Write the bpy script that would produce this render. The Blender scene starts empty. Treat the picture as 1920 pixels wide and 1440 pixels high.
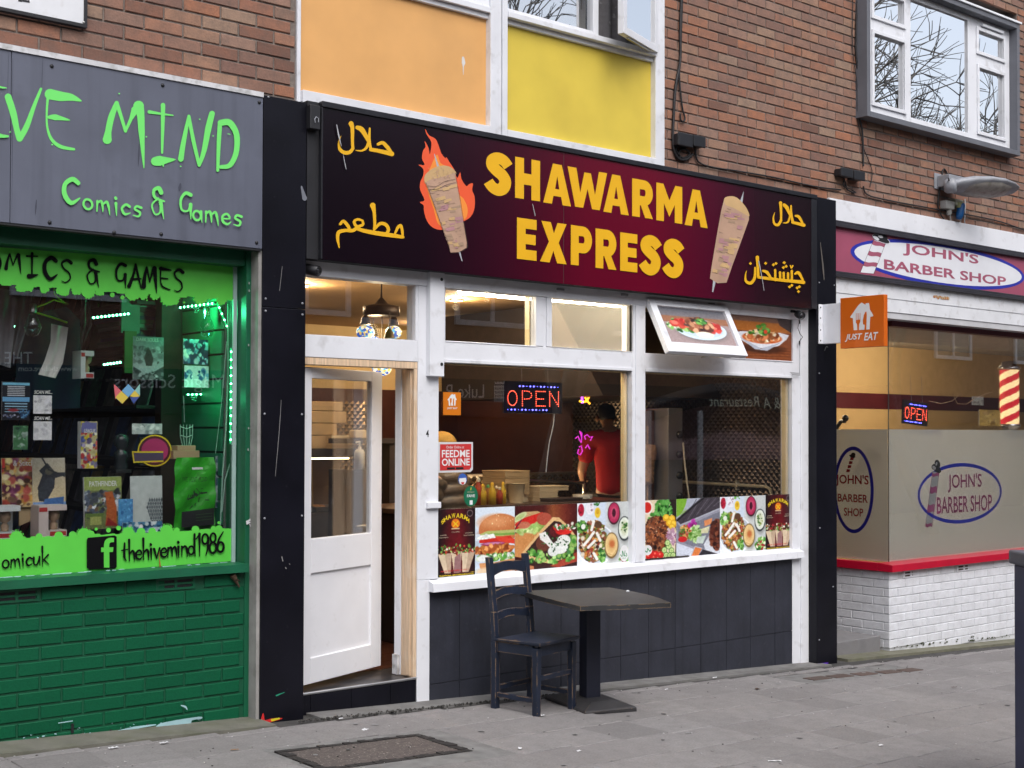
import bpy,bmesh,math,random
import numpy as np
from mathutils import Vector,Matrix
random.seed(7); RNG=np.random.default_rng(7)
sc=bpy.context.scene
COL=sc.collection
R=math.radians
# ------------------------------------------------------------------ camera
F_PX=2437.47; CY=767.195
yaw,pitch,roll=R(50.4788),R(1.0507),R(0.1509)
CAM=np.array([0.0,-6.9,1.7])
fw=np.array([math.cos(yaw)*math.cos(pitch),math.sin(yaw)*math.cos(pitch),math.sin(pitch)])
r0=np.array([math.sin(yaw),-math.cos(yaw),0.0]); u0=np.cross(r0,fw)
AX=np.array([math.cos(roll)*r0+math.sin(roll)*u0,-math.sin(roll)*r0+math.cos(roll)*u0,fw])
cam=bpy.data.cameras.new('camera'); co=bpy.data.objects.new('camera',cam); COL.objects.link(co)
cam.sensor_width=36; cam.lens=F_PX/1920*36; cam.shift_y=(CY-720)/1920
cam.clip_start=0.05; cam.clip_end=600
co.matrix_world=Matrix(((AX[0][0],AX[1][0],-fw[0],CAM[0]),(AX[0][1],AX[1][1],-fw[1],CAM[1]),(AX[0][2],AX[1][2],-fw[2],CAM[2]),(0,0,0,1)))
sc.camera=co
# ------------------------------------------------------------------ world, sun, exposure
w=bpy.data.worlds.new('World'); sc.world=w; w.use_nodes=True
nt=w.node_tree; bg=nt.nodes['Background']
sky=nt.nodes.new('ShaderNodeTexSky'); sky.sky_type='NISHITA'; sky.sun_disc=False
SUN_EL,SUN_AZ=R(52),R(200)
sky.sun_elevation=SUN_EL; sky.sun_rotation=SUN_AZ; sky.dust_density=4.0; sky.air_density=1.0
hs=nt.nodes.new('ShaderNodeHueSaturation'); hs.inputs['Saturation'].default_value=0.55
nt.links.new(sky.outputs[0],hs.inputs['Color']); nt.links.new(hs.outputs[0],bg.inputs[0])
bg.inputs[1].default_value=0.15
sl=bpy.data.lights.new('sun','SUN'); so=bpy.data.objects.new('sun',sl); COL.objects.link(so)
sl.energy=0.9; sl.angle=R(40); sl.color=(0.93,0.965,1.0)
sd=Vector((math.sin(SUN_AZ)*math.cos(SUN_EL),math.cos(SUN_AZ)*math.cos(SUN_EL),math.sin(SUN_EL)))
so.rotation_euler=sd.to_track_quat('Z','Y').to_euler()
sc.view_settings.view_transform='Standard'; sc.view_settings.look='None'
sc.view_settings.gamma=1.0; sc.view_settings.use_curve_mapping=False
sc.view_settings.exposure=0.62
sc.render.engine='CYCLES'
sc.cycles.use_denoising=True
sc.cycles.max_bounces=8; sc.cycles.transparent_max_bounces=24; sc.cycles.glossy_bounces=3
sc.cycles.diffuse_bounces=3; sc.cycles.transmission_bounces=4
sc.cycles.caustics_reflective=False; sc.cycles.caustics_refractive=False
sc.cycles.sample_clamp_indirect=6.0
# ------------------------------------------------------------------ survey: where a sight line meets a plane of the place
def surv(u,v,axis=1,val=0.0):
 d=AX.T@np.array([(u-960)/F_PX,-(v-CY)/F_PX,1.0])
 return CAM+(val-CAM[axis])/d[axis]*d
def S(u,v,y=0.0):
 p=surv(u,v,1,y); return float(p[0]),float(p[2])
def rect(u0,v0,u1,v1,y=0.0):
 a,b=S(u0,v0,y),S(u1,v1,y); return a[0],b[0],b[1],a[1]
def proj(p):
 q=AX@(np.asarray(p,float)-CAM); return 960+F_PX*q[0]/q[2],CY-F_PX*q[1]/q[2]
def gz(x):return 0.187-0.0462*x
def ground(u,v,dz=0.0):
 d=AX.T@np.array([(u-960)/F_PX,-(v-CY)/F_PX,1.0])
 t=(0.187+dz-0.0462*CAM[0]-CAM[2])/(d[2]+0.0462*d[0]); return CAM+t*d
# ------------------------------------------------------------------ objects
ORG={}
def tag(o,label,cat,group=None,kind=None):
 o['label']=label; o['category']=cat
 if group:o['group']=group
 if kind:o['kind']=kind
 return o
def thing(name,label,cat,loc,group=None):
 o=bpy.data.objects.new(name,None); COL.objects.link(o); o.empty_display_size=.1
 o.location=loc; ORG[o]=Vector(loc)
 return tag(o,label,cat,group)
def link(name,me,parent=None):
 o=bpy.data.objects.new(name,me); COL.objects.link(o)
 if parent is not None:
  o.parent=parent; o.location=-ORG.get(parent,Vector((0,0,0)))
  ORG[o]=Vector((0,0,0))
 else:ORG[o]=Vector((0,0,0))
 return o
class MB:
 def __init__(s):s.v=[]; s.f=[]; s.m=[]; s.cl={}; s.sm=[]
 def face(s,pts,m=0,c=None,sm=False):
  n=len(s.v); s.v+=[tuple(p)for p in pts]; s.f.append(tuple(range(n,n+len(pts)))); s.m.append(m); s.sm.append(sm)
  if c is not None:s.cl[len(s.f)-1]=c
  return s
 def grid(s,rows,m=0,closed=False,sm=True,c=None):
  n=len(s.v); k=len(rows[0])
  for r in rows:s.v+=[tuple(p)for p in r]
  for i in range(len(rows)-1):
   for j in range(k if closed else k-1):
    a=n+i*k+j; b=n+i*k+(j+1)%k
    s.f.append((a,b,b+k,a+k)); s.m.append(m); s.sm.append(sm)
    if c is not None:s.cl[len(s.f)-1]=c
  return s
 def box(s,x0,x1,y0,y1,z0,z1,m=0,c=None):
  P=[(x0,y0,z0),(x1,y0,z0),(x1,y1,z0),(x0,y1,z0),(x0,y0,z1),(x1,y0,z1),(x1,y1,z1),(x0,y1,z1)]
  return s.hexa(P,m,c)
 def hexa(s,P,m=0,c=None):
  n=len(s.v); s.v+=[tuple(p)for p in P]
  for f in((0,3,2,1),(4,5,6,7),(0,1,5,4),(1,2,6,5),(2,3,7,6),(3,0,4,7)):
   s.f.append(tuple(n+i for i in f)); s.m.append(m); s.sm.append(False)
   if c is not None:s.cl[len(s.f)-1]=c
  return s
 def obox(s,c,ex,ey,ez,m=0):
  c,ex,ey,ez=(np.asarray(t,float)for t in(c,ex,ey,ez))
  return s.hexa([c+a*ex+b*ey+d*ez for d in(-1,1)for a,b in((-1,-1),(1,-1),(1,1),(-1,1))],m)
 def frame(s,x0,x1,z0,z1,t,y0,y1,m=0,tb=None,tt=None):
  tb=t if tb is None else tb; tt=t if tt is None else tt
  s.box(x0,x0+t,y0,y1,z0,z1,m); s.box(x1-t,x1,y0,y1,z0,z1,m)
  s.box(x0+t,x1-t,y0,y1,z0,z0+tb,m); s.box(x0+t,x1-t,y0,y1,z1-tt,z1,m); return s
 def tube(s,pts,r,n=6,m=0,cap=True):
  pts=[np.asarray(p,float)for p in pts]; rows=[]; pu=None
  rr=r if hasattr(r,'__len__')else[r]*len(pts)
  for i,p in enumerate(pts):
   t=pts[min(i+1,len(pts)-1)]-pts[max(i-1,0)]; t=t/(np.linalg.norm(t)+1e-12)
   a=pu if pu is not None else(np.array([0,0,1.])if abs(t[2])<.9 else np.array([1.,0,0]))
   a=a-t*(a@t); a/=np.linalg.norm(a)+1e-12; b=np.cross(t,a); pu=a
   rows.append([p+rr[i]*(math.cos(2*math.pi*k/n)*a+math.sin(2*math.pi*k/n)*b)for k in range(n)])
  s.grid(rows,m,True)
  if cap:s.face(rows[0][::-1],m); s.face(rows[-1],m)
  return s
 def lathe(s,prof,c=(0,0,0),n=16,m=0,ax=None):
  c=np.asarray(c,float)
  ez=np.array([0,0,1.])if ax is None else np.asarray(ax,float)/np.linalg.norm(ax)
  ex=np.array([1.,0,0])if abs(ez[0])<.9 else np.array([0,1.,0])
  ex=ex-ez*(ex@ez); ex/=np.linalg.norm(ex); ey=np.cross(ez,ex)
  rows=[[c+ez*h+r*(math.cos(2*math.pi*k/n)*ex+math.sin(2*math.pi*k/n)*ey)for k in range(n)]for r,h in prof]
  s.grid(rows,m,True)
  if prof[0][0]>1e-4:s.face(rows[0][::-1],m)
  if prof[-1][0]>1e-4:s.face(rows[-1],m)
  return s
 def ball(s,c,r,n=10,m=0,sc_=(1,1,1)):
  rows=[]
  for i in range(n//2+1):
   a=-math.pi/2+math.pi*i/(n//2)
   rows.append([(c[0]+r*sc_[0]*max(math.cos(a),.001)*math.cos(2*math.pi*k/n),c[1]+r*sc_[1]*max(math.cos(a),.001)*math.sin(2*math.pi*k/n),c[2]+r*sc_[2]*math.sin(a))for k in range(n)])
  return s.grid(rows,m,True)
 def prism(s,pts,y0,y1,m=0):
  a=[(x,y0,z)for x,z in pts]; b=[(x,y1,z)for x,z in pts]
  s.face(a,m); s.face(b[::-1],m)
  for i in range(len(pts)):
   j=(i+1)%len(pts); s.face([a[j],a[i],b[i],b[j]],m)
  return s
 def prismx(s,pts,x0,x1,m=0):
  a=[(x0,y,z)for y,z in pts]; b=[(x1,y,z)for y,z in pts]
  s.face(a[::-1],m); s.face(b,m)
  for i in range(len(pts)):
   j=(i+1)%len(pts); s.face([a[i],a[j],b[j],b[i]],m)
  return s
 def mesh(s,name,mats,colname='Col'):
  me=bpy.data.meshes.new(name); me.from_pydata(s.v,[],s.f)
  for mt in(mats if isinstance(mats,(list,tuple))else[mats]):me.materials.append(mt)
  me.polygons.foreach_set('material_index',s.m); me.polygons.foreach_set('use_smooth',s.sm)
  if s.cl:
   at=me.color_attributes.new(colname,'FLOAT_COLOR','CORNER')
   arr=np.ones((len(me.loops),4),np.float32)
   for p in me.polygons:
    if p.index in s.cl:
     for li in p.loop_indices:arr[li,:3]=s.cl[p.index]
   at.data.foreach_set('color',arr.ravel())
  me.update(); return me
 def build(s,name,mats,parent=None,bevel=0,label=None):
  o=link(name,s.mesh(name,mats),parent)
  if bevel:
   md=o.modifiers.new('bevel','BEVEL'); md.width=bevel; md.segments=2; md.limit_method='ANGLE'
  if label:o['label']=label
  return o
# ------------------------------------------------------------------ materials
MATS={}
def lin(r,g,b):
 return tuple((c/12.92 if c<=.04045 else((c+.055)/1.055)**2.4)for c in(r/255,g/255,b/255))
def mat(name,col,rough=.6,metal=0.,var=.12,ns=6.,bump=0.,bs=120.,spec=.5,dirt=None,streak=0.,coat=0.,emit=None,es=0.,stretch=None):
 if name in MATS:return MATS[name]
 m=bpy.data.materials.new(name); m.use_nodes=True; t=m.node_tree; N,L=t.nodes,t.links
 b=N['Principled BSDF']; b.inputs['Roughness'].default_value=rough; b.inputs['Metallic'].default_value=metal
 b.inputs['Specular IOR Level'].default_value=spec; b.inputs['Coat Weight'].default_value=coat
 g=N.new('ShaderNodeNewGeometry'); pos=g.outputs['Position']
 def noise(scale,detail=4,st=None):
  n=N.new('ShaderNodeTexNoise'); n.inputs['Scale'].default_value=scale; n.inputs['Detail'].default_value=detail
  if st:
   mp=N.new('ShaderNodeVectorMath'); mp.operation='MULTIPLY'; mp.inputs[1].default_value=st
   L.new(pos,mp.inputs[0]); L.new(mp.outputs[0],n.inputs['Vector'])
  else:L.new(pos,n.inputs['Vector'])
  return n.outputs['Fac']
 def mix(f,a,c):
  x=N.new('ShaderNodeMix'); x.data_type='RGBA'
  for k,val in((0,f),(6,a),(7,c)):
   if hasattr(val,'is_linked'):L.new(val,x.inputs[k])
   else:x.inputs[k].default_value=val if k==0 else(*val,1)
  return x.outputs[2]
 def ramp(f,a,c):
  r=N.new('ShaderNodeMapRange'); r.inputs[1].default_value=a; r.inputs[2].default_value=c; L.new(f,r.inputs[0]); return r.outputs[0]
 c=tuple(col)
 lo=tuple(x*(1-var)for x in c); hi=tuple(min(1,x*(1+var))for x in c)
 out=mix(ramp(noise(ns,5,stretch),.3,.7),lo,hi)
 if streak:
  f=ramp(noise(14,3,(1,1,.06)),.5,.78); mm=N.new('ShaderNodeMath'); mm.operation='MULTIPLY'; mm.inputs[1].default_value=streak
  L.new(f,mm.inputs[0]); out=mix(mm.outputs[0],out,tuple(x*.35 for x in c))
 if dirt:
  dc,am,dsc,a,e=dirt
  f=ramp(noise(dsc,7),a,e); mm=N.new('ShaderNodeMath'); mm.operation='MULTIPLY'; mm.inputs[1].default_value=am
  L.new(f,mm.inputs[0]); out=mix(mm.outputs[0],out,dc)
 L.new(out,b.inputs['Base Color'])
 if bump:
  bp=N.new('ShaderNodeBump'); bp.inputs['Strength'].default_value=bump; bp.inputs['Distance'].default_value=.01
  L.new(noise(bs,6),bp.inputs['Height']); L.new(bp.outputs[0],b.inputs['Normal'])
 if emit:b.inputs['Emission Color'].default_value=(*emit,1); b.inputs['Emission Strength'].default_value=es
 MATS[name]=m; return m
def emis(name,col,s,sample=False):
 if name in MATS:return MATS[name]
 m=bpy.data.materials.new(name); m.use_nodes=True; b=m.node_tree.nodes['Principled BSDF']
 b.inputs['Base Color'].default_value=(*[min(1,c)for c in col],1); b.inputs['Emission Color'].default_value=(*col,1); b.inputs['Emission Strength'].default_value=s
 if not sample:m.cycles.emission_sampling='NONE'
 MATS[name]=m; return m
def printed(name,rough=.5,emit=0.,spec=.5):
 if name in MATS:return MATS[name]
 m=bpy.data.materials.new(name); m.use_nodes=True; t=m.node_tree; b=t.nodes['Principled BSDF']
 a=t.nodes.new('ShaderNodeAttribute'); a.attribute_name='Col'
 t.links.new(a.outputs['Color'],b.inputs['Base Color']); b.inputs['Roughness'].default_value=rough; b.inputs['Specular IOR Level'].default_value=spec
 if emit:t.links.new(a.outputs['Color'],b.inputs['Emission Color']); b.inputs['Emission Strength'].default_value=emit
 MATS[name]=m; return m
def glass(name,gain=1.0,tint=(.985,.995,.99),dust=0.0,rough=0.0,wave=0.0):
 m=bpy.data.materials.new(name); m.use_nodes=True; t=m.node_tree; N,L=t.nodes,t.links
 N.remove(N['Principled BSDF']); o=N['Material Output']
 lw=N.new('ShaderNodeLayerWeight'); lw.inputs['Blend'].default_value=.5
 p=N.new('ShaderNodeMath'); p.operation='POWER'; p.inputs[1].default_value=4.0; L.new(lw.outputs['Facing'],p.inputs[0])
 q=N.new('ShaderNodeMath'); q.operation='MULTIPLY_ADD'; q.inputs[1].default_value=.9*gain; q.inputs[2].default_value=.045*gain; q.use_clamp=True; L.new(p.outputs[0],q.inputs[0])
 tr=N.new('ShaderNodeBsdfTransparent'); tr.inputs[0].default_value=(*tint,1)
 gl=N.new('ShaderNodeBsdfGlossy'); gl.inputs['Roughness'].default_value=rough; gl.inputs[0].default_value=(1,1,1,1)
 if wave:
  n=N.new('ShaderNodeTexNoise'); n.inputs['Scale'].default_value=1.6; n.inputs['Detail'].default_value=1
  ge=N.new('ShaderNodeNewGeometry'); L.new(ge.outputs['Position'],n.inputs['Vector'])
  bp=N.new('ShaderNodeBump'); bp.inputs['Strength'].default_value=1; bp.inputs['Distance'].default_value=wave
  L.new(n.outputs['Fac'],bp.inputs['Height']); L.new(bp.outputs[0],gl.inputs['Normal'])
 mx=N.new('ShaderNodeMixShader'); L.new(q.outputs[0],mx.inputs[0]); L.new(tr.outputs[0],mx.inputs[1]); L.new(gl.outputs[0],mx.inputs[2])
 last=mx.outputs[0]
 if dust:
  df=N.new('ShaderNodeBsdfDiffuse'); df.inputs[0].default_value=(.7,.68,.62,1)
  tl=N.new('ShaderNodeBsdfTranslucent'); tl.inputs[0].default_value=(.7,.68,.62,1)
  ad=N.new('ShaderNodeMixShader'); ad.inputs[0].default_value=.5; L.new(df.outputs[0],ad.inputs[1]); L.new(tl.outputs[0],ad.inputs[2])
  n=N.new('ShaderNodeTexNoise'); n.inputs['Scale'].default_value=160; n.inputs['Detail'].default_value=8
  ge=N.new('ShaderNodeNewGeometry'); L.new(ge.outputs['Position'],n.inputs['Vector'])
  mr=N.new('ShaderNodeMapRange'); mr.inputs[1].default_value=.2; mr.inputs[2].default_value=.8; mr.inputs[3].default_value=dust*.5; mr.inputs[4].default_value=dust*1.6; L.new(n.outputs['Fac'],mr.inputs[0])
  m2=N.new('ShaderNodeMixShader'); L.new(mr.outputs[0],m2.inputs[0]); L.new(last,m2.inputs[1]); L.new(ad.outputs[0],m2.inputs[2]); last=m2.outputs[0]
 L.new(last,o.inputs[0]); MATS[name]=m; return m
def frosted(name,col,amount):
 m=bpy.data.materials.new(name); m.use_nodes=True; t=m.node_tree; N,L=t.nodes,t.links
 N.remove(N['Principled BSDF']); o=N['Material Output']
 d=N.new('ShaderNodeBsdfDiffuse'); d.inputs[0].default_value=(*col,1)
 tl=N.new('ShaderNodeBsdfTranslucent'); tl.inputs[0].default_value=(*col,1)
 tr=N.new('ShaderNodeBsdfRefraction'); tr.inputs['Color'].default_value=(.9,.92,.92,1); tr.inputs['Roughness'].default_value=.55; tr.inputs['IOR'].default_value=1.12
 gl=N.new('ShaderNodeBsdfGlossy'); gl.inputs['Roughness'].default_value=.05
 a=N.new('ShaderNodeMixShader'); a.inputs[0].default_value=.45; L.new(d.outputs[0],a.inputs[1]); L.new(tl.outputs[0],a.inputs[2])
 b=N.new('ShaderNodeMixShader'); b.inputs[0].default_value=amount; L.new(tr.outputs[0],b.inputs[1]); L.new(a.outputs[0],b.inputs[2])
 lw=N.new('ShaderNodeLayerWeight'); p=N.new('ShaderNodeMath'); p.operation='POWER'; p.inputs[1].default_value=4; L.new(lw.outputs['Facing'],p.inputs[0])
 q=N.new('ShaderNodeMath'); q.operation='MULTIPLY_ADD'; q.inputs[1].default_value=.9; q.inputs[2].default_value=.05; L.new(p.outputs[0],q.inputs[0])
 c=N.new('ShaderNodeMixShader'); L.new(q.outputs[0],c.inputs[0]); L.new(b.outputs[0],c.inputs[1]); L.new(gl.outputs[0],c.inputs[2])
 L.new(c.outputs[0],o.inputs[0]); MATS[name]=m; return m
def brick_mat(name,cols,attr=None,rough=.85,bump=.5,dirtc=(.09,.075,.065),paint=None,coat=0,spec=.5,ov=.35):
 m=bpy.data.materials.new(name); m.use_nodes=True; t=m.node_tree; N,L=t.nodes,t.links; b=N['Principled BSDF']
 if attr:
  a=N.new('ShaderNodeAttribute'); a.attribute_name=attr; f=a.outputs['Fac']
 else:
  a=N.new('ShaderNodeObjectInfo'); f=a.outputs['Random']
 r=N.new('ShaderNodeValToRGB'); e=r.color_ramp.elements; r.color_ramp.interpolation='LINEAR'
 while len(e)<len(cols):e.new(.5)
 for i,c in enumerate(cols):e[i].position=i/(len(cols)-1); e[i].color=(*c,1)
 L.new(f,r.inputs[0])
 g=N.new('ShaderNodeNewGeometry')
 n=N.new('ShaderNodeTexNoise'); n.inputs['Scale'].default_value=11; n.inputs['Detail'].default_value=8; n.inputs['Roughness'].default_value=.65; L.new(g.outputs['Position'],n.inputs['Vector'])
 mr=N.new('ShaderNodeMapRange'); mr.inputs[1].default_value=.38; mr.inputs[2].default_value=.75; mr.inputs[4].default_value=.6; L.new(n.outputs['Fac'],mr.inputs[0])
 x=N.new('ShaderNodeMix'); x.data_type='RGBA'; L.new(mr.outputs[0],x.inputs[0]); L.new(r.outputs[0],x.inputs[6]); x.inputs[7].default_value=(*dirtc,1)
 n2=N.new('ShaderNodeTexNoise'); n2.inputs['Scale'].default_value=90; n2.inputs['Detail'].default_value=5; L.new(g.outputs['Position'],n2.inputs['Vector'])
 x2=N.new('ShaderNodeMix'); x2.data_type='RGBA'; x2.blend_type='OVERLAY'; x2.inputs[0].default_value=ov; L.new(x.outputs[2],x2.inputs[6]); L.new(n2.outputs['Color'],x2.inputs[7])
 bw=N.new('ShaderNodeRGBToBW'); L.new(n2.outputs['Color'],bw.inputs[0]); L.new(bw.outputs[0],x2.inputs[7])
 L.new(x2.outputs[2],b.inputs['Base Color']); b.inputs['Roughness'].default_value=rough; b.inputs['Coat Weight'].default_value=coat; b.inputs['Specular IOR Level'].default_value=spec
 bp=N.new('ShaderNodeBump'); bp.inputs['Strength'].default_value=bump; bp.inputs['Distance'].default_value=.004; L.new(n2.outputs['Fac'],bp.inputs['Height']); L.new(bp.outputs[0],b.inputs['Normal'])
 MATS[name]=m; return m
GRIME=(.06,.05,.045)
WHITE=mat('white_paint',(.75,.76,.80),.45,var=.05,ns=3,bump=.08,bs=40,dirt=((.30,.28,.26),.5,9,.58,.82))
CREAM=mat('cream_paint',(.75,.62,.36),.55,var=.06)
PINE=mat('raw_pine',(.66,.48,.32),.6,var=.22,ns=7,stretch=(14,14,.8),bump=.15,bs=60,dirt=((.75,.68,.58),.5,7,.55,.75))
BLACK=mat('black_gloss_paint',(.006,.006,.010),.32,var=.3,ns=3,bump=.02,bs=9,dirt=((.04,.04,.05),.45,30,.64,.8),spec=.22)
BLACKM=mat('black_matt',(.012,.012,.015),.55,var=.3)
SLATE=mat('slate_grey_cladding',(.026,.028,.040),.5,var=.22,ns=5,bump=.2,bs=30,streak=.5,dirt=((.09,.09,.10),.3,25,.6,.8))
HGREEN=mat('dark_green_paint',(.004,.092,.042),.42,var=.15,ns=5,bump=.12,bs=40,dirt=((.02,.05,.03),.5,20,.58,.8))
LIME=mat('lime_vinyl',(.10,.56,.06),.45,var=.06)
LIMET=mat('lime_lettering',(.16,.75,.15),.5,var=.02)
HGREY=mat('grey_sign_sheet',(.105,.115,.155),.5,var=.12,ns=3,streak=.35,dirt=((.05,.055,.07),.4,6,.6,.8))
YEL=mat('yellow_vinyl',(.78,.42,.006),.45,var=.03)
ORANGEP=mat('orange_panel',(.70,.37,.125),.6,var=.07,ns=3,dirt=((.55,.32,.14),.25,2.5,.5,.9))
YELLOWP=mat('yellow_panel',(.66,.50,.06),.6,var=.07,ns=3,dirt=((.50,.33,.04),.35,2,.5,.9))
MORTAR=mat('mortar',(.19,.155,.135),.95,var=.2,ns=20,bump=.4,bs=200,dirt=((.08,.075,.07),.6,9,.5,.75))
MORTARG=mat('green_painted_joint',(.005,.082,.038),.5,var=.15)
MORTARW=mat('white_painted_joint',(.60,.61,.63),.7,var=.12,dirt=((.14,.14,.11),.5,9,.56,.78))
CONC=mat('concrete',(.15,.145,.12),.9,var=.2,ns=8,bump=.4,bs=150,dirt=((.09,.10,.05),.6,6,.45,.75))
GREYW=mat('grey_window_box',(.13,.135,.155),.6,var=.1,bump=.05)
GREYM=mat('grey_painted_metal',(.27,.28,.31),.45,var=.12,ns=10,dirt=((.2,.19,.18),.5,12,.5,.75))
STEEL=mat('steel',(.55,.54,.52),.28,metal=1.,var=.1)
NAVYM=mat('navy_cabinet_paint',(.022,.030,.085),.5,var=.15,ns=8,bump=.05)
NAVYT=mat('navy_cabinet_top',(.075,.08,.11),.5,var=.15,ns=8,bump=.05)
REDS=mat('red_gloss_paint',(.47,.006,.03),.3,var=.08)
MAROON=mat('maroon_paint',(.075,.006,.016),.45,var=.1)
CABLE=mat('black_cable',(.015,.013,.014),.6)
BLACKV=mat('black_vinyl',(.003,.003,.004),.6,spec=.12)
RUBBER=mat('black_plastic',(.014,.014,.017),.4)
PRINT=printed('printed_paper',.45)
PRINTG=printed('printed_vinyl',.4)
TIMEGLASS=glass('shop_glass',3.0)
DUSTGLASS=glass('dirty_shop_glass',1.0,dust=.16)
UPGLASS=glass('upper_window_glass',13.0,tint=(.55,.57,.58),wave=.0007)
REDBR=[(.16,.075,.052),(.29,.13,.082),(.28,.15,.105),(.23,.125,.092),(.34,.14,.076),(.295,.175,.128),(.20,.10,.075),(.31,.20,.14),(.315,.16,.10)]
BR_OBJ=brick_mat('red_brick',REDBR); BR_ATT=brick_mat('red_brick_far',REDBR,'rnd')
GRB=[(.002,.076,.032),(.003,.092,.039),(.002,.084,.035)]
BRG=brick_mat('green_painted_brick',GRB,rough=.55,bump=.25,dirtc=(.003,.075,.036),spec=.2)
WHB=[(.70,.71,.75),(.75,.76,.80),(.72,.73,.77)]
BRW=brick_mat('white_painted_brick',WHB,rough=.6,bump=.25,dirtc=(.50,.50,.52))
SLABC=[(.185,.174,.171),(.222,.209,.206),(.243,.230,.226),(.20,.188,.185),(.232,.219,.217)]
SLAB=brick_mat('concrete_slab',SLABC,ov=.45,rough=.9,bump=.5,dirtc=(.150,.140,.138)); SLABA=brick_mat('concrete_slab_far',SLABC,'rnd',ov=.45,rough=.9,bump=.5,dirtc=(.150,.140,.138))
# ------------------------------------------------------------------ flat lettering and print
def ribbon_px(pts,wid,n=5,cap=True):
 """brush stroke: smooth centre line with widths -> list of outline quads/caps in drawing units"""
 P=[np.array(p,float)for p in pts]; W_=list(wid)if hasattr(wid,'__len__')else[wid]*len(P)
 if len(P)>2:
  Q=[]; V=[]
  for i in range(len(P)-1):
   p0,p1,p2,p3=P[max(i-1,0)],P[i],P[i+1],P[min(i+2,len(P)-1)]
   for k in range(n):
    t=k/n; Q.append(.5*((2*p1)+(-p0+p2)*t+(2*p0-5*p1+4*p2-p3)*t*t+(-p0+3*p1-3*p2+p3)*t**3)); V.append(W_[i]*(1-t)+W_[i+1]*t)
  Q.append(P[-1]); V.append(W_[-1])
 else:Q,V=P,W_
 Lf,Rt=[],[]
 for i,q in enumerate(Q):
  t=Q[min(i+1,len(Q)-1)]-Q[max(i-1,0)]; t=t/(np.linalg.norm(t)+1e-9); nn=np.array([-t[1],t[0]])
  Lf.append(q+nn*V[i]/2); Rt.append(q-nn*V[i]/2)
 out=[[Lf[i],Rt[i],Rt[i+1],Lf[i+1]]for i in range(len(Q)-1)]
 if cap:
  for q,a,w_,s in((Q[0],Q[1]-Q[0],V[0],-1),(Q[-1],Q[-1]-Q[-2],V[-1],1)):
   ang=math.atan2(a[1],a[0])+(math.pi if s<0 else 0)
   out.append([q+w_/2*np.array([math.cos(ang-math.pi/2+math.pi*k/6),math.sin(ang-math.pi/2+math.pi*k/6)])for k in range(7)])
 return out
class Flat:
 """shapes lying on a plane; fn maps drawing coordinates to the plane, nrm points to the viewer"""
 def __init__(s,fn,nrm=(0,-1,0),off=.0008,step=.00025):
  s.fn=fn; s.n=np.array(nrm,float); s.o=off; s.st=step; s.mb=MB()
 def add(s,polys,m=0,c=None):
  d=s.n*s.o; s.o+=s.st
  for p in polys:s.mb.face([np.asarray(s.fn(*q))+d for q in p],m,c); d=d+s.n*6e-6
  return s
 def stroke(s,pts,wid,m=0,c=None,cap=True):return s.add(ribbon_px(pts,wid,cap=cap),m,c)
 def ell(s,cx,cy,rx,ry,m=0,c=None,rot=0,n=28,a0=0,a1=2*math.pi):
  cr,sr=math.cos(rot),math.sin(rot)
  return s.add([[(cx+rx*math.cos(a)*cr-ry*math.sin(a)*sr,cy+rx*math.cos(a)*sr+ry*math.sin(a)*cr)for a in np.linspace(a0,a1,n,endpoint=a1-a0<6.28)]],m,c)
 def ring(s,cx,cy,rx,ry,w_,m=0,c=None,n=48,clamp=None,a0=0,a1=2*math.pi,wy=None):
  wy=w_ if wy is None else wy; A=np.linspace(a0,a1,n); out=[]
  cl=clamp or(lambda p:p)
  for a,b in zip(A[:-1],A[1:]):
   out.append([cl((cx+(rx-k*w_)*math.cos(t),cy+(ry-k*wy)*math.sin(t)))for t,k in((a,0),(b,0),(b,1),(a,1))])
  return s.add(out,m,c)
 def text(s,st,x0,y0,x1,y1,m=0,c=None,bold=0.,shear=0.,fit=True):
  V,T=text_tris(st,bold,shear)
  return s.add([[(x0+(x1-x0)*V[i][0],y0+(y1-y0)*V[i][1])for i in t]for t in T],m,c)
 def poly(s,pts,m=0,c=None):return s.add([list(pts)],m,c)
 def build(s,name,mats,parent=None,label=None):return s.mb.build(name,mats,parent,label=label)
 def flush(s,name,mats,parent=None):
  if s.mb.f:s.mb.build(name,mats,parent)
  s.mb=MB()
TXT={}
def text_tris(st,bold=0.,shear=0.):
 key=(st,bold,shear)
 if key in TXT:return TXT[key]
 cu=bpy.data.curves.new('lettering','FONT'); cu.body=st; cu.resolution_u=3; cu.offset=bold; cu.shear=shear; cu.fill_mode='FRONT'
 ob=bpy.data.objects.new('lettering',cu); COL.objects.link(ob)
 dg=bpy.context.evaluated_depsgraph_get(); me=ob.evaluated_get(dg).to_mesh()
 V=np.array([v.co[:2]for v in me.vertices]); me.calc_loop_triangles(); T=[tuple(t.vertices)for t in me.loop_triangles]
 ob.evaluated_get(dg).to_mesh_clear(); bpy.data.objects.remove(ob); bpy.data.curves.remove(cu)
 mn,mx=V.min(0),V.max(0); V=(V-mn)/(mx-mn); V[:,1]=1-V[:,1]
 TXT[key]=(V,T); return TXT[key]
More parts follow.
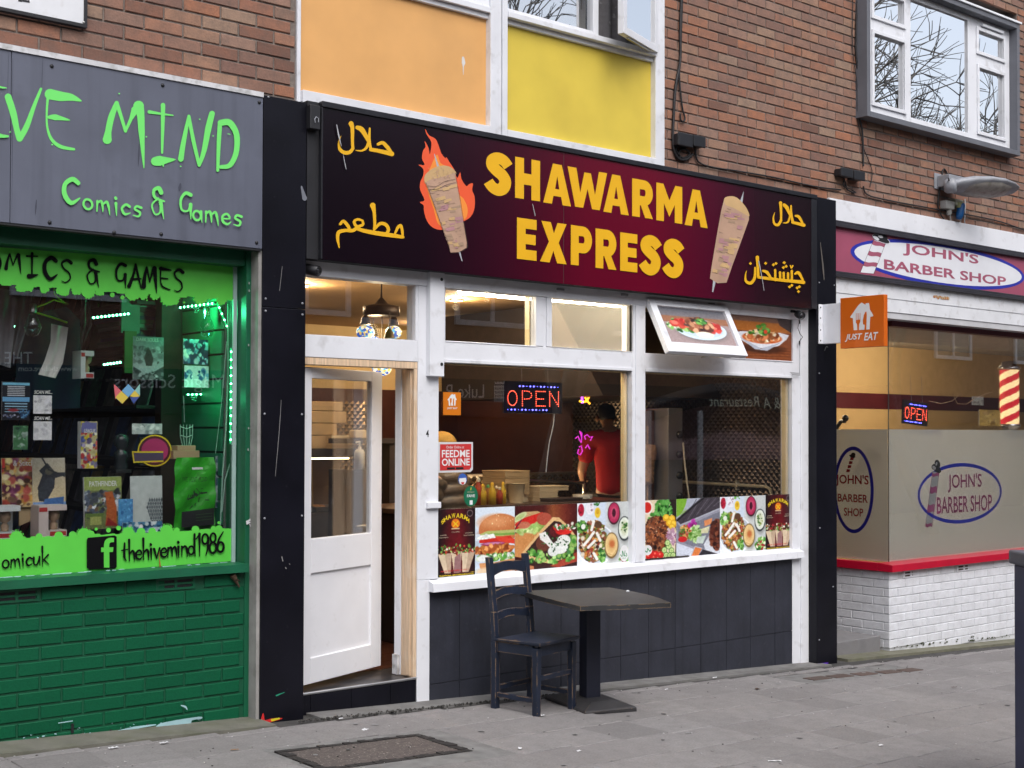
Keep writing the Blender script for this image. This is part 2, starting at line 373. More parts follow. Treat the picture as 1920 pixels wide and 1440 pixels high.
class Canvas:
 """a printed picture, painted into the vertices of a fine grid (flat print)"""
 def __init__(s,w_,h_,bg=(255,255,255)):
  s.w,s.h=w_,h_; s.a=np.ones((h_,w_,3))*np.array(bg,float)
  s.X,s.Y=np.meshgrid((np.arange(w_)+.5)/w_,(np.arange(h_)+.5)/h_); s.asp=h_/w_
 def put(s,m,c):
  m=np.clip(m,0,1)[...,None]; c=np.array(c,float); s.a=s.a*(1-m)+c*m
 def ell(s,cx,cy,rx,ry,c,rot=0.,soft=None):
  dx=s.X-cx; dy=(s.Y-cy)*s.asp; cr,sr=math.cos(rot),math.sin(rot); ry=ry*s.asp
  d=np.sqrt(((dx*cr+dy*sr)/rx)**2+((-dx*sr+dy*cr)/ry)**2); so_=soft or max(.02,1/(s.w*min(rx,ry)))
  s.put((1-d)/so_+.5,c); return s
 def poly(s,pts,c):
  m=np.zeros((s.h,s.w))
  for ox,oy in((-.25,-.25),(.25,-.25),(-.25,.25),(.25,.25)):
   X=s.X+ox/s.w; Y=s.Y+oy/s.h; ins=np.zeros((s.h,s.w),bool); n=len(pts)
   for i in range(n):
    (x0,y0),(x1,y1)=pts[i],pts[(i+1)%n]
    if y0!=y1:ins^=((Y<y0)!=(Y<y1))&(X<(x1-x0)*(Y-y0)/(y1-y0)+x0)
   m+=ins/4
  s.put(m,c); return s
 def rect(s,x0,y0,x1,y1,c):return s.poly([(x0,y0),(x1,y0),(x1,y1),(x0,y1)],c)
 def line(s,pts,wd,c):
  for a,b in zip(pts[:-1],pts[1:]):
   ax,ay,bx,by=a[0],a[1]*s.asp,b[0],b[1]*s.asp; X,Y=s.X,s.Y*s.asp
   L2=(bx-ax)**2+(by-ay)**2+1e-12; t=np.clip(((X-ax)*(bx-ax)+(Y-ay)*(by-ay))/L2,0,1)
   d=np.hypot(X-ax-t*(bx-ax),Y-ay-t*(by-ay)); s.put((wd/2-d)*s.w+.5,c)
  return s
 def vgrad(s,c0,c1):
  t=s.Y[...,None]; s.a=np.array(c0,float)*(1-t)+np.array(c1,float)*t; return s
 def hgrad(s,stops):
  xs=[q[0]for q in stops]; s.a=np.stack([np.interp(s.X,xs,[q[1][k]for q in stops])for k in range(3)],-1); return s
 def blobs(s,n,inside,size,cols,asp=(.5,1.),jit=18):
  k=0; tries=0
  while k<n and tries<n*40:
   tries+=1; x,y=RNG.random(2)
   if not inside(x,y):continue
   k+=1; r=RNG.uniform(*size); c=np.array(cols[RNG.integers(len(cols))],float)+RNG.normal(0,jit)
   s.ell(x,y,r,r*RNG.uniform(*asp)/s.asp,np.clip(c,0,255),RNG.uniform(0,3.14),soft=.5)
  return s
 def noise(s,amp,cell=6):
  g=RNG.normal(0,amp,(s.h//cell+2,s.w//cell+2)); yi=np.arange(s.h)/cell; xi=np.arange(s.w)/cell
  y0=yi.astype(int); x0=xi.astype(int); fy=(yi-y0)[:,None]; fx=(xi-x0)[None]
  v=(g[y0][:,x0]*(1-fy)*(1-fx)+g[y0+1][:,x0]*fy*(1-fx)+g[y0][:,x0+1]*(1-fy)*fx+g[y0+1][:,x0+1]*fy*fx)
  s.a=np.clip(s.a+v[...,None],0,255); return s
 def mesh(s,name,TL,TR,BL,m,thick=None):
  TL,TR,BL=(np.asarray(p,float)for p in(TL,TR,BL))
  gx=np.linspace(0,1,s.w+1); gy=np.linspace(0,1,s.h+1)
  V=TL+gx[None,:,None]*(TR-TL)+gy[:,None,None]*(BL-TL); V=V.reshape(-1,3)
  k=s.w+1; i,j=np.meshgrid(np.arange(s.h),np.arange(s.w),indexing='ij'); a=(i*k+j).ravel()
  Fc=np.stack([a,a+k,a+k+1,a+1],1)
  me=bpy.data.meshes.new(name); me.from_pydata(V.tolist(),[],Fc.tolist()); me.materials.append(m)
  c=s.a/255; c=np.where(c<=.04045,c/12.92,((c+.055)/1.055)**2.4).reshape(-1,3)
  at=me.color_attributes.new('Col','FLOAT_COLOR','CORNER')
  arr=np.ones((len(c),4,4),np.float32); arr[:,:,:3]=c[:,None,:]; at.data.foreach_set('color',arr.ravel()); me.update(); return me
def inell(cx,cy,rx,ry):return lambda x,y:((x-cx)/rx)**2+((y-cy)/ry)**2<1
# ------------------------------------------------------------------ masonry
BMESH={}
def brick_mesh(L,H,T,m,ch=.004,var=0):
 key=(round(L,3),H,T,m.name,ch,var)
 if key not in BMESH:
  b=MB(); h=L/2; k=H/2; c=ch; jr=random.Random(hash((key[0],var))&999)
  j=lambda:jr.uniform(-.0016,.0016)
  Fr=[(-h+c+j(),0,-k+c+j()),(h-c+j(),0,-k+c+j()),(h-c+j(),0,k-c+j()),(-h+c+j(),0,k-c+j())]
  M_=[(-h,c,-k),(h,c,-k),(h,c,k),(-h,c,k)]; Bk=[(-h,T,-k),(h,T,-k),(h,T,k),(-h,T,k)]
  b.face(Fr)
  for i in range(4):
   n=(i+1)%4; b.face([Fr[n],Fr[i],M_[i],M_[n]]); b.face([M_[n],M_[i],Bk[i],Bk[n]])
  BMESH[key]=b.mesh('brick',m)
 return BMESH[key]
def masonry(name,parent,mtx,spans,mobj,matt,limit=300,T=.03,org=None,lim_fn=None):
 """spans: (x, z, L, H) of each piece on the wall's own face plane; mtx takes that plane into the world"""
 items=[]
 for(x,z,L,H)in spans:
  c=mtx@Vector((x,0,z)); u,v=proj(c); q=AX@(np.array(c)-CAM)
  inn=q[2]>0 and-30<u<1950 and-30<v<1470
  items.append((0 if inn else 1,q[2],x,z,L,H,u,v))
 items.sort(); far=[]
 for k,it in enumerate(items):
  vis,_,x,z,L,H,u,v=it
  if k<limit and vis==0:
   me=brick_mesh(L,H,T,mobj,var=random.randrange(4)); o=bpy.data.objects.new(name,me); COL.objects.link(o)
   o.parent=parent; o.matrix_local=Matrix.Translation(-ORG.get(parent,Vector()))@mtx@Matrix.Translation((x,random.uniform(-.002,.0015),z))@Matrix.Rotation(random.uniform(-.003,.003),4,'Y')
  else:far.append(it)
 if far and matt:
  b=MB(); att=[]
  for _,_,x,z,L,H,u,v in far:
   h,k,c=L/2,H/2,.004; o=random.uniform(-.002,.0015); r=random.random()
   Fr=[(x-h+c,o,z-k+c),(x+h-c,o,z-k+c),(x+h-c,o,z+k-c),(x-h+c,o,z+k-c)]; Bk=[(x-h,T,z-k),(x+h,T,z-k),(x+h,T,z+k),(x-h,T,z+k)]
   Fr=[mtx@Vector(p)for p in Fr]; Bk=[mtx@Vector(p)for p in Bk]
   b.face(Fr,0,(r,r,r))
   for i in range(4):n=(i+1)%4; b.face([Fr[n],Fr[i],Bk[i],Bk[n]],0,(r,r,r))
  o=link(name+'work',b.mesh(name+'work',matt,'rnd'),parent); o['kind']='stuff'
def bond(x0,x1,z0,z1,L=.234,H=.078,J=.011,shift=0.,holes=(),snap=None):
 """stretcher bond clipped to a rectangle minus holes"""
 out=[]; k=0; z=z0
 while z<z1-.02:
  zt=min(z+H,z1); x=x0-L+(shift+(k%2)*L/2)%L
  while x<x1:
   a,b=max(x,x0),min(x+L,x1); segs=[(a,b)]
   for hx0,hx1,hz0,hz1 in holes:
    if hz0<(z+zt)/2<hz1:
     ns=[]
     for s0,s1 in segs:
      if s1<=hx0 or s0>=hx1:ns.append((s0,s1))
      else:
       if s0<hx0:ns.append((s0,hx0))
       if s1>hx1:ns.append((hx1,s1))
     segs=ns
   for s0,s1 in segs:
    if s1-s0>.03:out.append(((s0+s1)/2,(z+zt)/2,s1-s0-J,zt-z-J))
   x+=L
  z+=H; k+=1
 return out
# ================================================================== THE GROUND
GX=[-70,-8,22,90]
def gzz(x):return gz(min(max(x,-8),22))
b=MB(); xs=GX; rows=[[(x,y,gzz(x)-.014)for x in xs]for y in(9,-13,-46,-120)]
b.grid([r[::-1]for r in rows],0,sm=False)
PAVE=mat('dark_paving_joint',(.055,.052,.05),.95,var=.3,ns=15,bump=.5,bs=180,dirt=((.05,.05,.045),.6,20,.5,.7))
g=b.build('ground',PAVE); g['kind']='structure'
pav=bpy.data.objects.new('pavement',None); COL.objects.link(pav); pav['kind']='structure'; ORG[pav]=Vector((0,0,0)); pav.location=(0,0,0)
# slabs: laid on the falling plane
P_=.385; slabs=[]
CX0,CX1,CY0,CY1=3.395,4.325,-1.335,-.835
for r in range(-1,12):
 y1=-.37-P_*r; y0=y1-P_
 if r==-1:y1=-.285
 for k in range(-5,34):
  x0=2.57+P_*k; x1=x0+P_
  cx,cy=(x0+x1)/2,(y0+y1)/2
  if CX0-.07<cx<CX1+.07 and CY0-.05<cy<CY1+.05:continue
  if 8.05<cx<9.5 and-.80<cy<-.42:continue
  slabs.append((cx,-cy,x1-x0-.009,y1-y0-.009))
mtx=Matrix(((1,0,0,0),(0,0,-1,0),(-.0462,-1,0,.187),(0,0,0,1)))
mtx=Matrix(((1,0,0,0),(0,0,-1,0),(-.0462,-1,0,.187),(0,0,0,1)))
masonry('paving_slab',pav,mtx,slabs,SLAB,SLABA,limit=300,T=.012)
# narrow cut pieces round the cover and the brick patch
b=MB()
def flatbox(b,x0,x1,y0,y1,t0,t1,m=0):
 b.hexa([(x0,y0,gz(x0)+t0),(x1,y0,gz(x1)+t0),(x1,y1,gz(x1)+t0),(x0,y1,gz(x0)+t0),(x0,y0,gz(x0)+t1),(x1,y0,gz(x1)+t1),(x1,y1,gz(x1)+t1),(x0,y1,gz(x0)+t1)],m)
flatbox(b,3.345,4.49,-.83,-.758,-.013,-.003); flatbox(b,3.345,4.49,-1.52,-1.34,-.013,-.002); flatbox(b,4.335,4.49,-1.335,-.835,-.013,-.003)
flatbox(b,3.345,3.385,-1.335,-.835,-.013,-.003)
flatbox(b,8.0,9.5,-.80,-.40,-.013,-.004)
b.build('concrete_infill',mat('pale_cement_infill',(.19,.185,.18),.95,var=.2,ns=9,bump=.5,bs=150,dirt=((.11,.105,.10),.6,7,.5,.75)),pav)
b=MB(); b.prism([(x,gz(x)+t)for x,t in((-2,-.03),(3.72,-.03),(3.72,.012),(-2,.012))],-.28,.05); b.build('concrete_strip',CONC,pav,bevel=.004)
b=MB(); b.prism([(x,gz(x)+t)for x,t in((4.08,-.03),(9.0,-.03),(9.0,.001),(4.08,.001))],-.20,.05); b.build('concrete_strip',mat('grey_cement_fillet',(.17,.165,.16),.95,var=.2,ns=9,bump=.5,bs=150,dirt=((.12,.115,.10),.6,7,.5,.75)),pav)
b=MB(); b.prism([(x,gz(x)+t)for x,t in((9.36,-.03),(15,-.03),(15,.010),(9.36,.010))],-.10,.2); b.build('concrete_strip',mat('mossy_concrete',(.155,.15,.11),.95,var=.2,bump=.4,bs=120,dirt=((.09,.10,.04),.55,8,.5,.75)),pav,bevel=.006)
PBR=brick_mat('paving_brick_clay',[(.085,.055,.047),(.11,.07,.058),(.075,.05,.042)])
for k,(x,y)in enumerate(((8.28,-.60),(8.55,-.61),(8.84,-.63),(9.13,-.66),(9.40,-.68))):
 b=MB(); flatbox(b,x-.115,x+.115,y-.055,y+.055,-.01,.002); b.build('paving_brick',PBR,pav,bevel=.003)
# access cover
ac=thing('access_cover','rectangular access cover with brown gravel infill and rough black frame','access cover',(3.86,-1.08,gz(3.86)))
b=MB()
for x0,x1,y0,y1 in((CX0,CX1,CY1-.035,CY1),(CX0,CX1,CY0,CY0+.05),(CX0,CX0+.045,CY0+.05,CY1-.035),(CX1-.05,CX1,CY0+.05,CY1-.035)):
 n=max(4,int(max(x1-x0,y1-y0)/.05))
 for i in range(n):
  if x1-x0>y1-y0:flatbox(b,x0+(x1-x0)*i/n,x0+(x1-x0)*(i+.93)/n,y0+random.uniform(-.008,.004),y1+random.uniform(-.004,.008),-.013,random.uniform(-.002,.004))
  else:flatbox(b,x0+random.uniform(-.012,.003),x1+random.uniform(-.003,.014),y0+(y1-y0)*i/n,y0+(y1-y0)*(i+.93)/n,-.013,random.uniform(-.002,.004))
b.build('frame',mat('rough_bitumen',(.026,.022,.021),.9,var=.4,ns=30,bump=.8,bs=90),ac)
b=MB(); flatbox(b,CX0+.045,CX1-.05,CY0+.05,CY1-.035,-.013,-.003)
GRAV=mat('brown_gravel_infill',(.105,.085,.078),.95,var=.25,ns=40,bump=.8,bs=160,dirt=((.42,.38,.33),.9,75,.62,.70)); b.build('infill',GRAV,ac)
# ================================================================== UPPER STOREY
bl=thing('brick_building','red brick upper storey with white framed windows over the shops','building',(6,0,3.7))
HX=rect(1629,-260,1914,280,0.0)
WX0,WX1,WZ0,WZ1=9.86,12.36,4.59,6.02
holes=[(3.98,7.19,3.0,9.0),(WX0,WX1,WZ0,WZ1)]
b=MB()
for x0,x1,z0,z1 in((-4,3.985,3.0,6.9),(7.185,WX0,3.0,6.9),(WX1,23,3.0,6.9),(WX0,WX1,3.0,WZ0),(WX0,WX1,WZ1,6.9)):
 b.box(x0,x1,.008,.35,z0,z1)
b.build('wall',MORTAR,bl)
sp=bond(1.2,14.5,3.72,6.75,shift=.06,holes=holes)
masonry('brick',bl,Matrix.Identity(4),sp,BR_OBJ,BR_ATT,limit=300)
b=MB(); b.box(-4,23,-.02,.35,6.9,7.1); b.box(-4,23,-.02,8,7.1,7.3); b.box(-4,-3.9,.35,8,-.5,7.1); b.box(22.9,23,.35,8,-1.2,7.1); b.box(-4,23,8,8.1,-1.2,7.1)
b.build('parapet',CONC,bl)
# white framed panel bay
GAP=mat('dirty_white_frame',(.71,.72,.76),.45,var=.07,ns=4,dirt=((.3,.28,.26),.5,12,.56,.8))
mx0,mx1=S(914.5,200)[0],S(946,200)[0]; jx0,jx1=S(1224,200)[0],S(1243.5,200)[0]; lx0,lx1=S(556,100)[0],S(559.5,100)[0]
zb0,zb1=S(947,253)[1],S(947,244.5)[1]; zt0,zt1=S(947,44)[1],S(947,24)[1]
b=MB()
b.box(lx0,lx1+.012,-.01,.2,zb0-.1,6.9); b.box(mx0,mx0+.045,-.03,.2,zb0-.1,6.9); b.box(mx0+.049,mx0+.10,-.022,.2,zb0-.1,6.9); b.box(mx0+.104,mx1,-.034,.2,zb0-.1,6.9)
b.box(jx0,jx0+.075,-.03,.2,zb0-.1,6.9); b.box(jx0+.078,jx1,-.016,.2,zb0-.1,6.9)
b.box(lx1+.012,mx0,-.035,.2,zb0-.05,zb1); b.box(mx1,jx0,-.035,.2,zb0-.05,zb1)
b.box(lx1+.012,mx0,-.03,.2,zt0+.035,zt1); b.box(mx1,jx0,-.045,.2,zt0+.035,zt1); b.box(lx1+.012,mx0,-.004,.2,zt0,zt0+.033); b.box(mx1,jx0,-.004,.2,zt0,zt0+.033)
b.build('window_frame',GAP,bl,bevel=.003)
b=MB(); b.box(lx1+.012,mx0,.022,.06,zb1,zt0); b.build('spandrel_panel',ORANGEP,bl,label='faded orange panel under the upstairs window')
b=MB(); b.box(mx1,jx0,.022,.06,zb1,zt0); b.build('spandrel_panel',YELLOWP,bl,label='yellow panel under the open upstairs window')
f=Flat(lambda u,v:surv(u,v,1,.022),off=.001); f.stroke([(868,108),(869,118),(868.5,125),(868.5,140)],[4,7,2,.8]); f.build('bird_mark',mat('bird_lime_white',(.62,.60,.58),.8),bl)
# windows above the panels
b=MB(); b.frame(lx1+.012,mx0,zt1,6.88,.06,-.012,.05); wn=b.build('window',WHITE,bl,bevel=.003)
b=MB(); b.box(lx1+.075,mx0-.063,.015,.03,zt1+.062,6.8); b.build('pane',UPGLASS,wn)
cx0=S(1108.5,40)[0]; cx1=S(1119,40)[0]
b=MB(); b.box(mx1,mx1+.012,-.02,.05,zt1,6.88); b.box(cx0,cx1,-.02,.05,zt1,6.88); b.box(mx1+.012,cx0,-.02,.05,zt1,zt1+.03); b.box(cx1,jx0,.0,.05,zt1,zt1+.02)
wn=b.build('window',WHITE,bl,bevel=.003)
b=MB(); b.box(mx1+.012,cx0,.012,.026,zt1+.03,6.88); b.build('pane',UPGLASS,wn)
# open casement, hinged on its right edge
hx,hz0=jx0-.005,S(1231,101,-.03)[1]
wd=hx-cx1; best=min(((abs(proj((hx-wd*math.cos(R(a)),-.03-wd*math.sin(R(a)),hz0))[0]-1165),a)for a in range(5,90)))[1]
ca,sa=math.cos(R(best)),math.sin(R(best)); ex=np.array([-ca,-sa,0]); ny=np.array([sa,-ca,0])*.5
def sash(b,a0,a1,z0,z1,t=.05,off=0.):b.obox(np.array([hx,-.03,0])+ex*(a0+a1)/2+np.array([0,0,(z0+z1)/2])+ny*off,ex*(a1-a0)/2,ny*t,np.array([0,0,(z1-z0)/2]))
b=MB(); sash(b,0,.055,hz0,6.8); sash(b,wd-.055,wd,hz0,6.8); sash(b,.055,wd-.055,hz0,hz0+.055)
sh=b.build('casement',WHITE,bl,bevel=.003,label='upstairs casement window swung open')
b=MB(); sash(b,.055,wd-.055,hz0+.055,6.8,.012); b.build('pane',UPGLASS,sh)
b=MB(); sash(b,wd-.02,wd-.012,hz0+.28,hz0+.45,.056,-.02); b.build('handle',STEEL,sh); b=MB(); sash(b,.1,wd-.1,hz0-.012,hz0-.004,.02); b.build('stay',STEEL,sh)
CURT=mat('grey_patterned_curtain',(.20,.19,.20),.9,var=.12,ns=30,dirt=((.42,.42,.42),.6,17,.62,.66))
b=MB(); b.grid([[(cx1-.06+i*.035,.14+.03*math.sin(i*1.3),z)for i in range(int((jx0-cx1+.08)/.035)+1)]for z in(zt1-.05,6.85)]); b.build('curtain',CURT,bl)
CURT2=mat('pale_green_curtain',(.20,.23,.21),.9,var=.2,ns=5,stretch=(14,14,.5))
b=MB(); b.grid([[(cx0-.28+i*.03,.16+.03*math.sin(i*1.5),z)for i in range(10)]for z in(zt1-.05,6.85)]); b.build('curtain',CURT2,bl)
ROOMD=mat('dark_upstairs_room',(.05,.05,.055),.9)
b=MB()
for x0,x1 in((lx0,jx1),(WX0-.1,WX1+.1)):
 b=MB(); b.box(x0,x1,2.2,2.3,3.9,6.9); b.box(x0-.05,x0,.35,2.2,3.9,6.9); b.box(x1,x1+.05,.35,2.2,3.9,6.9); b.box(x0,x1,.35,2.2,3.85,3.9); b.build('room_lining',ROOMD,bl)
# right upstairs window in its grey box
ox0=S(1626,120,-.12)[0]; oz0=S(1626,217,-.12)[1]; ox1=S(1913,250,-.12)[0]; oz1=S(1907,44,-.12)[1]
b=MB(); b.frame(ox0,ox1,oz0,oz1,.05,-.12,.01)
b.box(ox0-.02,ox1+.02,-.135,.01,oz1,oz1+.022,1)
wn=b.build('window_box',[GREYW,WHITE],bl,bevel=.003)
YF=-.035
def wrect(u0_,v0_,u1_,v1_):return rect(u0_,v0_,u1_,v1_,YF)
ga=wrect(1637,-30,1693,47.5); gb=wrect(1637.5,63,1694,207); gc=wrect(1707.5,5,1815.5,249); gd=wrect(1833,57,1880,111.5); ge=wrect(1834.5,127.5,1881,258.5)
gx0,gx1,gz0,gz1=ox0+.05,ox1-.05,oz0+.05,oz1-.05
gc=(gc[0],gc[1],gc[2],gz1-.055); ga=(ga[0],ga[1],ga[2],gz1-.11); gd=(gd[0],gd[1],gd[2],gz1-.12)
# frame strips cut round the five lights
bars=[(gx0,ga[0]),(ga[1],gc[0]),(gc[1],gd[0]),(gd[1],gx1)]
b=MB()
for x0,x1 in bars:b.box(x0,x1,YF,.06,gz0,gz1)
for(x0,x1),zs in(((ga[0],ga[1]),((gz0,gb[2]),(gb[3],ga[2]),(ga[3],gz1))),((gc[0],gc[1]),((gz0,gc[2]),(gc[3],gz1))),((gd[0],gd[1]),((gz0,ge[2]),(ge[3],gd[2]),(gd[3],gz1)))):
 for z0,z1 in zs:b.box(x0,x1,YF,.06,z0,z1)
wn=b.build('window',WHITE,bl,bevel=.004)
b=MB()
for q in(ga,gb,gd,ge):
 b=MB(); b.frame(q[0]-.035,q[1]+.035,q[2]-.035,q[3]+.035,.034,YF-.016,YF-.002); b.build('opening_light',WHITE,wn,bevel=.003)
for q in(ga,gb,gc,gd,ge):
 b=MB(); b.box(q[0],q[1],YF+.02,YF+.034,q[2],q[3]); b.build('pane',UPGLASS,wn)
b=MB(); b.box(gd[0]+.05,gd[1]-.02,YF-.03,YF-.016,gd[3]+.05,gd[3]+.075); b.build('trickle_vent',WHITE,wn)
# street name plate at top left
PL=rect(-80,-70,163,52.5,-.03)
sg=thing('street_name_plate','white street name plate with black edge at top left corner','sign',(PL[1],0,PL[2]))
b=MB(); b.frame(PL[0],PL[1],PL[2],PL[3],.018,-.035,0); b.build('frame',BLACKM,sg)
b=MB(); b.box(PL[0]+.018,PL[1]-.018,-.028,0,PL[2]+.018,PL[3]-.018); b.build('plate',mat('enamel_white',(.72,.73,.76),.35,var=.05,dirt=((.4,.36,.33),.4,14,.6,.8)),sg)
f=Flat(lambda u,v:surv(u,v,1,-.028)); f.poly([(34,-28),(41,-26.5),(41,4),(34,2.6)]); f.poly([(41.2,-1.5),(53,1),(54,-4),(56,5.5),(41.2,3)]); f.build('lettering',BLACKM,sg)
b=MB(); b.lathe([(.008,0),(.008,.005),(.002,.008)],surv(157,42,1,-.029),8,0,(0,-1,0)); b.build('screw',STEEL,sg)
# ================================================================== PILLARS BETWEEN THE SHOPS
YP=-.10
def pillar(uL,uR,vt,cat_label,zg):
 x0=S(uL,700,YP)[0]; x1=S(uR,700,YP)[0]; zt=S(uL,vt,YP)[1]
 t=thing('pillar',cat_label,'pillar',((x0+x1)/2,YP,zg)); return t,x0,x1,zt
t,x0,x1,zt=pillar(491.5,572.5,177,'black painted pillar between green comic shop and restaurant',gz(3.9)-.06)
zj=S(530,577,YP)[1]; PLX1=x1; PLX0=x0; PLZ=zt
b=MB(); b.box(x0,x1,YP,.10,gz(3.9)-.05,zj-.003); b.build('panel',BLACK,t,bevel=.003)
b=MB(); b.box(x0,x1,YP+.001,.10,zj,zt); b.build('panel',BLACK,t,bevel=.003)
b=MB(); b.box(x0-.022,x0-.001,YP+.012,.10,gz(3.7)-.02,S(490,470,YP)[1]); b.build('edge_strip',mat('bare_cement_edge',(.27,.26,.25),.9,var=.25,dirt=((.1,.1,.08),.6,10,.5,.8)),t)
for u,v in((503,182),(566,190),(498,560),(567,569),(498,583),(567,590),(496,776),(566,777),(496,972),(566,967)):
 b=MB(); p=surv(u,v,1,YP); b.lathe([(.007,0),(.006,.004),(0,.005)],p,7,0,(0,-1,0)); b.build('screw',GREYM,t)
f=Flat(lambda u,v:surv(u,v,1,YP),off=.0012)
f.stroke([(527,750),(524,800),(516,893)],[.6,1,.7],0); f.stroke([(565,350),(571,372)],[3,9],1); f.stroke([(529,500),(524,545)],.7,0)
f.stroke([(493,1338),(494,1354),(510,1350),(528,1347)],[2,9,6,2],2); f.stroke([(510,1350),(523,1347)],[5,3],3); f.stroke([(518,1304),(533,1298)],[3,1],4)
f.stroke([(528,1044),(530,1052)],1.6,0); f.stroke([(535,1064),(536,1066)],1.8,0); f.stroke([(542,1057),(543,1058)],1.4,0)
f.build('paint_marks',[mat('scratch_grey',(.22,.22,.22),.8),mat('scuff_grey',(.16,.17,.2),.8),mat('red_paint_splash',(.55,.02,.02),.5),mat('yellow_paint_splash',(.6,.5,.02),.5),mat('green_paint_splash',(.02,.25,.15),.5)],t)
t,x0,x1,zt=pillar(1531,1568.7,369,'black painted pillar between restaurant and barber shop',gz(9.2)-.06)
PRX0,PRX1=x0,x1
b=MB(); b.box(x0,x1,YP,.10,gz(9.2)-.06,S(1550,575,YP)[1]); b.build('panel',BLACK,t,bevel=.003)
b=MB(); b.box(x0,x1,YP+.002,.10,S(1550,575,YP)[1]+.003,zt); b.build('panel',BLACK,t,bevel=.003)
for u,v in((1536,530),(1564,535),(1536,700),(1537,990),(1562,1100),(1536,1200)):
 b=MB(); b.lathe([(.007,0),(.006,.004),(0,.005)],surv(u,v,1,YP),7,0,(0,-1,0)); b.build('screw',GREYM,t)
f=Flat(lambda u,v:surv(u,v,1,YP),off=.0012)
f.stroke([(1538,455),(1543,500),(1545,525)],[1,3,1],0); f.stroke([(1546,657),(1549,650),(1552,651)],1,1); f.stroke([(1533,1246),(1552,1243)],[4,2],2)
f.build('paint_marks',[mat('scuff_brown',(.10,.09,.08),.8),MATS['scratch_grey'],mat('violet_paint_splash',(.12,.03,.5),.5)],t)
# ================================================================== RESTAURANT SHOPFRONT
FLZ=S(574,1300)[1]
rf=thing('restaurant_shopfront','white framed restaurant shopfront with open door and dark grey plinth','shopfront',(6.5,0,gz(6.5)))
def pb(b,u0_,v0_,u1_,v1_,y0,y1,m=0):
 q=rect(u0_,v0_,u1_,v1_,y0); b.box(q[0],q[1],y0,y1,q[2],q[3],m); return q
hz=S(605,487,-.03)[1]
dx0,dx1=S(566,800)[0],S(783,800)[0]
fgl=rect(570,516,776,638,.04)
fgz0,fgz1=S(576,517,.04)[1]-.0,0
fz1=S(576,517,.02)[1]; fz0=S(776,638,.02)[1]; fx1=S(776,600,.02)[0]
tz=S(575,669)[1]
px0,px1=S(783,800)[0],S(822,800)[0]
w1x0,w1x1=S(822,900)[0],S(1183,900)[0]; mux0,mux1=w1x1,S(1208,850)[0]
w2x0,w2x1=mux1,S(1485,900)[0]; rx1=S(1530,800)[0]
wz0=S(822,1085)[1]; wz1=S(822,679)[1]
tlz=S(1185,660)[1]; tlt=S(833,538)[1]
b=MB(); b.box(3.98,rx1,-.015,.10,fz1,hz+.03)
b.build('head_rail',WHITE,rf,bevel=.003)
b=MB(); b.box(3.98,rx1,-.06,-.017,hz+.006,hz+.026); b.build('drip_ledge',WHITE,rf,bevel=.003)
b=MB(); b.box(3.98,px0,0,.10,tz,fz0-.002); b.build('transom',WHITE,rf,bevel=.003)
b=MB(); b.box(fx1,px0,.002,.10,fz0,fz1); b.build('post',WHITE,rf)
b=MB(); b.box(4.0,fx1,.04,.046,fz0,fz1); b.build('fanlight_pane',TIMEGLASS,rf)
b=MB(); pxm=S(803,1110)[0]+.010; b.hexa([(px0,-.004,gz(5)-.02),(pxm,-.004,gz(5)-.02),(pxm,.12,gz(5)-.02),(px0,.12,gz(5)-.02),(px0,-.004,wz0),(pxm,-.004,wz0),(pxm,.12,wz0),(px0,.12,wz0)]); b.box(px0,px1,-.004,.029,wz0+.0005,fz1); b.build('post',WHITE,rf,bevel=.004)
b=MB(); q=rect(807,515,833,706,-.05); b.box(q[0],q[1],-.05,-.005,q[2],hz-.005); b.build('shutter_guide',WHITE,rf,bevel=.003)
for v in(524,683):
 b=MB(); b.lathe([(.011,0),(.011,.003),(.007,.003)],surv(828,v,1,-.05),10,0,(0,-1,0)); b.build('screw_hole',BLACKM,rf)
b=MB(); q=rect(803,942,823,953,-.03); b.box(q[0],q[1]+.02,-.03,-.005,q[2],q[3]); b.build('latch_block',WHITE,rf,bevel=.004)
# raw timber lintel and jamb in the door opening
b=MB(); b.box(3.98,dx1,.004,.10,S(575,683)[1],tz-.002); b.build('lintel_lining',PINE,rf,bevel=.002)
dtop=S(575,683)[1]
b=MB(); b.box(dx1-.026,dx1-.001,.004,.14,FLZ,dtop-.002); b.box(dx1-.035,dx1-.027,.03,.09,FLZ+.01,dtop-.01); b.build('jamb_lining',PINE,rf,bevel=.002,label='raw unpainted timber door jamb')
b=MB(); b.box(dx1-.03,px0+.10,.145,.215,FLZ,dtop+.2); b.build('inner_jamb',WHITE,rf,bevel=.003)
b=MB(); b.box(dx1-.05,dx1-.031,.15,.21,FLZ,FLZ+.13); b.build('skirting_block',mat('worn_white_paint',(.6,.6,.62),.6,var=.15,dirt=((.2,.19,.18),.7,16,.45,.65)),rf,bevel=.003)
b=MB(); b.box(dx1-.028,dx1-.0265,.06,.1,1.0,1.03); b.build('latch_plate',BLACKM,rf)
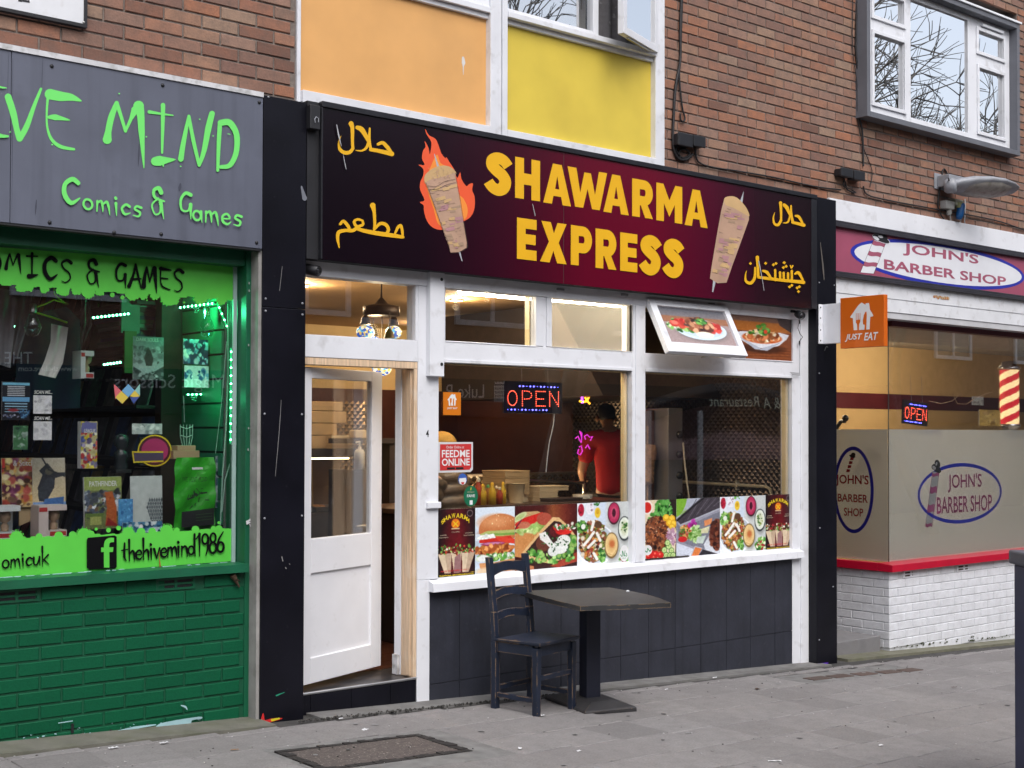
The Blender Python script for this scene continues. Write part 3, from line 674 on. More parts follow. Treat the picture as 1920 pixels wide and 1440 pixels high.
# transom over windows, mullion, right post
b=MB(); b.box(px1,mux0,-.008,.10,wz1,tlz); b.box(mux1,w2x1,-.006,.10,wz1,S(1484,678)[1]); b.build('transom',WHITE,rf,bevel=.003)
b=MB(); b.box(px1+.0,mux0,-.016,-.008,wz1,wz1+.022); b.box(mux1,w2x1,-.014,-.006,wz1,wz1+.022); b.build('transom_bead',WHITE,rf,bevel=.002)
b=MB(); b.box(mux0,mux1,-.012,.10,wz0-.01,fz1); b.box(mux0+.03,mux1-.03,-.02,-.012,wz0,fz1); b.build('mullion',WHITE,rf,bevel=.003)
b=MB(); b.box(w2x1,rx1,-.004,.12,gz(9)-.03,fz1); b.box(w2x1+.1,rx1-.02,-.014,-.004,gz(9)-.02,fz1); b.build('post',WHITE,rf,bevel=.003)
# toplights
def toplight(u0_,v0_,u1_,v1_,x0,x1,name,gl=TIMEGLASS):
 g0=rect(u0_,v0_,u1_,v1_,.0)
 b=MB(); zb,zt_=tlz+.003,fz1-.003
 b.box(x0,g0[0],-.012,.05,zb,zt_); b.box(g0[1],x1,-.012,.05,zb,zt_); b.box(g0[0],g0[1],-.012,.05,zb,g0[2]); b.box(g0[0],g0[1],-.012,.05,g0[3],zt_)
 o=b.build(name,WHITE,rf,bevel=.003)
 if gl:
  b=MB(); b.box(g0[0],g0[1],.012,.018,g0[2],g0[3]); b.build('pane',gl,o)
 return o,g0
t1x1=S(1017,600)[0]; t2x0=S(1023.5,600)[0]
o,G1=toplight(833.5,538,1003,651,px1+.0,t1x1,'toplight_sash')
o,G2=toplight(1033,555,1185,660,t2x0,mux0,'toplight_sash',DUSTGLASS); o['label']='toplight with dirty streaked glass'
b=MB(); b.box(t1x1+.002,t2x0-.002,-.002,.05,tlz,fz1); b.build('post',WHITE,rf)
for u,v in((1050,543),(1170,553),(1042+180,562),(1333,570)):
 b=MB(); p=surv(u,v,1,-.012); b.box(p[0]-.035,p[0]+.035,-.022,-.013,p[2]-.008,p[2]+.008); b.build('hinge',GREYM,rf,bevel=.002)
# fixed right toplight
t4x0=S(1358,640)[0]; G4=rect(1367.5,585,1484.5,679,0)
b=MB(); zb,zt_=S(1484,678)[1]+.003,fz1-.003
b.box(t4x0,G4[0],-.012,.05,zb,zt_); b.box(G4[1],w2x1,-.012,.05,zb,zt_); b.box(G4[0],G4[1],-.012,.05,zb,G4[2]); b.box(G4[0],G4[1],-.012,.05,G4[3],zt_)
o=b.build('toplight_frame',WHITE,rf,bevel=.003)
b=MB(); b.box(G4[0],G4[1],.004,.01,G4[2],G4[3]); b.build('pane',TIMEGLASS,o)
# top hung sash, open
sx0,sx1=mux1+.004,t4x0-.006; szt=S(1206,561)[1]; sh_=szt-S(1206,677)[1]
best=min(((abs(proj((sx0,-sh_*math.sin(R(a)),szt-sh_*math.cos(R(a))))[0]-1249)+abs(proj((sx0,-sh_*math.sin(R(a)),szt-sh_*math.cos(R(a))))[1]-661),a)for a in range(5,80)))[1]
ez=np.array([0,-math.sin(R(best)),-math.cos(R(best))]); nn=np.array([0,-math.cos(R(best)),math.sin(R(best))])
def tsash(b,x0,x1,d0,d1,t,off=0.,m=0):b.obox(np.array([(x0+x1)/2,-.012,szt])+ez*(d0+d1)/2+nn*off,((x1-x0)/2,0,0),nn*t/2,ez*(d1-d0)/2,m)
b=MB(); tsash(b,sx0,sx0+.07,0,sh_,.045); tsash(b,sx1-.06,sx1,0,sh_,.045); tsash(b,sx0+.07,sx1-.06,0,.06,.045); tsash(b,sx0+.07,sx1-.06,sh_-.085,sh_,.045)
sash3=b.build('toplight_sash',WHITE,rf,bevel=.003,label='toplight swung open on its top hinges')
b=MB(); tsash(b,sx0+.07,sx1-.06,.06,sh_-.085,.006,-.004); b.build('pane',TIMEGLASS,sash3)
S3=(sx0+.07,sx1-.06,.06,sh_-.085,ez,nn,szt)
b=MB(); b.tube([(sx1-.35,.05,szt-sh_+.03),(sx1-.12,-.10,szt-sh_+.09)],.006,6); b.build('stay_arm',STEEL,rf)
b=MB(); b.box(sx0,sx1,-.004,.1,szt-sh_-.03,szt-sh_-.003); b.build('sash_rebate',CREAM,rf)
# display panes
for x0,x1 in((w1x0,w1x1),(w2x0,w2x1)):
 b=MB(); b.box(x0,x1,.03,.036,wz0,wz1); b.build('display_pane',TIMEGLASS,rf)
 b=MB(); b.box(x1-.008,x1-.002,.04,.10,wz0+.01,wz1-.003); b.box(x0+.002,x0+.008,.04,.10,wz0+.01,wz1-.003); b.box(x0+.008,x1-.008,.04,.10,wz1-.01,wz1-.003); b.build('inner_reveal',CREAM,rf)
for g0 in(G1,G2):
 b=MB(); b.box(g0[1]-.008,g0[1]-.001,.052,.10,g0[2],g0[3]); b.build('inner_reveal',CREAM,rf)
# sill
sl0,sl1=S(803,1110)[0],S(1505,1046,-.04)[0]; sz1=wz0+.004; sz0=S(1505,1046,-.06)[1]
b=MB(); b.prismx([(-.06,sz0),(.12,sz0),(.12,sz1),(.03,sz1),(-.055,sz1-.03)],sl0,w2x1-.001); b.build('sill',WHITE,rf,bevel=.004)
b=MB(); b.prismx([(-.06,sz0+.001),(-.006,sz0+.001),(-.006,sz1-.012),(-.055,sz1-.03)],w2x1,sl1); b.build('sill',WHITE,rf,bevel=.003)
b=MB()
for k in range(14):
 x=S(1211,1040)[0]+k*.035; b.box(x,x+.033,.008+random.uniform(0,.006),.0285,sz1-.001,sz1+.006+random.uniform(0,.004))
b.build('rotten_paint_patch',mat('bare_dark_wood',(.03,.022,.018),.9,var=.4),rf)
# plinth cladding: separate panels
pj=[803,862,924,988,1052,1108,1164,1216,1266,1314,1362,1407,1453,1492]
pxs=[S(u,1150)[0]for u in pj]; pxs[0]=sl0+.012; pxs[-1]=w2x1-.001
zr=S(1297.5,1210.5)[1]
b=MB(); b.box(sl0+.012,w2x1,.012,.12,gz(8.9)-.05,sz0-.001); b.build('plinth',BLACKM,rf)
for a,c in zip(pxs[:-1],pxs[1:]):
 o=random.uniform(-.0015,.0015)
 b=MB(); b.box(a+.002,c-.002,.0+o,.012,zr+.002,sz0-.002); b.build('cladding_panel',SLATE,rf,bevel=.0015)
 b=MB(); b.hexa([(a+.002,o,gz(a)-.01),(c-.002,o,gz(c)-.01),(c-.002,.012,gz(c)-.01),(a+.002,.012,gz(a)-.01),(a+.002,o,zr-.002),(c-.002,o,zr-.002),(c-.002,.012,zr-.002),(a+.002,.012,zr-.002)]); b.build('cladding_panel',SLATE,rf,bevel=.0015)
# door step
b=MB(); b.box(3.98,px0-.001,.012,.4,gz(5)-.03,FLZ-.004); b.box(px0,5.05,.13,.4,gz(5)-.03,FLZ-.004); b.build('step',mat('worn_dark_step',(.03,.028,.03),.35,var=.3,ns=5,dirt=((.13,.1,.08),.5,9,.5,.7)),rf)
ux=[S(u,1300)[0]for u in(570,582,658.7,732)]; ux[0]=3.99; ux.append(px0-.003)
for a,c in zip(ux[:-1],ux[1:]):
 b=MB(); b.box(a+.0015,c-.0015,.0,.0115,gz(c)-.02,FLZ-.012); b.build('riser_tile',BLACK,rf,bevel=.001)
b=MB(); b.tube([(3.985,.004,FLZ-.004),(px0-.003,.004,FLZ-.004)],.009,8); b.build('step_nosing',mat('aluminium_strip',(.6,.6,.6),.3,metal=.9),rf)
# open door
hgx,hgy,dw=4.03,.05,.85
zb=S(563,1287,.05)[1]+.002; zt_=dtop-.012
th=min(((abs(proj((hgx+dw*math.cos(R(a)),hgy+dw*math.sin(R(a)),1.2))[0]-711),a)for a in np.arange(3,60,.5)))[1]
ex=np.array([math.cos(R(th)),math.sin(R(th)),0]); nd=np.array([math.sin(R(th)),-math.cos(R(th)),0])
print('door angle',th,'casement','sash',best)
def dpt(a,z,t=0.):return np.array([hgx,hgy,0])+ex*a+nd*t+np.array([0,0,z])
def dbox(b,a0,a1,z0,z1,t0,t1,m=0):b.obox(dpt((a0+a1)/2,(z0+z1)/2,(t0+t1)/2),ex*(a1-a0)/2,-nd*(t1-t0)/2,(0,0,(z1-z0)/2),m)
def door_a(u,z):
 return min(((abs(proj(dpt(a,z))[0]-u),a)for a in np.arange(0,dw+.01,.004)))[1]
ga0,ga1=.12,door_a(692,1.5)
def door_z(a,v):return min(((abs(proj(dpt(a,z))[1]-v),z)for z in np.arange(0,2.2,.004)))[1]
gzt,gzb=door_z(ga1,715),door_z(ga1,998); pzt,pzb=door_z(.4,1068),door_z(.4,1222)
b=MB(); dbox(b,0,ga0,zb,zt_,-.022,.022); dbox(b,ga1,dw,zb,zt_,-.022,.022); dbox(b,ga0,ga1,gzt,zt_,-.022,.022); dbox(b,ga0,ga1,pzt,gzb,-.022,.022); dbox(b,ga0,ga1,zb,pzb,-.022,.022)
dr=b.build('door',mat('white_door_paint',(.78,.78,.81),.4,var=.03,bump=.04,bs=30,dirt=((.4,.38,.36),.3,12,.62,.8)),rf,bevel=.004,label='white door with glazed upper half standing open')
b=MB(); dbox(b,ga0,ga1,pzb,pzt,-.008,.008); b.build('door_panel',MATS['white_door_paint'],dr)
b=MB(); dbox(b,ga0,ga1,gzb,gzt,-.003,.003); b.build('pane',TIMEGLASS,dr)
b=MB(); dbox(b,dw-.07,dw-.03,.98,1.12,-.03,-.022); b.tube([dpt(dw-.05,1.08,-.03),dpt(dw-.05,1.08,-.07),dpt(dw-.15,1.08,-.07)],.008); b.build('handle',STEEL,dr)
# house number, cameras, cables
hn=Flat(lambda u,v:surv(u,v,1,-.004)); hn.text('4',798.5,806,804,819.5,bold=.02); o=hn.build('house_number',BLACKM); tag(o,'small black number 4 on the white door post','house number')
def camera_thing(u,v,y,label,aim):
 p=surv(u,v,1,y); t=thing('security_camera',label,'security camera',p)
 aim=np.array(aim,float); aim/=np.linalg.norm(aim)
 b=MB(); b.lathe([(.0,-.045),(.03,-.045),(.033,-.02),(.033,.05),(.030,.055),(.026,.05),(.02,.045),(0,.045)],p,16,0,aim); b.build('body',RUBBER,t)
 b=MB(); b.lathe([(.020,.046),(.016,.052),(0,.054)],p,14,0,aim); b.build('lens',mat('lens_glass',(.03,.03,.035),.1),t)
 b=MB(); b.tube([p-aim*.01,p+np.array([0,.05,.03]),p+np.array([0,.09,.035])],.012,8); b.build('bracket',RUBBER,t)
camera_thing(584,506,-.05,'small black camera under the left end of the maroon sign',(.5,-1,-.25))
camera_thing(1499,590,-.10,'small black camera under the right end of the maroon sign',(-.6,-1,-.3))
b=MB(); pts=[surv(u,v,1,-.03)for u,v in((1499,596),(1498,606),(1496,615),(1500,626),(1505,632),(1499,640),(1499,648))]; b.tube(pts,.003,5); pts=[surv(u,v,1,-.02)for u,v in((1499,640),(1499,700))]; b.tube(pts,.0015,4); b.tube([surv(1499,600,1,-.03),surv(1499,607,1,-.03)],.007,6); b.tube([surv(1499,639,1,-.03),surv(1499,646,1,-.03)],.006,6)
tag(b.build('camera_cable',CABLE),'thin black cable dangling from the right camera','cable')
b=MB()
for k in range(3):b.tube([surv(1481+k*2,698+k*2,1,-.022),surv(1500,700+k*2,1,-.024)],.0018,4)
tag(b.build('tie_wire',CABLE),'dark wire twisted round the white post at the transom end','wire')
# ------------------------------------------------------------------ fascia sign
YS=-.13
fs=thing('restaurant_sign','long maroon and black fascia sign reading SHAWARMA EXPRESS','sign',(6.5,YS,2.7))
q0=rect(605,200,1519,574,YS); sgx0,sgx1=S(605,350,YS)[0],S(1521,480,YS)[0]; sgz0,sgz1=S(605,486.5,YS)[1],S(601,200,YS)[1]
sgt=S(601,189,YS)[1]; sbx0=PLX1+.004; sbx1=S(1531,480,YS)[0]
b=MB(); b.box(sbx0,sbx1,-.10,-.001,sgz0+.002,sgt-.004); b.build('case',BLACKM,fs)
b=MB(); b.box(sgx0-.012,sbx1,YS-.012,-.101,sgz1,sgt); b.box(sgx1,sbx1-.002,YS-.006,-.101,sgz0+.002,sgz1-.001); b.box(sgx0-.012,sgx0-.001,YS-.004,-.101,sgz0+.002,sgz1-.001); b.build('trim',mat('black_sign_trim',(.012,.012,.016),.35,var=.3,dirt=((.1,.1,.1),.4,40,.66,.75)),fs,bevel=.003)
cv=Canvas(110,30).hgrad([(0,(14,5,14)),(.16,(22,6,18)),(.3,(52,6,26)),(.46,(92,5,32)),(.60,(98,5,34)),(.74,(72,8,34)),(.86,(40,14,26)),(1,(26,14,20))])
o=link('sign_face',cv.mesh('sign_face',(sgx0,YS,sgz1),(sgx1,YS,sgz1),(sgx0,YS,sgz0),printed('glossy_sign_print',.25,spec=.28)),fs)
b=MB(); p=surv(594,218,1,YS); q=rect(582,195,604,244,-.15); b.box(q[0],q[1]-.012,-.15,-.101,q[2],q[3]); b.build('lock_box',BLACKM,fs,bevel=.004)
b=MB(); b.tube([surv(u,v,1,-.155)for u,v in((591,230),(590,223),(593,219),(597,222),(597,229))],.003,6); b.build('lock_loop',GREYM,fs)
f=Flat(lambda u,v:surv(u,v,1,YS),off=.001,step=.0003)
ol=lambda x,y:(900+x/4.3636,270+y/4.3636)
def place(x0,y0,x1,y1):
 a,c=ol(x0,y0),ol(x1,y1); q=rect(a[0],a[1],c[0],c[1],YS)
 f.fn=lambda s,t:(q[0]+(q[1]-q[0])*s,YS,q[3]-(q[3]-q[2])*t)
def bowl(cx,cy,ro,rov,ri,riv,n=14):
 A=np.linspace(-math.pi/2,math.pi/2,n)
 return[[(cx+ro*math.cos(s),cy+rov*math.sin(s)),(cx+ro*math.cos(t),cy+rov*math.sin(t)),(cx+ri*math.cos(t),cy+riv*math.sin(t)),(cx+ri*math.cos(s),cy+riv*math.sin(s))]for s,t in zip(A[:-1],A[1:])]
def rc(x0,y0,x1,y1):return[(x0,y0),(x1,y0),(x1,y1),(x0,y1)]
def letter(ch,*bx):
 place(*bx)
 if ch=='S':
  g=f.fn; f.fn=lambda s,t:g(s/.6,t)
  f.add(ribbon_px([(.53,.285),(.425,.17),(.29,.135),(.165,.2),(.15,.32),(.26,.425),(.38,.51),(.455,.635),(.415,.79),(.29,.865),(.155,.82),(.055,.705)],[.25,.265,.275,.28,.28,.285,.285,.28,.28,.275,.265,.25],cap=False))
 elif ch=='H':f.add([rc(0,0,.35,1),rc(.65,0,1,1),rc(.35,.37,.65,.645)])
 elif ch=='A':f.add([[(0,1),(.34,0),(.5,0),(.5,.3),(.425,.62),(.425,.8),(.36,.8),(.31,1)],[(1,1),(.66,0),(.5,0),(.5,.3),(.575,.62),(.575,.8),(.64,.8),(.69,1)],rc(.425,.62,.575,.8)])
 elif ch=='W':f.add([[(0,0),(.22,0),(.315,.62),(.42,.08),(.585,.08),(.69,.62),(.79,0),(1,0),(.81,1),(.615,1),(.50,.50),(.39,1),(.19,1)]])
 elif ch=='M':f.add([[(0,0),(.27,0),(.5,.42),(.73,0),(1,0),(1,1),(.71,1),(.71,.52),(.5,.86),(.29,.52),(.29,1),(0,1)]])
 elif ch=='E':f.add([rc(0,0,.44,1),rc(.44,0,1,.245),rc(.44,.375,.95,.62),rc(.44,.755,1,1)])
 elif ch=='X':f.add([[(.05,0),(.40,0),(.52,.27),(.65,0),(1,0),(.70,.49),(1,1),(.64,1),(.50,.70),(.36,1),(0,1),(.33,.49)]])
 elif ch in 'PR':
  f.add([rc(0,0,.37,1)]+[rc(.37,0,.58,.25),rc(.37,.43,.58,.68)]+bowl(.58,.34,.42,.34,.06,.09))
  if ch=='R':f.add([[(.40,.66),(.72,.62),(1,1),(.62,1)]])
for ch,bx in zip('SHAWARMAEXPRESS',((48,52,255,440),(287,103,490,470),(517,146,743,512),(715,182,1038,552),(1008,236,1215,585),(1243,280,1412,615),(1440,315,1652,655),(1672,359,1860,690),(300,601,460,957),(488,627,705,985),(740,662,913,1007),(942,690,1112,1032),(1143,722,1283,1052),(1308,735,1475,1085),(1497,765,1660,1107))):letter(ch,*bx); f.flush('letter',YEL,fs)
# calligraphy: traced brush strokes
f=Flat(lambda u,v:surv(u,v,1,YS),off=.001,step=.0003)
C_=lambda ox,oy,s,L:[(ox+x/s,oy+y/s)for x,y in L]
def A(L,wd,ox=600,oy=230,s=5.54):f.stroke(C_(ox,oy,s,L),[k*1.32/s for k in wd])
A([(322,10),(335,60),(336,180),(340,270)],[40,30,24,22]); A([(342,265),(310,305),(255,312),(205,275),(195,200),(216,140)],[24,28,30,26,12,4])
A([(385,50),(430,70),(475,140),(500,200)],[30,40,34,16]); A([(515,60),(510,190),(525,270)],[14,24,22]); A([(500,200),(480,260),(430,292),(370,288)],[18,22,14,6])
A([(525,280),(600,292),(745,325)],[28,30,36]); A([(600,225),(650,210),(700,260),(740,310)],[22,28,32,20])
f.flush('word',YEL,fs); A([(545,860),(560,930),(566,1050),(560,1110)],[44,26,22,20]); A([(565,1108),(620,1050),(680,1060),(708,1110),(690,1150)],[16,26,28,26,24])
A([(860,1190),(800,1180),(700,1165),(560,1145),(440,1120),(380,1100)],[22,30,34,34,30,24]); A([(855,1190),(850,1120),(835,1070),(805,1090),(770,1165)],[18,22,24,24,14])
A([(440,1020),(390,1005),(350,1030),(380,1080),(440,1060),(440,1030)],[16,20,22,24,22,18]); A([(390,1080),(340,1120),(260,1120),(190,1140),(180,1210),(196,1300)],[24,28,26,30,24,8]); A([(205,1055),(240,1025),(290,1080),(300,1120)],[20,26,26,20])
f.flush('word',YEL,fs); B_=dict(ox=1380,oy=340,s=6.547)
A([(540,265),(545,330),(548,430),(545,480)],[30,24,20,22],**B_); A([(546,480),(510,535),(465,520),(452,450),(468,385)],[24,26,22,14,5],**B_)
A([(585,290),(620,330),(650,410)],[30,36,16],**B_); A([(668,300),(670,400),(690,500)],[14,24,24],**B_); A([(655,420),(630,500),(570,512)],[16,18,6],**B_)
A([(685,505),(750,520),(825,540)],[24,28,32],**B_); A([(725,425),(765,440),(810,520)],[20,28,20],**B_)
f.flush('word',YEL,fs); A([(820,1240),(700,1228),(560,1215),(440,1200),(265,1178)],[34,30,28,28,26],**B_); A([(715,1135),(760,1125),(810,1210)],[18,30,20],**B_)
for u_,v0_ in((675,1100),(628,1130),(575,1125),(530,1120),(470,1090)):A([(u_,v0_),(u_+2,1215)],[22,20],**B_)
A([(320,1100),(370,1120),(420,1195)],[20,30,18],**B_); A([(250,935),(255,1020),(262,1170)],[34,26,24],**B_)
A([(222,1060),(218,1180),(170,1250),(110,1225),(105,1150),(118,1100)],[16,26,30,24,12,4],**B_)
A([(655,1035),(668,1065),(685,1035)],[12,12,12],**B_)
for x,y in((165,1010),(350,1008),(445,1025),(477,1010),(578,1000),(567,1060),(600,1045),(642,1298),(670,1278),(735,1310),(762,1295),(750,1355)):
 f.add([C_(1380,340,6.547,[(x-20,y),(x,y+20),(x+20,y),(x,y-20)])])
f.flush('word',YEL,fs)
# flame and kebab pictures
K=lambda L:C_(600,230,5.54,L)
from mathutils.geometry import tessellate_polygon
def fill(fl,pts,m):
 tri=tessellate_polygon([[Vector((x,y,0))for x,y in pts]]); fl.add([[pts[i]for i in t]for t in tri],m)
def smooth(pts,n=4):
 P=[np.array(p,float)for p in pts]; N=len(P); out=[]
 for i in range(N):
  p0,p1,p2,p3=P[i-1],P[i],P[(i+1)%N],P[(i+2)%N]
  for k in range(n):t=k/n; out.append(tuple(.5*((2*p1)+(-p0+p2)*t+(2*p0-5*p1+4*p2-p3)*t*t+(-p0+3*p1-3*p2+p3)*t**3)))
 return out
f=Flat(lambda u,v:surv(u,v,1,YS),off=.0008,step=.0004)
fill(f,smooth(K([(1092,65),(1130,130),(1200,170),(1235,250),(1260,320),(1300,370),(1312,360),(1350,420),(1395,490),(1425,575),(1455,515),(1470,590),(1520,660),(1545,640),(1588,632),(1580,700),(1605,770),(1605,880),(1570,970),(1490,1025),(1300,1110),(1180,1095),(1110,1020),(1080,920),(1075,860),(1035,825),(1085,805),(1040,700),(1040,620),(1070,550),(1070,480),(1022,437),(1085,440),(1058,370),(1070,290),(1095,250),(1085,190),(1125,260),(1140,330),(1155,240),(1150,190),(1105,120)]),3),0)
fill(f,smooth(K([(1435,730),(1490,790),(1530,880),(1525,970),(1480,1015),(1300,1080),(1220,1040),(1180,900),(1120,720),(1100,600),(1160,430),(1215,330),(1250,420),(1330,480)]),3),1)
fill(f,K([(1188,320),(1238,455),(1214,460),(1184,330)]),5)
fill(f,K([(1438,1345),(1456,1340),(1478,1438),(1470,1440)]),5)
body=K([(1092,620),(1150,590),(1260,565),(1400,520),(1420,640),(1450,800),(1490,1050),(1522,1250),(1520,1300),(1440,1345),(1352,1350),(1330,1260),(1260,1080),(1180,850)])
fill(f,smooth(K([(1080,580),(1100,530),(1170,475),(1250,448),(1330,452),(1390,490),(1408,540),(1300,600),(1170,640),(1098,640)]),3),2)
fill(f,body,3)
rg=random.Random(3); f.st=.00006
def across(t,s):
 l=np.interp(t,[0,.3,.65,.9,1],[1098,1180,1260,1335,1352]); r=np.interp(t,[0,.15,.4,.65,.95,1],[1402,1425,1455,1490,1522,1520]); y=600+t*745
 return(l+(r-l)*s,y-(s-.5)*np.interp(t,[0,1],[90,30]))
for k in range(46):
 t0=rg.uniform(.06,.93); s0=rg.uniform(0,.75); hh=rg.uniform(.02,.055); ww=rg.uniform(.15,.4); s1=min(1,s0+ww)
 f.add([K([across(t0,s0),across(t0+rg.uniform(-.004,.004),s1),across(t0+hh,s1),across(t0+hh*rg.uniform(.7,1),s0)])],rg.choice((2,4,6,3)))
for k in range(26):
 t0=rg.uniform(.0,.95); s0=rg.uniform(.02,.8); s1=min(.97,s0+rg.uniform(.03,.16)); f.add(ribbon_px(K([across(t0,s0),across(t0+.004,(s0+s1)/2),across(t0,s1)]),rg.uniform(.3,.6),cap=False),7)
for a,c in((0.02,.06),(.07,.1)):f.add(ribbon_px(K([across(a,.02),across(c,.3),across(a+.01,.6),across(c-.02,.97)]),.7,cap=False),7)
f.add(ribbon_px(body[4:]+body[:1],.55,cap=False),7); f.add(ribbon_px(body[3:9],.55,cap=False),7)
for k in range(40):x,y=rg.gauss(1250,70),rg.gauss(535,28); f.add([K([(x-5,y),(x,y+4),(x+6,y-1),(x,y-5)])],rg.choice((6,4,2)))
PICM=[mat('flame_red',(.80,.10,.03),.45,var=.02),mat('flame_orange',(.85,.27,.04),.45,var=.02),mat('bread_tan',(.55,.36,.17),.5,var=.1),mat('meat_tan',(.46,.29,.20),.5,var=.12),mat('meat_pink',(.42,.22,.23),.5,var=.1),mat('skewer_grey',(.4,.42,.45),.4),mat('meat_brown',(.36,.24,.16),.5,var=.1),mat('outline_dark',(.06,.035,.03),.6)]
f.build('flame_picture',PICM,fs); f=Flat(lambda u,v:surv(u,v,1,YS),off=.0008,step=.0004)
Q=lambda L:C_(1240,0,2.8235,L)
rb=Q([(350,1045),(400,1060),(465,1130),(440,1200),(330,1490),(290,1500),(262,1480),(275,1350),(310,1200),(335,1080)])
body2=[(1358,372),(1376,371),(1395,384),(1404,402),(1404,412),(1394,440),(1374,495),(1362,530),(1345,531),(1331,522),(1334,500),(1344,440),(1352,395)]
f.st=.0002
fill(f,[(1394.5,358),(1392,380),(1387,378)],5); fill(f,[(1337,524),(1342,527),(1337,548),(1335,547)],5)
fill(f,body2,3); fill(f,smooth([(1358,372),(1368,368),(1382,371),(1398,388),(1405,405),(1395,401),(1375,390),(1360,384)],3),2)
f.st=.00006
def acr2(t,s):
 y=392+t*132; l=np.interp(y,[385,440,500,524],[1355,1344,1335,1332]); r=np.interp(y,[400,440,495,530],[1404,1394,1375,1362]); return(l+(r-l)*s,y+(s-.5)*8)
for k in range(34):
 t0=rg.uniform(.04,.93); s0=rg.uniform(0,.7); s1=min(.88,s0+rg.uniform(.2,.45)); s0=max(s0,.06); hh=rg.uniform(.025,.06); f.add([[acr2(t0,s0),acr2(t0,s1),acr2(t0+hh,s1),acr2(t0+hh,s0)]],rg.choice((4,6,4,2)))
for k in range(14):t0=rg.uniform(0,.95); s0=rg.uniform(0,.8); f.add(ribbon_px([acr2(t0,s0),acr2(t0+.01,s0+.15)],.5,cap=False),7)
f.build('kebab_picture',PICM,fs)
f=Flat(lambda u,v:surv(u,v,1,YS),off=.014)
f.stroke([(629,235),(633,255),(638,275)],[1.5,2.5,.6]); f.stroke([(641,290),(645,310),(647,318)],[.6,1.6,.8]); f.stroke([(1420,490),(1426,520),(1430,545)],[2,1,.8]); f.stroke([(996,383),(1001,405)],[.8,1])
f.build('bird_marks',mat('bird_lime',(.4,.4,.42),.8),fs)
b=MB(); b.box(sgx0+1.95,sgx0+1.953,YS-.0009,YS-.0003,sgz0,sgz1); b.build('sheet_joint',MATS['outline_dark'],fs)
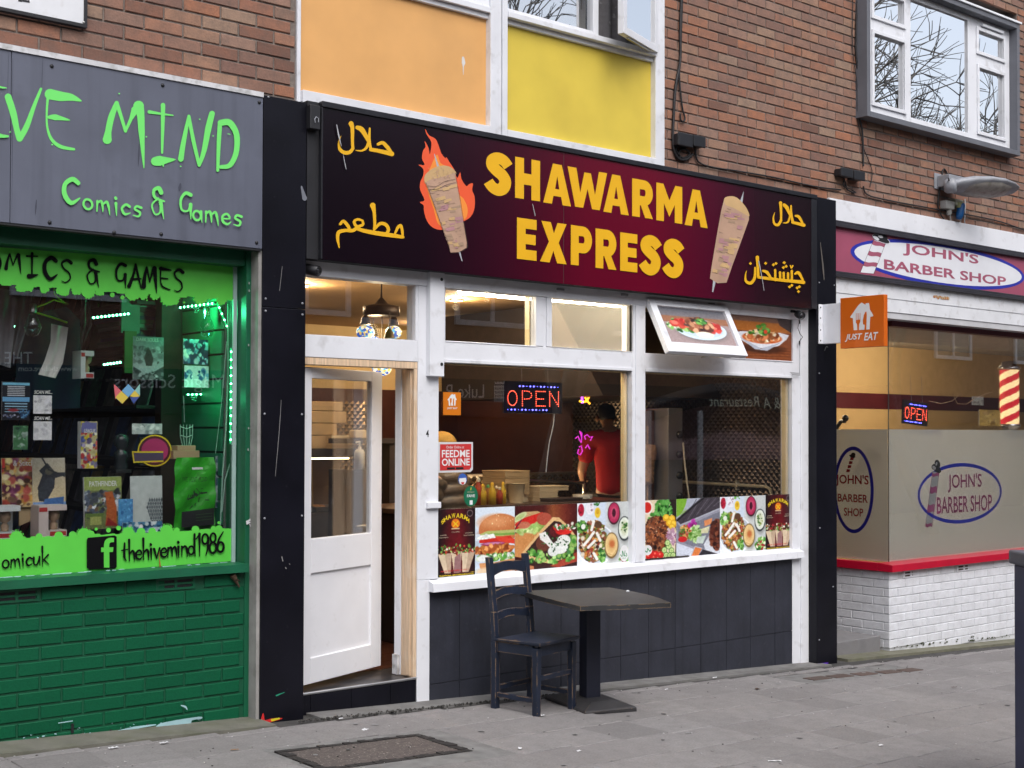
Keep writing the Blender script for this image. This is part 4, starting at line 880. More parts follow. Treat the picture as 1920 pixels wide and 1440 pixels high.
# ================================================================== BRUSH LETTERING (used by the comic shop)
def ringp(cx,cy,rx,ry):return[(cx+rx*math.cos(a),cy+ry*math.sin(a))for a in np.linspace(-1.2,5.2,12)]
BF={'C':(.78,[([(.62,.14),(.4,.02),(.12,.25),(.1,.65),(.35,.95),(.68,.72)],[.15,.17,.15,.17,.16,.04])]),'O':(.8,[(ringp(.36,.5,.28,.42),[.1,.14,.16,.14,.1,.1,.12,.15,.15,.12,.1,.09])]),'M':(.95,[([(.08,.95),(.14,.5),(.25,.08)],[.2,.13,.08]),([(.25,.08),(.4,.72)],[.08,.07]),([(.4,.72),(.55,.25),(.64,.1)],[.05,.1,.19]),([(.66,.1),(.7,.6),(.76,1.2)],[.17,.14,.02])]),'I':(.62,[([(0,.12),(.5,.12)],[.07,.05]),([(.25,0),(.24,.85)],[.1,.06]),([(.1,.95),(.22,.95),(.52,.88)],[.17,.17,.03])]),'S':(.68,[([(.55,.15),(.35,.05),(.12,.2),(.2,.42),(.45,.6),(.5,.85),(.3,1.02),(.1,.98)],[.14,.12,.08,.07,.07,.06,.05,.03])]),'&':(.8,[([(.5,.2),(.38,.05),(.15,.15),(.2,.4),(.65,.5)],[.14,.14,.1,.09,.05]),([(.35,.42),(.06,.68),(.2,1),(.45,.9),(.47,.5)],[.06,.06,.05,.06,.1]),([(.47,.55),(.62,1.14)],[.13,.02])]),'G':(.7,[([(.55,.1),(.3,.05),(.08,.35),(.12,.75),(.4,.78),(.52,.55)],[.14,.12,.1,.08,.07,.08]),([(.54,.5),(.55,1.1)],[.14,.03])]),'A':(.8,[([(.08,1),(.3,.5),(.42,0)],[.16,.1,.08]),([(.42,0),(.55,.5),(.72,1.1)],[.09,.1,.02]),([(.2,.68),(.7,.62)],[.1,.05])]),'E':(.72,[([(.08,.08),(.62,.1)],[.16,.05]),([(.08,.05),(.06,.5),(.15,.85),(.55,.98)],[.07,.05,.07,.05]),([(.08,.5),(.45,.5)],[.07,.04])]),'T':(.7,[([(0,.1),(.65,.08)],[.12,.05]),([(.32,.08),(.3,1.05)],[.1,.04])]),'H':(.75,[([(.1,0),(.1,1)],[.1,.05]),([(.6,0),(.62,1.1)],[.12,.03]),([(.1,.5),(.62,.48)],[.06,.05])]),'V':(.75,[([(.05,0),(.32,1)],[.12,.08]),([(.65,0),(.32,1)],[.05,.08])]),'N':(.8,[([(.08,1),(.14,.05)],[.12,.07]),([(.14,.05),(.55,1)],[.07,.06]),([(.55,1),(.68,0)],[.07,.12])]),'D':(.75,[([(.1,.05),(.08,1)],[.1,.07]),([(.1,.06),(.5,.2),(.55,.65),(.1,.95)],[.1,.12,.12,.07])]),'o':(.55,[(ringp(.24,.76,.19,.22),.09)]),'a':(.55,[(ringp(.22,.78,.17,.2),.085),([(.4,.58),(.44,1.05)],[.1,.03])]),'m':(.78,[([(.08,1.02),(.1,.56)],[.05,.09]),([(.1,.66),(.25,.54),(.32,.7),(.34,1)],[.06,.1,.1,.04]),([(.34,.68),(.5,.54),(.58,.72),(.64,1.12)],[.06,.1,.1,.02])]),'i':(.3,[([(.12,.55),(.15,1.1)],[.12,.03]),([(.1,.3),(.12,.34)],[.1,.12])]),'c':(.5,[([(.42,.62),(.25,.55),(.08,.75),(.2,.98),(.44,.9)],[.1,.1,.1,.1,.04])]),'s':(.5,[([(.42,.6),(.22,.56),(.14,.7),(.36,.82),(.3,1),(.06,.98)],[.1,.09,.09,.09,.08,.03])]),'u':(.6,[([(.1,.56),(.12,.92),(.3,.98),(.44,.62)],[.11,.09,.08,.08]),([(.45,.55),(.48,1.06)],[.09,.03])]),'k':(.6,[([(.1,0),(.12,1.12)],[.11,.04]),([(.46,.5),(.14,.78)],[.1,.05]),([(.2,.74),(.5,1.05)],[.1,.04])]),'t':(.48,[([(.2,.15),(.18,.8),(.3,1.02)],[.08,.11,.04]),([(.02,.5),(.42,.46)],[.06,.05])]),'h':(.58,[([(.1,0),(.12,1.05)],[.11,.05]),([(.12,.72),(.3,.56),(.4,.7),(.42,1.08)],[.05,.1,.11,.03])]),'e':(.54,[([(.1,.78),(.4,.74),(.3,.56),(.1,.66),(.1,.9),(.3,1),(.46,.88)],[.05,.07,.09,.09,.1,.09,.03])]),'v':(.55,[([(.08,.56),(.24,1.02)],[.12,.06]),([(.24,1.02),(.42,.54)],[.05,.09])]),'n':(.58,[([(.1,1.04),(.1,.56)],[.04,.1]),([(.1,.68),(.28,.55),(.4,.7),(.42,1.08)],[.05,.1,.11,.03])]),'d':(.6,[(ringp(.22,.78,.17,.2),.085),([(.42,0),(.42,.6),(.46,1.08)],[.1,.1,.04])]),'1':(.45,[([(.05,.25),(.25,.02)],[.05,.07]),([(.26,0),(.27,1.1)],[.12,.04])]),'9':(.6,[(ringp(.26,.28,.18,.24),.09),([(.44,.2),(.42,.7),(.3,1.1)],[.1,.09,.04])]),'8':(.62,[(ringp(.28,.25,.16,.22),.09),(ringp(.27,.74,.2,.26),.1)]),'6':(.6,[(ringp(.26,.74,.19,.24),.1),([(.42,.0),(.16,.35),(.08,.7)],[.05,.09,.1])]),' ':(.45,[]),}
def brush(f,st,u,v,h,du,dv,m=0,track=1.0,squash=1.0,part=None):
 """write st from the baseline-top point (u, v): letter height h, advance along (du, dv) per letter height"""
 x=0
 for ch in st:
  w_,strokes=BF[ch]
  for pts,wd in strokes:
   W_=[k*h*1.12 for k in wd]if hasattr(wd,'__len__')else[wd*h*1.12]*len(pts)
   f.stroke([(u+(x+px*squash)*h*du,v+(x+px*squash)*h*dv+py*h)for px,py in pts],W_,m)
  if part:f.flush('letter',*part)
  x+=w_*track*squash
# ================================================================== COMIC SHOP
cs=thing('comic_shopfront','dark green painted comic shopfront with recessed display window','shopfront',(2.4,0,gz(2.4)))
YG=.12
hgx1=S(442,850,YG)[0]; ghz1=S(0,461,YG)[1]; ghz0=S(438.7,1053,YG)[1]; HL=.4
b=MB(); b.box(HL,hgx1,YG,YG+.006,ghz0,ghz1); b.build('display_pane',TIMEGLASS,cs)
pgx0,pgx1=S(461,800)[0],S(483,800)[0]
b=MB(); b.box(hgx1+.001,pgx1,.0,.25,gz(3.7)-.03,ghz1+.25); b.box(pgx0+.1,pgx1-.004,-.008,0,gz(3.7)-.03,ghz1+.2); b.build('post',HGREEN,cs,bevel=.003)
b=MB(); b.box(HL-1.5,hgx1,.02,.25,ghz1,ghz1+.35); b.box(HL-1.5,hgx1,-.04,.02,ghz1+.10,ghz1+.35); b.build('head_rail',HGREEN,cs,bevel=.003)
hsz0=S(460,1073,-.05)[1]; hsz1=S(460,1058,-.05)[1]
b=MB(); b.prismx([(-.05,hsz0),(.14,hsz0),(.14,ghz0),(YG-.01,ghz0),(-.045,hsz1)],HL-1.5,pgx0+.0); b.build('sill',HGREEN,cs,bevel=.004)
f=Flat(lambda u,v:surv(u,v,1,-.05),off=.0012)
b=MB()
for k in range(60):
 x=random.uniform(HL+1.2,hgx1-.05)
 if random.random()<.5:x=random.uniform(1.9,2.7)
 a=random.uniform(0,.1); y=YG-.015-a*.15; L=random.uniform(.008,.05); t=(YG-.01-y)/(YG+.035); z=ghz0+(hsz1-ghz0)*t+.001
 b.box(x,x+L,y-random.uniform(.004,.014),y,z-.004,z+.0012)
o=b.build('flaked_paint',mat('pale_blue_undercoat',(.33,.52,.56),.8,var=.2),cs); o['kind']='stuff'
b=MB(); b.box(HL-1.5,hgx1+.02,.0075,.2,gz(3.7)-.05,hsz0); b.build('plinth',MORTARG,cs)
air=[rect(299,1092,360,1112,0),rect(-5,1113,67,1132,0)]
H_=.078; zt0=hsz0-.004; spans=[]
n=13
for k in range(n):
 zz1=zt0-H_*k; zz0=zz1-H_
 for s in bond(1.5,pgx0,zz0,zz0+H_,shift=.03+(k%2)*.117,L=.234):
  if zz1<gz(s[0])-.02:continue
  if k==0 and any(a[0]-.02<s[0]<a[1]+.02 for a in air):continue
  spans.append(s)
masonry('brick',cs,Matrix.Identity(4),spans,BRG,BRG,limit=300)
for a in air:
 ab=MB(); m_=(a[0]+a[1])/2; zc0,zc1=zt0-H_+.006,zt0-.005
 for x0,x1 in((a[0]-.005,m_-.008),(m_+.008,a[1]+.005)):
  for z0,z1 in((zc0,zc0+.012),(zc0+.028,zc0+.04),(zc0+.056,zc1)):ab.box(x0,x1,-.001,.02,z0,z1)
 ab.box(a[0]-.02,a[0]-.005,-.001,.02,zc0,zc1); ab.box(a[1]+.005,a[1]+.02,-.001,.02,zc0,zc1); ab.box(m_-.008,m_+.008,-.001,.02,zc0,zc1)
 ab.build('air_brick',HGREEN,cs)
 ab=MB(); ab.box(a[0],a[1],.0055,.0072,zc0,zc1); ab.build('air_brick_void',BLACKM,cs)
# old paint showing at the foot
f=Flat(lambda u,v:surv(u,v,1,-.003),off=.001)
for _ in range(46):
 u=random.uniform(40,380); base=1395-.083*u-random.uniform(2,26)*random.random(); r=random.uniform(.5,2.2)
 f.ell(u,base,r*1.6,r*.7,0,n=7,rot=random.uniform(-.3,.2))
fill(f,smooth([(293,1365),(296,1357),(320,1351),(357,1345),(375,1343),(376,1347),(358,1350),(355,1361),(330,1366)],3),0)
f.stroke([(108,1355),(134,1351)],[1.5,2]); f.stroke([(338,1322),(346,1325),(349,1330)],[2,4,1]); f.stroke([(215,1371),(250,1364),(290,1358)],[2,5,2])
o=f.build('old_paint',MATS['pale_blue_undercoat'],cs); o['kind']='stuff'
b=MB()
for u,v in((136,1364),(208,1375),(277,1364)):p=surv(u,v,1,-.003); b.box(p[0]-.007,p[0]+.007,-.004,.02,p[2]-.03,p[2]+.02)
o=b.build('open_joint',BLACKM,cs); o['kind']='stuff'
b=MB(); p=[surv(u,v,1,-.02)for u,v in((436,1078),(440,1084),(445,1094),(449,1101))]; b.tube(p,[.02,.016,.008,.004],6); b.tube([surv(441,1085,1,-.03),surv(450,1090,1,-.02)],[.01,.002],5)
tag(b.build('dried_leaf',mat('dead_leaf_brown',(.10,.06,.035),.9,var=.4)),'dried curled brown leaf hanging under the green sill','leaf')
f=Flat(lambda u,v:surv(u,v,1,-.008),off=.0015)
f.poly([(461,977),(470,972),(476,974),(475,983),(469,988),(467,982),(462,984)],0); f.stroke([(467,978),(473,977)],1,1); f.stroke([(467,982),(472,981)],1,1)
tag(f.build('torn_sticker',[mat('paper_scrap',(.55,.56,.58),.7),MATS['outline_dark']]),'torn white sticker scrap on the green post','sticker')
f=Flat(lambda u,v:surv(u,v,1,-.008),off=.0012)
for u,v in((467,531),(467,545),(466,647),(466,803),(465,843)):f.ell(u,v,1.2,2.6,0,n=8)
f.build('chipped_paint',mat('chip_grey',(.25,.27,.26),.8),cs)
# fascia
YH=-.11
hs=thing('comic_shop_sign','weathered grey fascia sign with dripping lime letters HIVE MIND','sign',(2.2,YH,2.8))
hx1=S(492.5,300,YH)[0]; hz1=S(493,183,YH)[1]; hz0_=S(490.7,466.5,YH)[1]; hzw=S(493,175.5,YH)[1]; jx=S(20,300,YH)[0]
b=MB(); b.box(jx+.0015,hx1,YH,0,hz0_,hz1); b.build('panel',HGREY,hs,bevel=.002)
b=MB(); b.box(HL-1.5,jx-.0015,YH+.001,0,hz0_,hz1); b.build('panel',HGREY,hs,bevel=.002)
b=MB(); b.box(HL-1.5,hx1,YH-.008,.004,hz1+.001,hzw+.006); b.build('cap_strip',mat('flaky_white_strip',(.6,.6,.62),.7,var=.12,dirt=((.2,.2,.18),.7,16,.5,.7)),hs)
b=MB(); b.box(HL-1.5,hx1,YH+.004,YH+.06,hz0_-.012,hz0_-.001); b.build('bottom_rail',BLACKM,hs)
for u,v in((97,124),(305,160),(486,192),(93,417),(214,436),(302,439),(481,455)):
 b=MB(); b.lathe([(.011,0),(.010,.004),(.002,.007)],surv(u,v,1,YH),9,0,(0,-1,0)); b.build('bolt',BLACKM,hs)
f=Flat(lambda u,v:surv(u,v,1,YH),off=.001,step=.0003)
def T(L,wd):f.stroke([(x/3,y/3)for x,y in L],[k/3 for k in wd])
T([(45,545),(75,640),(92,720),(110,780)],[38,38,32,36]); T([(230,500),(190,600),(150,710),(112,778)],[14,22,32,34]); f.flush('letter',LIMET,hs)
T([(280,530),(340,542),(400,548),(455,568)],[60,54,40,8]); T([(268,545),(262,640),(266,720),(290,785),(340,825),(415,840)],[16,11,12,18,21,14]); T([(270,660),(310,660),(390,676)],[14,34,6]); f.flush('letter',LIMET,hs)
T([(602,785),(608,740),(625,660),(655,580)],[52,36,36,24]); T([(655,580),(675,640),(705,738)],[24,20,18]); T([(705,738),(735,670),(758,620)],[14,20,44]); T([(778,598),(790,650),(795,740),(808,945)],[62,42,36,5]); f.flush('letter',LIMET,hs)
T([(838,630),(900,640),(972,650)],[20,13,6]); T([(915,592),(914,680),(910,860)],[26,22,12]); T([(872,908),(900,905),(985,898)],[50,56,4]); T([(915,905),(916,936)],[20,6]); f.flush('letter',LIMET,hs)
T([(1015,895),(1030,800),(1060,655)],[32,28,16]); T([(1060,655),(1085,790),(1118,930)],[18,22,18]); T([(1118,930),(1145,850),(1170,720),(1190,640)],[18,28,36,32]); f.flush('letter',LIMET,hs)
T([(1235,690),(1228,800),(1222,960)],[26,24,16]); T([(1238,692),(1290,692),(1328,760),(1325,860),(1290,930),(1238,940)],[34,36,32,30,28,20]); f.flush('letter',LIMET,hs)
T([(-60,480),(0,492),(35,496)],[26,12,4]); T([(-60,750),(0,765),(42,768)],[60,22,12]); T([(-25,500),(-25,750)],[26,20]); f.flush('letter',LIMET,hs)
for x,y in((668,528),(820,771),(1013,937),(1120,672),(54,744),(290,815),(1195,766)):f.ell(x/3,y/3,1.6,1.4,n=8)
f.stroke([(426,251.5),(430,252.5)],1.5)
brush(f,'C',115,333,48,1,.13,squash=1.02,part=(LIMET,hs)); brush(f,'omics',153,350,42,1,.135,squash=1.03,track=1.0,part=(LIMET,hs)); brush(f,'&',281,349,52,1,.12,squash=.75,part=(LIMET,hs))
brush(f,'G',334,359,45,1,.12,squash=.88,part=(LIMET,hs)); brush(f,'ames',358,370,43,1,.12,squash=.98,track=.95,part=(LIMET,hs))
f.flush('paint_spots',LIMET,hs)
f=Flat(lambda u,v:surv(u,v,1,YH),off=.0009)
for u,v0_,v1_,wd in((24,110,417,1.1),(80,110,170,1.2),(16,100,175,.8),(206,375,410,1),(261,270,312,3),(68,375,402,3),(384,415,430,1),(338,345,358,6)):f.stroke([(u,v0_),(u-1,(v0_+v1_)/2),(u-2,v1_)],[wd*.5,wd,wd*.2])
f.build('drip_stains',mat('sign_stain',(.05,.055,.08),.7),hs)['kind']='stuff'
# window film
YF2=YG-.002
f=Flat(lambda u,v:surv(u,v,1,YG),off=.002,step=.00002)
rg=random.Random(11)
def band_edge(u0_,u1_,fv,up,n=60):
 out=[]
 for i in range(n):
  a,c=u0_+(u1_-u0_)*i/n,u0_+(u1_-u0_)*(i+1)/n; out.append((a,c,rg.uniform(-1.6,1.6)))
 return out
top=lambda u:463.5+.0785*u; bot=lambda u:534+.066*u
f.add([[(a,top(a)),(c,top(c)),(c,bot(c)+j),(a,bot(a)+j)]for a,c,j in band_edge(-120,444,None,0)])
for u,r in((40,11),(83,9),(118,13),(143,9),(165,14),(187,8),(248,13),(318,19),(268,9),(290,8),(375,12),(415,9),(55,8)):
 f.ell(u,bot(u)+1,r*.95,r*.9,n=18)
 for k in range(9):a=rg.uniform(0,3.14); f.ell(u+r*math.cos(a),bot(u)+1+r*.95*math.sin(a),1.3,1.6,n=6)
for u,v,r in((210,553,4.5),(229,558,4),(275,563,1.5),(345,567,2),(292,557,1.5)):f.ell(u,v,r,r,n=12)
f.build('window_film',LIME,cs,label='lime splatter film across the top of the comic window'); f=Flat(lambda u,v:surv(u,v,1,YG),off=.002,step=.00002)
top2=lambda u:1010-.0445*u; bot2=lambda u:1084-.0735*u
f.add([[(a,top2(a)+j),(c,top2(c)+j),(c,bot2(c)),(a,bot2(a))]for a,c,j in band_edge(-120,439,None,1)])
for u,r in((31,14),(73,7),(110,9),(136,8),(157,14),(170,8),(240,12),(264,9),(285,8),(312,13),(331,6),(366,8),(400,6),(410,7)):
 f.ell(u,top2(u)-1,r*.9,r*.85,n=18)
 if r>11:
  for k in range(12):a=rg.uniform(3.2,6.2); f.ell(u+r*1.0*math.cos(a),top2(u)-1+r*.98*math.sin(a),.8,1.6,n=6)
for u,v,r in((203,994,4.5),(222,990,4.5),(180,992,3),(410,980,3)):f.ell(u,v,r,r,n=12)
f.build('window_film',LIME,cs,label='lime splatter film along the bottom of the comic window')
f=Flat(lambda u,v:surv(u,v,1,YG),off=.009,step=.00006)
c5=lambda x:x/5.0526
brush(f,'M',7,473,32,1,.08,squash=1.28,part=(BLACKV,cs)); brush(f,'I',49,475,45,1,.02,squash=.9,track=.8,part=(BLACKV,cs)); brush(f,'CS',79,481,43,1,.11,squash=.93,part=(BLACKV,cs)); brush(f,'&',160,484,47,1,.1,squash=.82,part=(BLACKV,cs)); brush(f,'GAMES',214,492,42,1,.10,squash=.86,track=.94,part=(BLACKV,cs)); brush(f,'O',-22,474,38,1,.05,squash=.85,part=(BLACKV,cs))
brush(f,'omicuk',2,1033,33,1,-.11,squash=.94,track=.86,part=(BLACKV,cs))
brush(f,'thehivemind1986',226,1013,38,1,-.085,squash=.82,track=.76,part=(BLACKV,cs))
q=[(161,1012),(163,1008),(213,1003.5),(217,1006),(217,1062),(214,1065.5),(165,1067.5),(161,1064)]; f.poly(q)
f.flush('film_logo_square',BLACKV,cs)
f=Flat(lambda u,v:surv(u,v,1,YG),off=.016); c6=lambda L:[(x/4.2667,970+y/4.2667)for x,y in L]
f.add([c6([(822,400),(866,400),(866,275),(822,275)]),c6([(800,240),(898,238),(895,275),(800,277)])]); f.stroke(c6([(843,275),(846,205),(868,182),(903,180)]),[10,10,9,8],cap=False); f.build('film_logo',LIME,cs)
f=Flat(lambda u,v:surv(u,v,1,YG),off=.012); f.stroke([(296.5,1035),(297.5,1050),(299,1064)],[.6,1.6,3]); f.build('rust_run',mat('rust',(.30,.08,.02),.8),cs)
b=MB(); b.box(hgx1-.028,hgx1-.004,YG-.012,YG-.001,ghz0,ghz1); b.build('glazing_bead',mat('pale_green_bead',(.30,.42,.40),.5),cs)
# ================================================================== BARBER SHOPFRONT
bs=thing('barber_shopfront','white brick barber shopfront with frosted corner window and red sill','shopfront',(11.5,.1,gz(11.5)))
YB=.06
bcx=S(1668,1100,YB)[0]; bcz1=S(1668,1064,YB-.05)[1]+.0; rs1=S(1889,1037,YB-.05)[1]; bz_sill0=S(1667,1074,YB-.05)[1]
BX1=15.0
b=MB(); b.box(PRX1+.001,BX1,-.03,.3,S(1569,414,-.03)[1],S(1569,373,-.03)[1]); b.build('fascia_board',WHITE,bs,bevel=.004)
fzA=S(1569,519,-.03)[1]; fzB=S(1920,611,-.03)[1]
b=MB(); zm=S(1569,549,-.03)[1]; b.box(PRX1+.001,BX1,-.03,.3,zm+.004,fzA); b.box(PRX1+.001,BX1,-.028,.3,fzB,zm-.004); b.box(PRX1+.001,BX1,-.02,.3,zm-.004,zm+.004); b.build('lintel_board',mat('weathered_white_board',(.70,.71,.74),.55,var=.07,ns=5,dirt=((.35,.33,.31),.5,16,.56,.78)),bs)
f=Flat(lambda u,v:surv(u,v,1,-.03),off=.0015)
for k in range(16):f.ell(1752+k*1.75+random.uniform(-.5,.5),556+k*.35+random.uniform(-2.2,2.2),random.uniform(1.5,3),random.uniform(1.5,3),k%2,n=7)
f.build('rust_patch',[mat('rust_orange',(.42,.16,.05),.9,var=.4,ns=60),mat('rust_cream',(.45,.33,.2),.9)],bs)
# sign
YBS=-.035
sz0,sz1=S(1569,508.5,YBS)[1],S(1569,426,YBS)[1]
gn=thing('barber_sign',"pink fascia sign with white oval reading JOHN'S BARBER SHOP",'sign',(11,YBS,sz0))
b=MB(); b.box(PRX1+.002,BX1,YBS,-.031,sz0,sz1); b.build('panel',mat('barber_pink',(.33,.075,.13),.4,var=.05,dirt=((.2,.1,.12),.3,14,.6,.8)),gn)
b=MB()
for u0_,v0_,v1_ in((1569,413.5,426),(1569,508.5,519.5)):
 z0,z1=S(u0_,v1_,YBS)[1],S(u0_,v0_,YBS)[1]; h=(z1-z0)
 b.box(PRX1+.002,BX1,YBS-.035,-.031,z0,z0+h*.55); b.box(PRX1+.002,BX1,YBS-.02,-.031,z0+h*.6,z1)
b.build('trim',mat('dark_plastic_trim',(.03,.028,.036),.4,var=.2),gn,bevel=.003)
pa,pc=S(1594.5,471,YBS),S(1921,527,YBS); ox,oz=(pa[0]+pc[0])/2,(sz0+sz1)/2; rx_,rz_=(pc[0]-pa[0])/2,(sz1-sz0)*.535
f=Flat(lambda x,z:(x,YBS,z),off=.0008,step=.0004); cl=lambda p:(p[0],min(max(p[1],sz0+.001),sz1-.001))
f.ring(ox,oz,rx_,rz_,.055,1,clamp=cl,wy=.035)
f.add([[cl((ox,oz)),cl((ox+(rx_-.055)*math.cos(a),oz+(rz_-.035)*math.sin(a))),cl((ox+(rx_-.055)*math.cos(c),oz+(rz_-.035)*math.sin(c)))]for a,c in zip(np.linspace(0,6.2832,49)[:-1],np.linspace(0,6.2832,49)[1:])],0)
f.fn=lambda u,v:surv(u,v,1,YBS); k7=lambda L:[(1520+x/4,360+y/4)for x,y in L]
def fbox2(st,TLp,BRp,m,bold):
 q=rect(*k7([TLp])[0],*k7([BRp])[0],YBS); g=f.fn; f.fn=lambda s,t:(q[0]+(q[1]-q[0])*s,YBS,q[3]-(q[3]-q[2])*t); f.text(st,0,0,1,1,m,bold=bold); f.fn=g
fbox2("JOHN'S",(690,378),(1258,562),2,.022); fbox2('BARBER SHOP',(548,503),(1464,706),2,.022)
pole=[(470,358),(558,388),(470,612),(370,603)]
def pl(s,t):a=(pole[0][0]+(pole[3][0]-pole[0][0])*t,pole[0][1]+(pole[3][1]-pole[0][1])*t); c=(pole[1][0]+(pole[2][0]-pole[1][0])*t,pole[1][1]+(pole[2][1]-pole[1][1])*t); return(a[0]+(c[0]-a[0])*s,a[1]+(c[1]-a[1])*s)
f.add([k7(pole)],0)
for t0 in(.0,.33,.66):
 f.add([k7([pl(s/6,t0+.02*math.sin(s)),pl((s+1)/6,t0+.02*math.sin(s+1)),pl((s+1)/6,t0+.13+.02*math.sin(s+1)),pl(s/6,t0+.13+.02*math.sin(s))])for s in range(6)],2)
f.add(ribbon_px(k7([pole[0],pole[3]]),.5,cap=False),3); f.add(ribbon_px(k7([pole[1],pole[2]]),.5,cap=False),3)
def hat(f,pts,m0,m1):
 for(x,y,rx,ry,rot,m)in pts:f.ell(x,y,rx,ry,m,rot=rot)
hat(f,[(*k7([(525,352)])[0],18,6.2,.42,0),(*k7([(525,352)])[0],17,5.2,.42,3),(*k7([(487,346)])[0],6.5,3,.5,0),(*k7([(535,340)])[0],10,5.2,.25,3),(*k7([(520,335)])[0],5,2.4,.3,0)],0,3)
f.build('oval_logo',[mat('sign_white',(.74,.75,.79),.4,var=.03),mat('sign_blue',(.02,.03,.36),.4),mat('sign_pink',(.36,.09,.15),.4),BLACKM],gn)
# red sill, bricks
y0s=.0
b=MB()
b.hexa([(bcx-.035,YB-.055,bz_sill0),(BX1,YB-.055,bz_sill0),(BX1,.16,bz_sill0),(bcx-.035+.0,.16,bz_sill0),(bcx-.035,YB-.055,rs1),(BX1,YB-.055,rs1),(BX1,.16,rs1+.012),(bcx-.035,.16,rs1+.012)])
b.build('sill',REDS,bs,bevel=.003)
b=MB(); b.box(bcx-.035,bcx+.04,.162,1.6,bz_sill0,rs1+.0095); b.build('sill',REDS,bs,bevel=.003)
b=MB(); b.box(bcx+.009,BX1,YB+.008,.3,gz(13)-.2,bz_sill0-.001); b.box(bcx+.009,bcx+.25,.301,1.6,gz(10)-.1,bz_sill0-.001); b.build('plinth',MORTARW,bs)
airb=[rect(1697,1073,1720,1088,YB),rect(1797,1061,1819,1074,YB)]
sp=[]
for k in range(10):
 zz=bz_sill0-.002-.0775*(k+1)
 for s in bond(bcx+.012,BX1,zz,zz+.0775,L=.234,H=.0775,shift=.12+(k%2)*.117,J=.006):
  if s[1]-.03<gz(s[0])-.02:continue
  if k==0 and any(a[0]-.03<s[0]<a[1]+.03 for a in airb):continue
  sp.append(s)
masonry('brick',bs,Matrix.Translation((0,YB,0)),sp,BRW,BRW,limit=220)
sp=[]
for k in range(9):
 zz=bz_sill0-.002-.0775*(k+1)
 for s in bond(0,1.3,zz,zz+.0775,L=.234,H=.0775,shift=(k%2)*.117+.06,J=.006):
  sp.append((-s[0],s[1],s[2],s[3]))
mS=Matrix(((0,1,0,bcx),(-1,0,0,YB),(0,0,1,0),(0,0,0,1)))
masonry('brick',bs,mS,sp,BRW,BRW,limit=80)
for a in airb:
 m_=(a[0]+a[1])/2; z1=bz_sill0-.008; z0=z1-.066; ab=MB()
 for x0,x1 in((a[0],m_-.012),(m_+.012,a[1])):
  for zz in(0,.026,.054):ab.box(x0,x1,YB-.001,YB+.01,z0+zz,z0+zz+.012)
 ab.box(a[0]-.03,a[0],YB-.001,YB+.01,z0,z1); ab.box(a[1],a[1]+.03,YB-.001,YB+.01,z0,z1); ab.box(m_-.012,m_+.012,YB-.001,YB+.01,z0,z1)
 ab.build('air_brick',WHITE,bs); ab=MB(); ab.box(a[0],a[1],YB+.004,YB+.007,z0,z1); ab.build('air_brick_void',mat('rusty_void',(.05,.025,.015),.9),bs)
# moss line
MOSS=mat('moss',(.045,.055,.012),1,var=.4,ns=60,bump=.8,bs=200)
b=MB()
for k in range(60):
 x=random.uniform(bcx+.05,12.8); r=random.uniform(.004,.012); b.ball((x,YB-.006,gz(x)+.035+random.uniform(0,.06)*random.random()),r,6,0,(1.6,.35,.7))
o=b.build('moss_growth',MOSS,bs); o['kind']='stuff'
# glazing
bgx=S(1666,850,.15)[0]; ygl=.15
zfr=S(1666,805,ygl)[1]; ztop=S(1666,612,ygl)[1]; zbot=rs1+.010
FROST=frosted('frosted_film',(.95,.945,.91),.84)
b=MB(); b.box(bgx+.004,13.25,ygl,ygl+.008,zbot,ztop); b.build('front_pane',TIMEGLASS,bs)
b=MB(); b.box(13.345,BX1,ygl,ygl+.008,zbot,ztop); b.build('front_pane',TIMEGLASS,bs); b=MB(); b.box(13.345,BX1,ygl+.0125,ygl+.015,zbot,zfr); b.build('frosted_film',FROST,bs)
b=MB(); b.box(BX1,BX1+.3,-.02,.3,gz(15)-.05,3.72); b.build('end_post',WHITE,bs,bevel=.004)
b=MB(); b.box(bgx,bgx+.008,ygl+.01,1.6,zbot,ztop); b.build('side_pane',TIMEGLASS,bs)
b=MB(); b.box(bgx+.014,13.25,ygl+.0125,ygl+.015,zbot,zfr); b.build('frosted_film',FROST,bs)
b=MB(); b.box(bgx+.0125,bgx+.015,ygl+.02,1.6,zbot,zfr); b.build('frosted_film',FROST,bs)
b=MB(); b.box(bgx-.01,BX1,ygl-.05,ygl+.06,ztop+.001,ztop+.05); b.box(bgx-.01,bgx+.06,ygl+.061,1.6,ztop+.001,ztop+.05); b.box(13.25,13.34,ygl-.04,ygl+.05,zbot,ztop); b.build('frame',MAROON,bs,bevel=.003)
b=MB(); b.box(PRX1+.001,BX1,-.02,1.7,ztop+.05,fzB-.002); b.build('soffit',mat('grey_white_soffit',(.5,.5,.52),.7,var=.1),bs)
b=MB(); b.box(bgx-.003,bgx+.003,ygl-.003,ygl+.003,zbot,ztop); b.build('glass_edge_seam',mat('dark_seam',(.05,.06,.06),.5),bs)
# doorway behind the pillar
b=MB(); stx=S(1651,1205,.10)[0]; st1=S(1651,1192,.10)[1]
b.box(9.2,stx,.10,1.6,gz(10)-.05,st1); b.build('doorstep',mat('grey_doorstep',(.19,.185,.19),.85,var=.15,ns=7,bump=.3,dirt=((.1,.09,.08),.5,7,.5,.75)),bs,bevel=.006)
b=MB(); b.box(9.3,bgx+.1,1.6,1.66,st1,ztop); b.build('shop_door',mat('maroon_door',(.12,.012,.02),.4),bs)
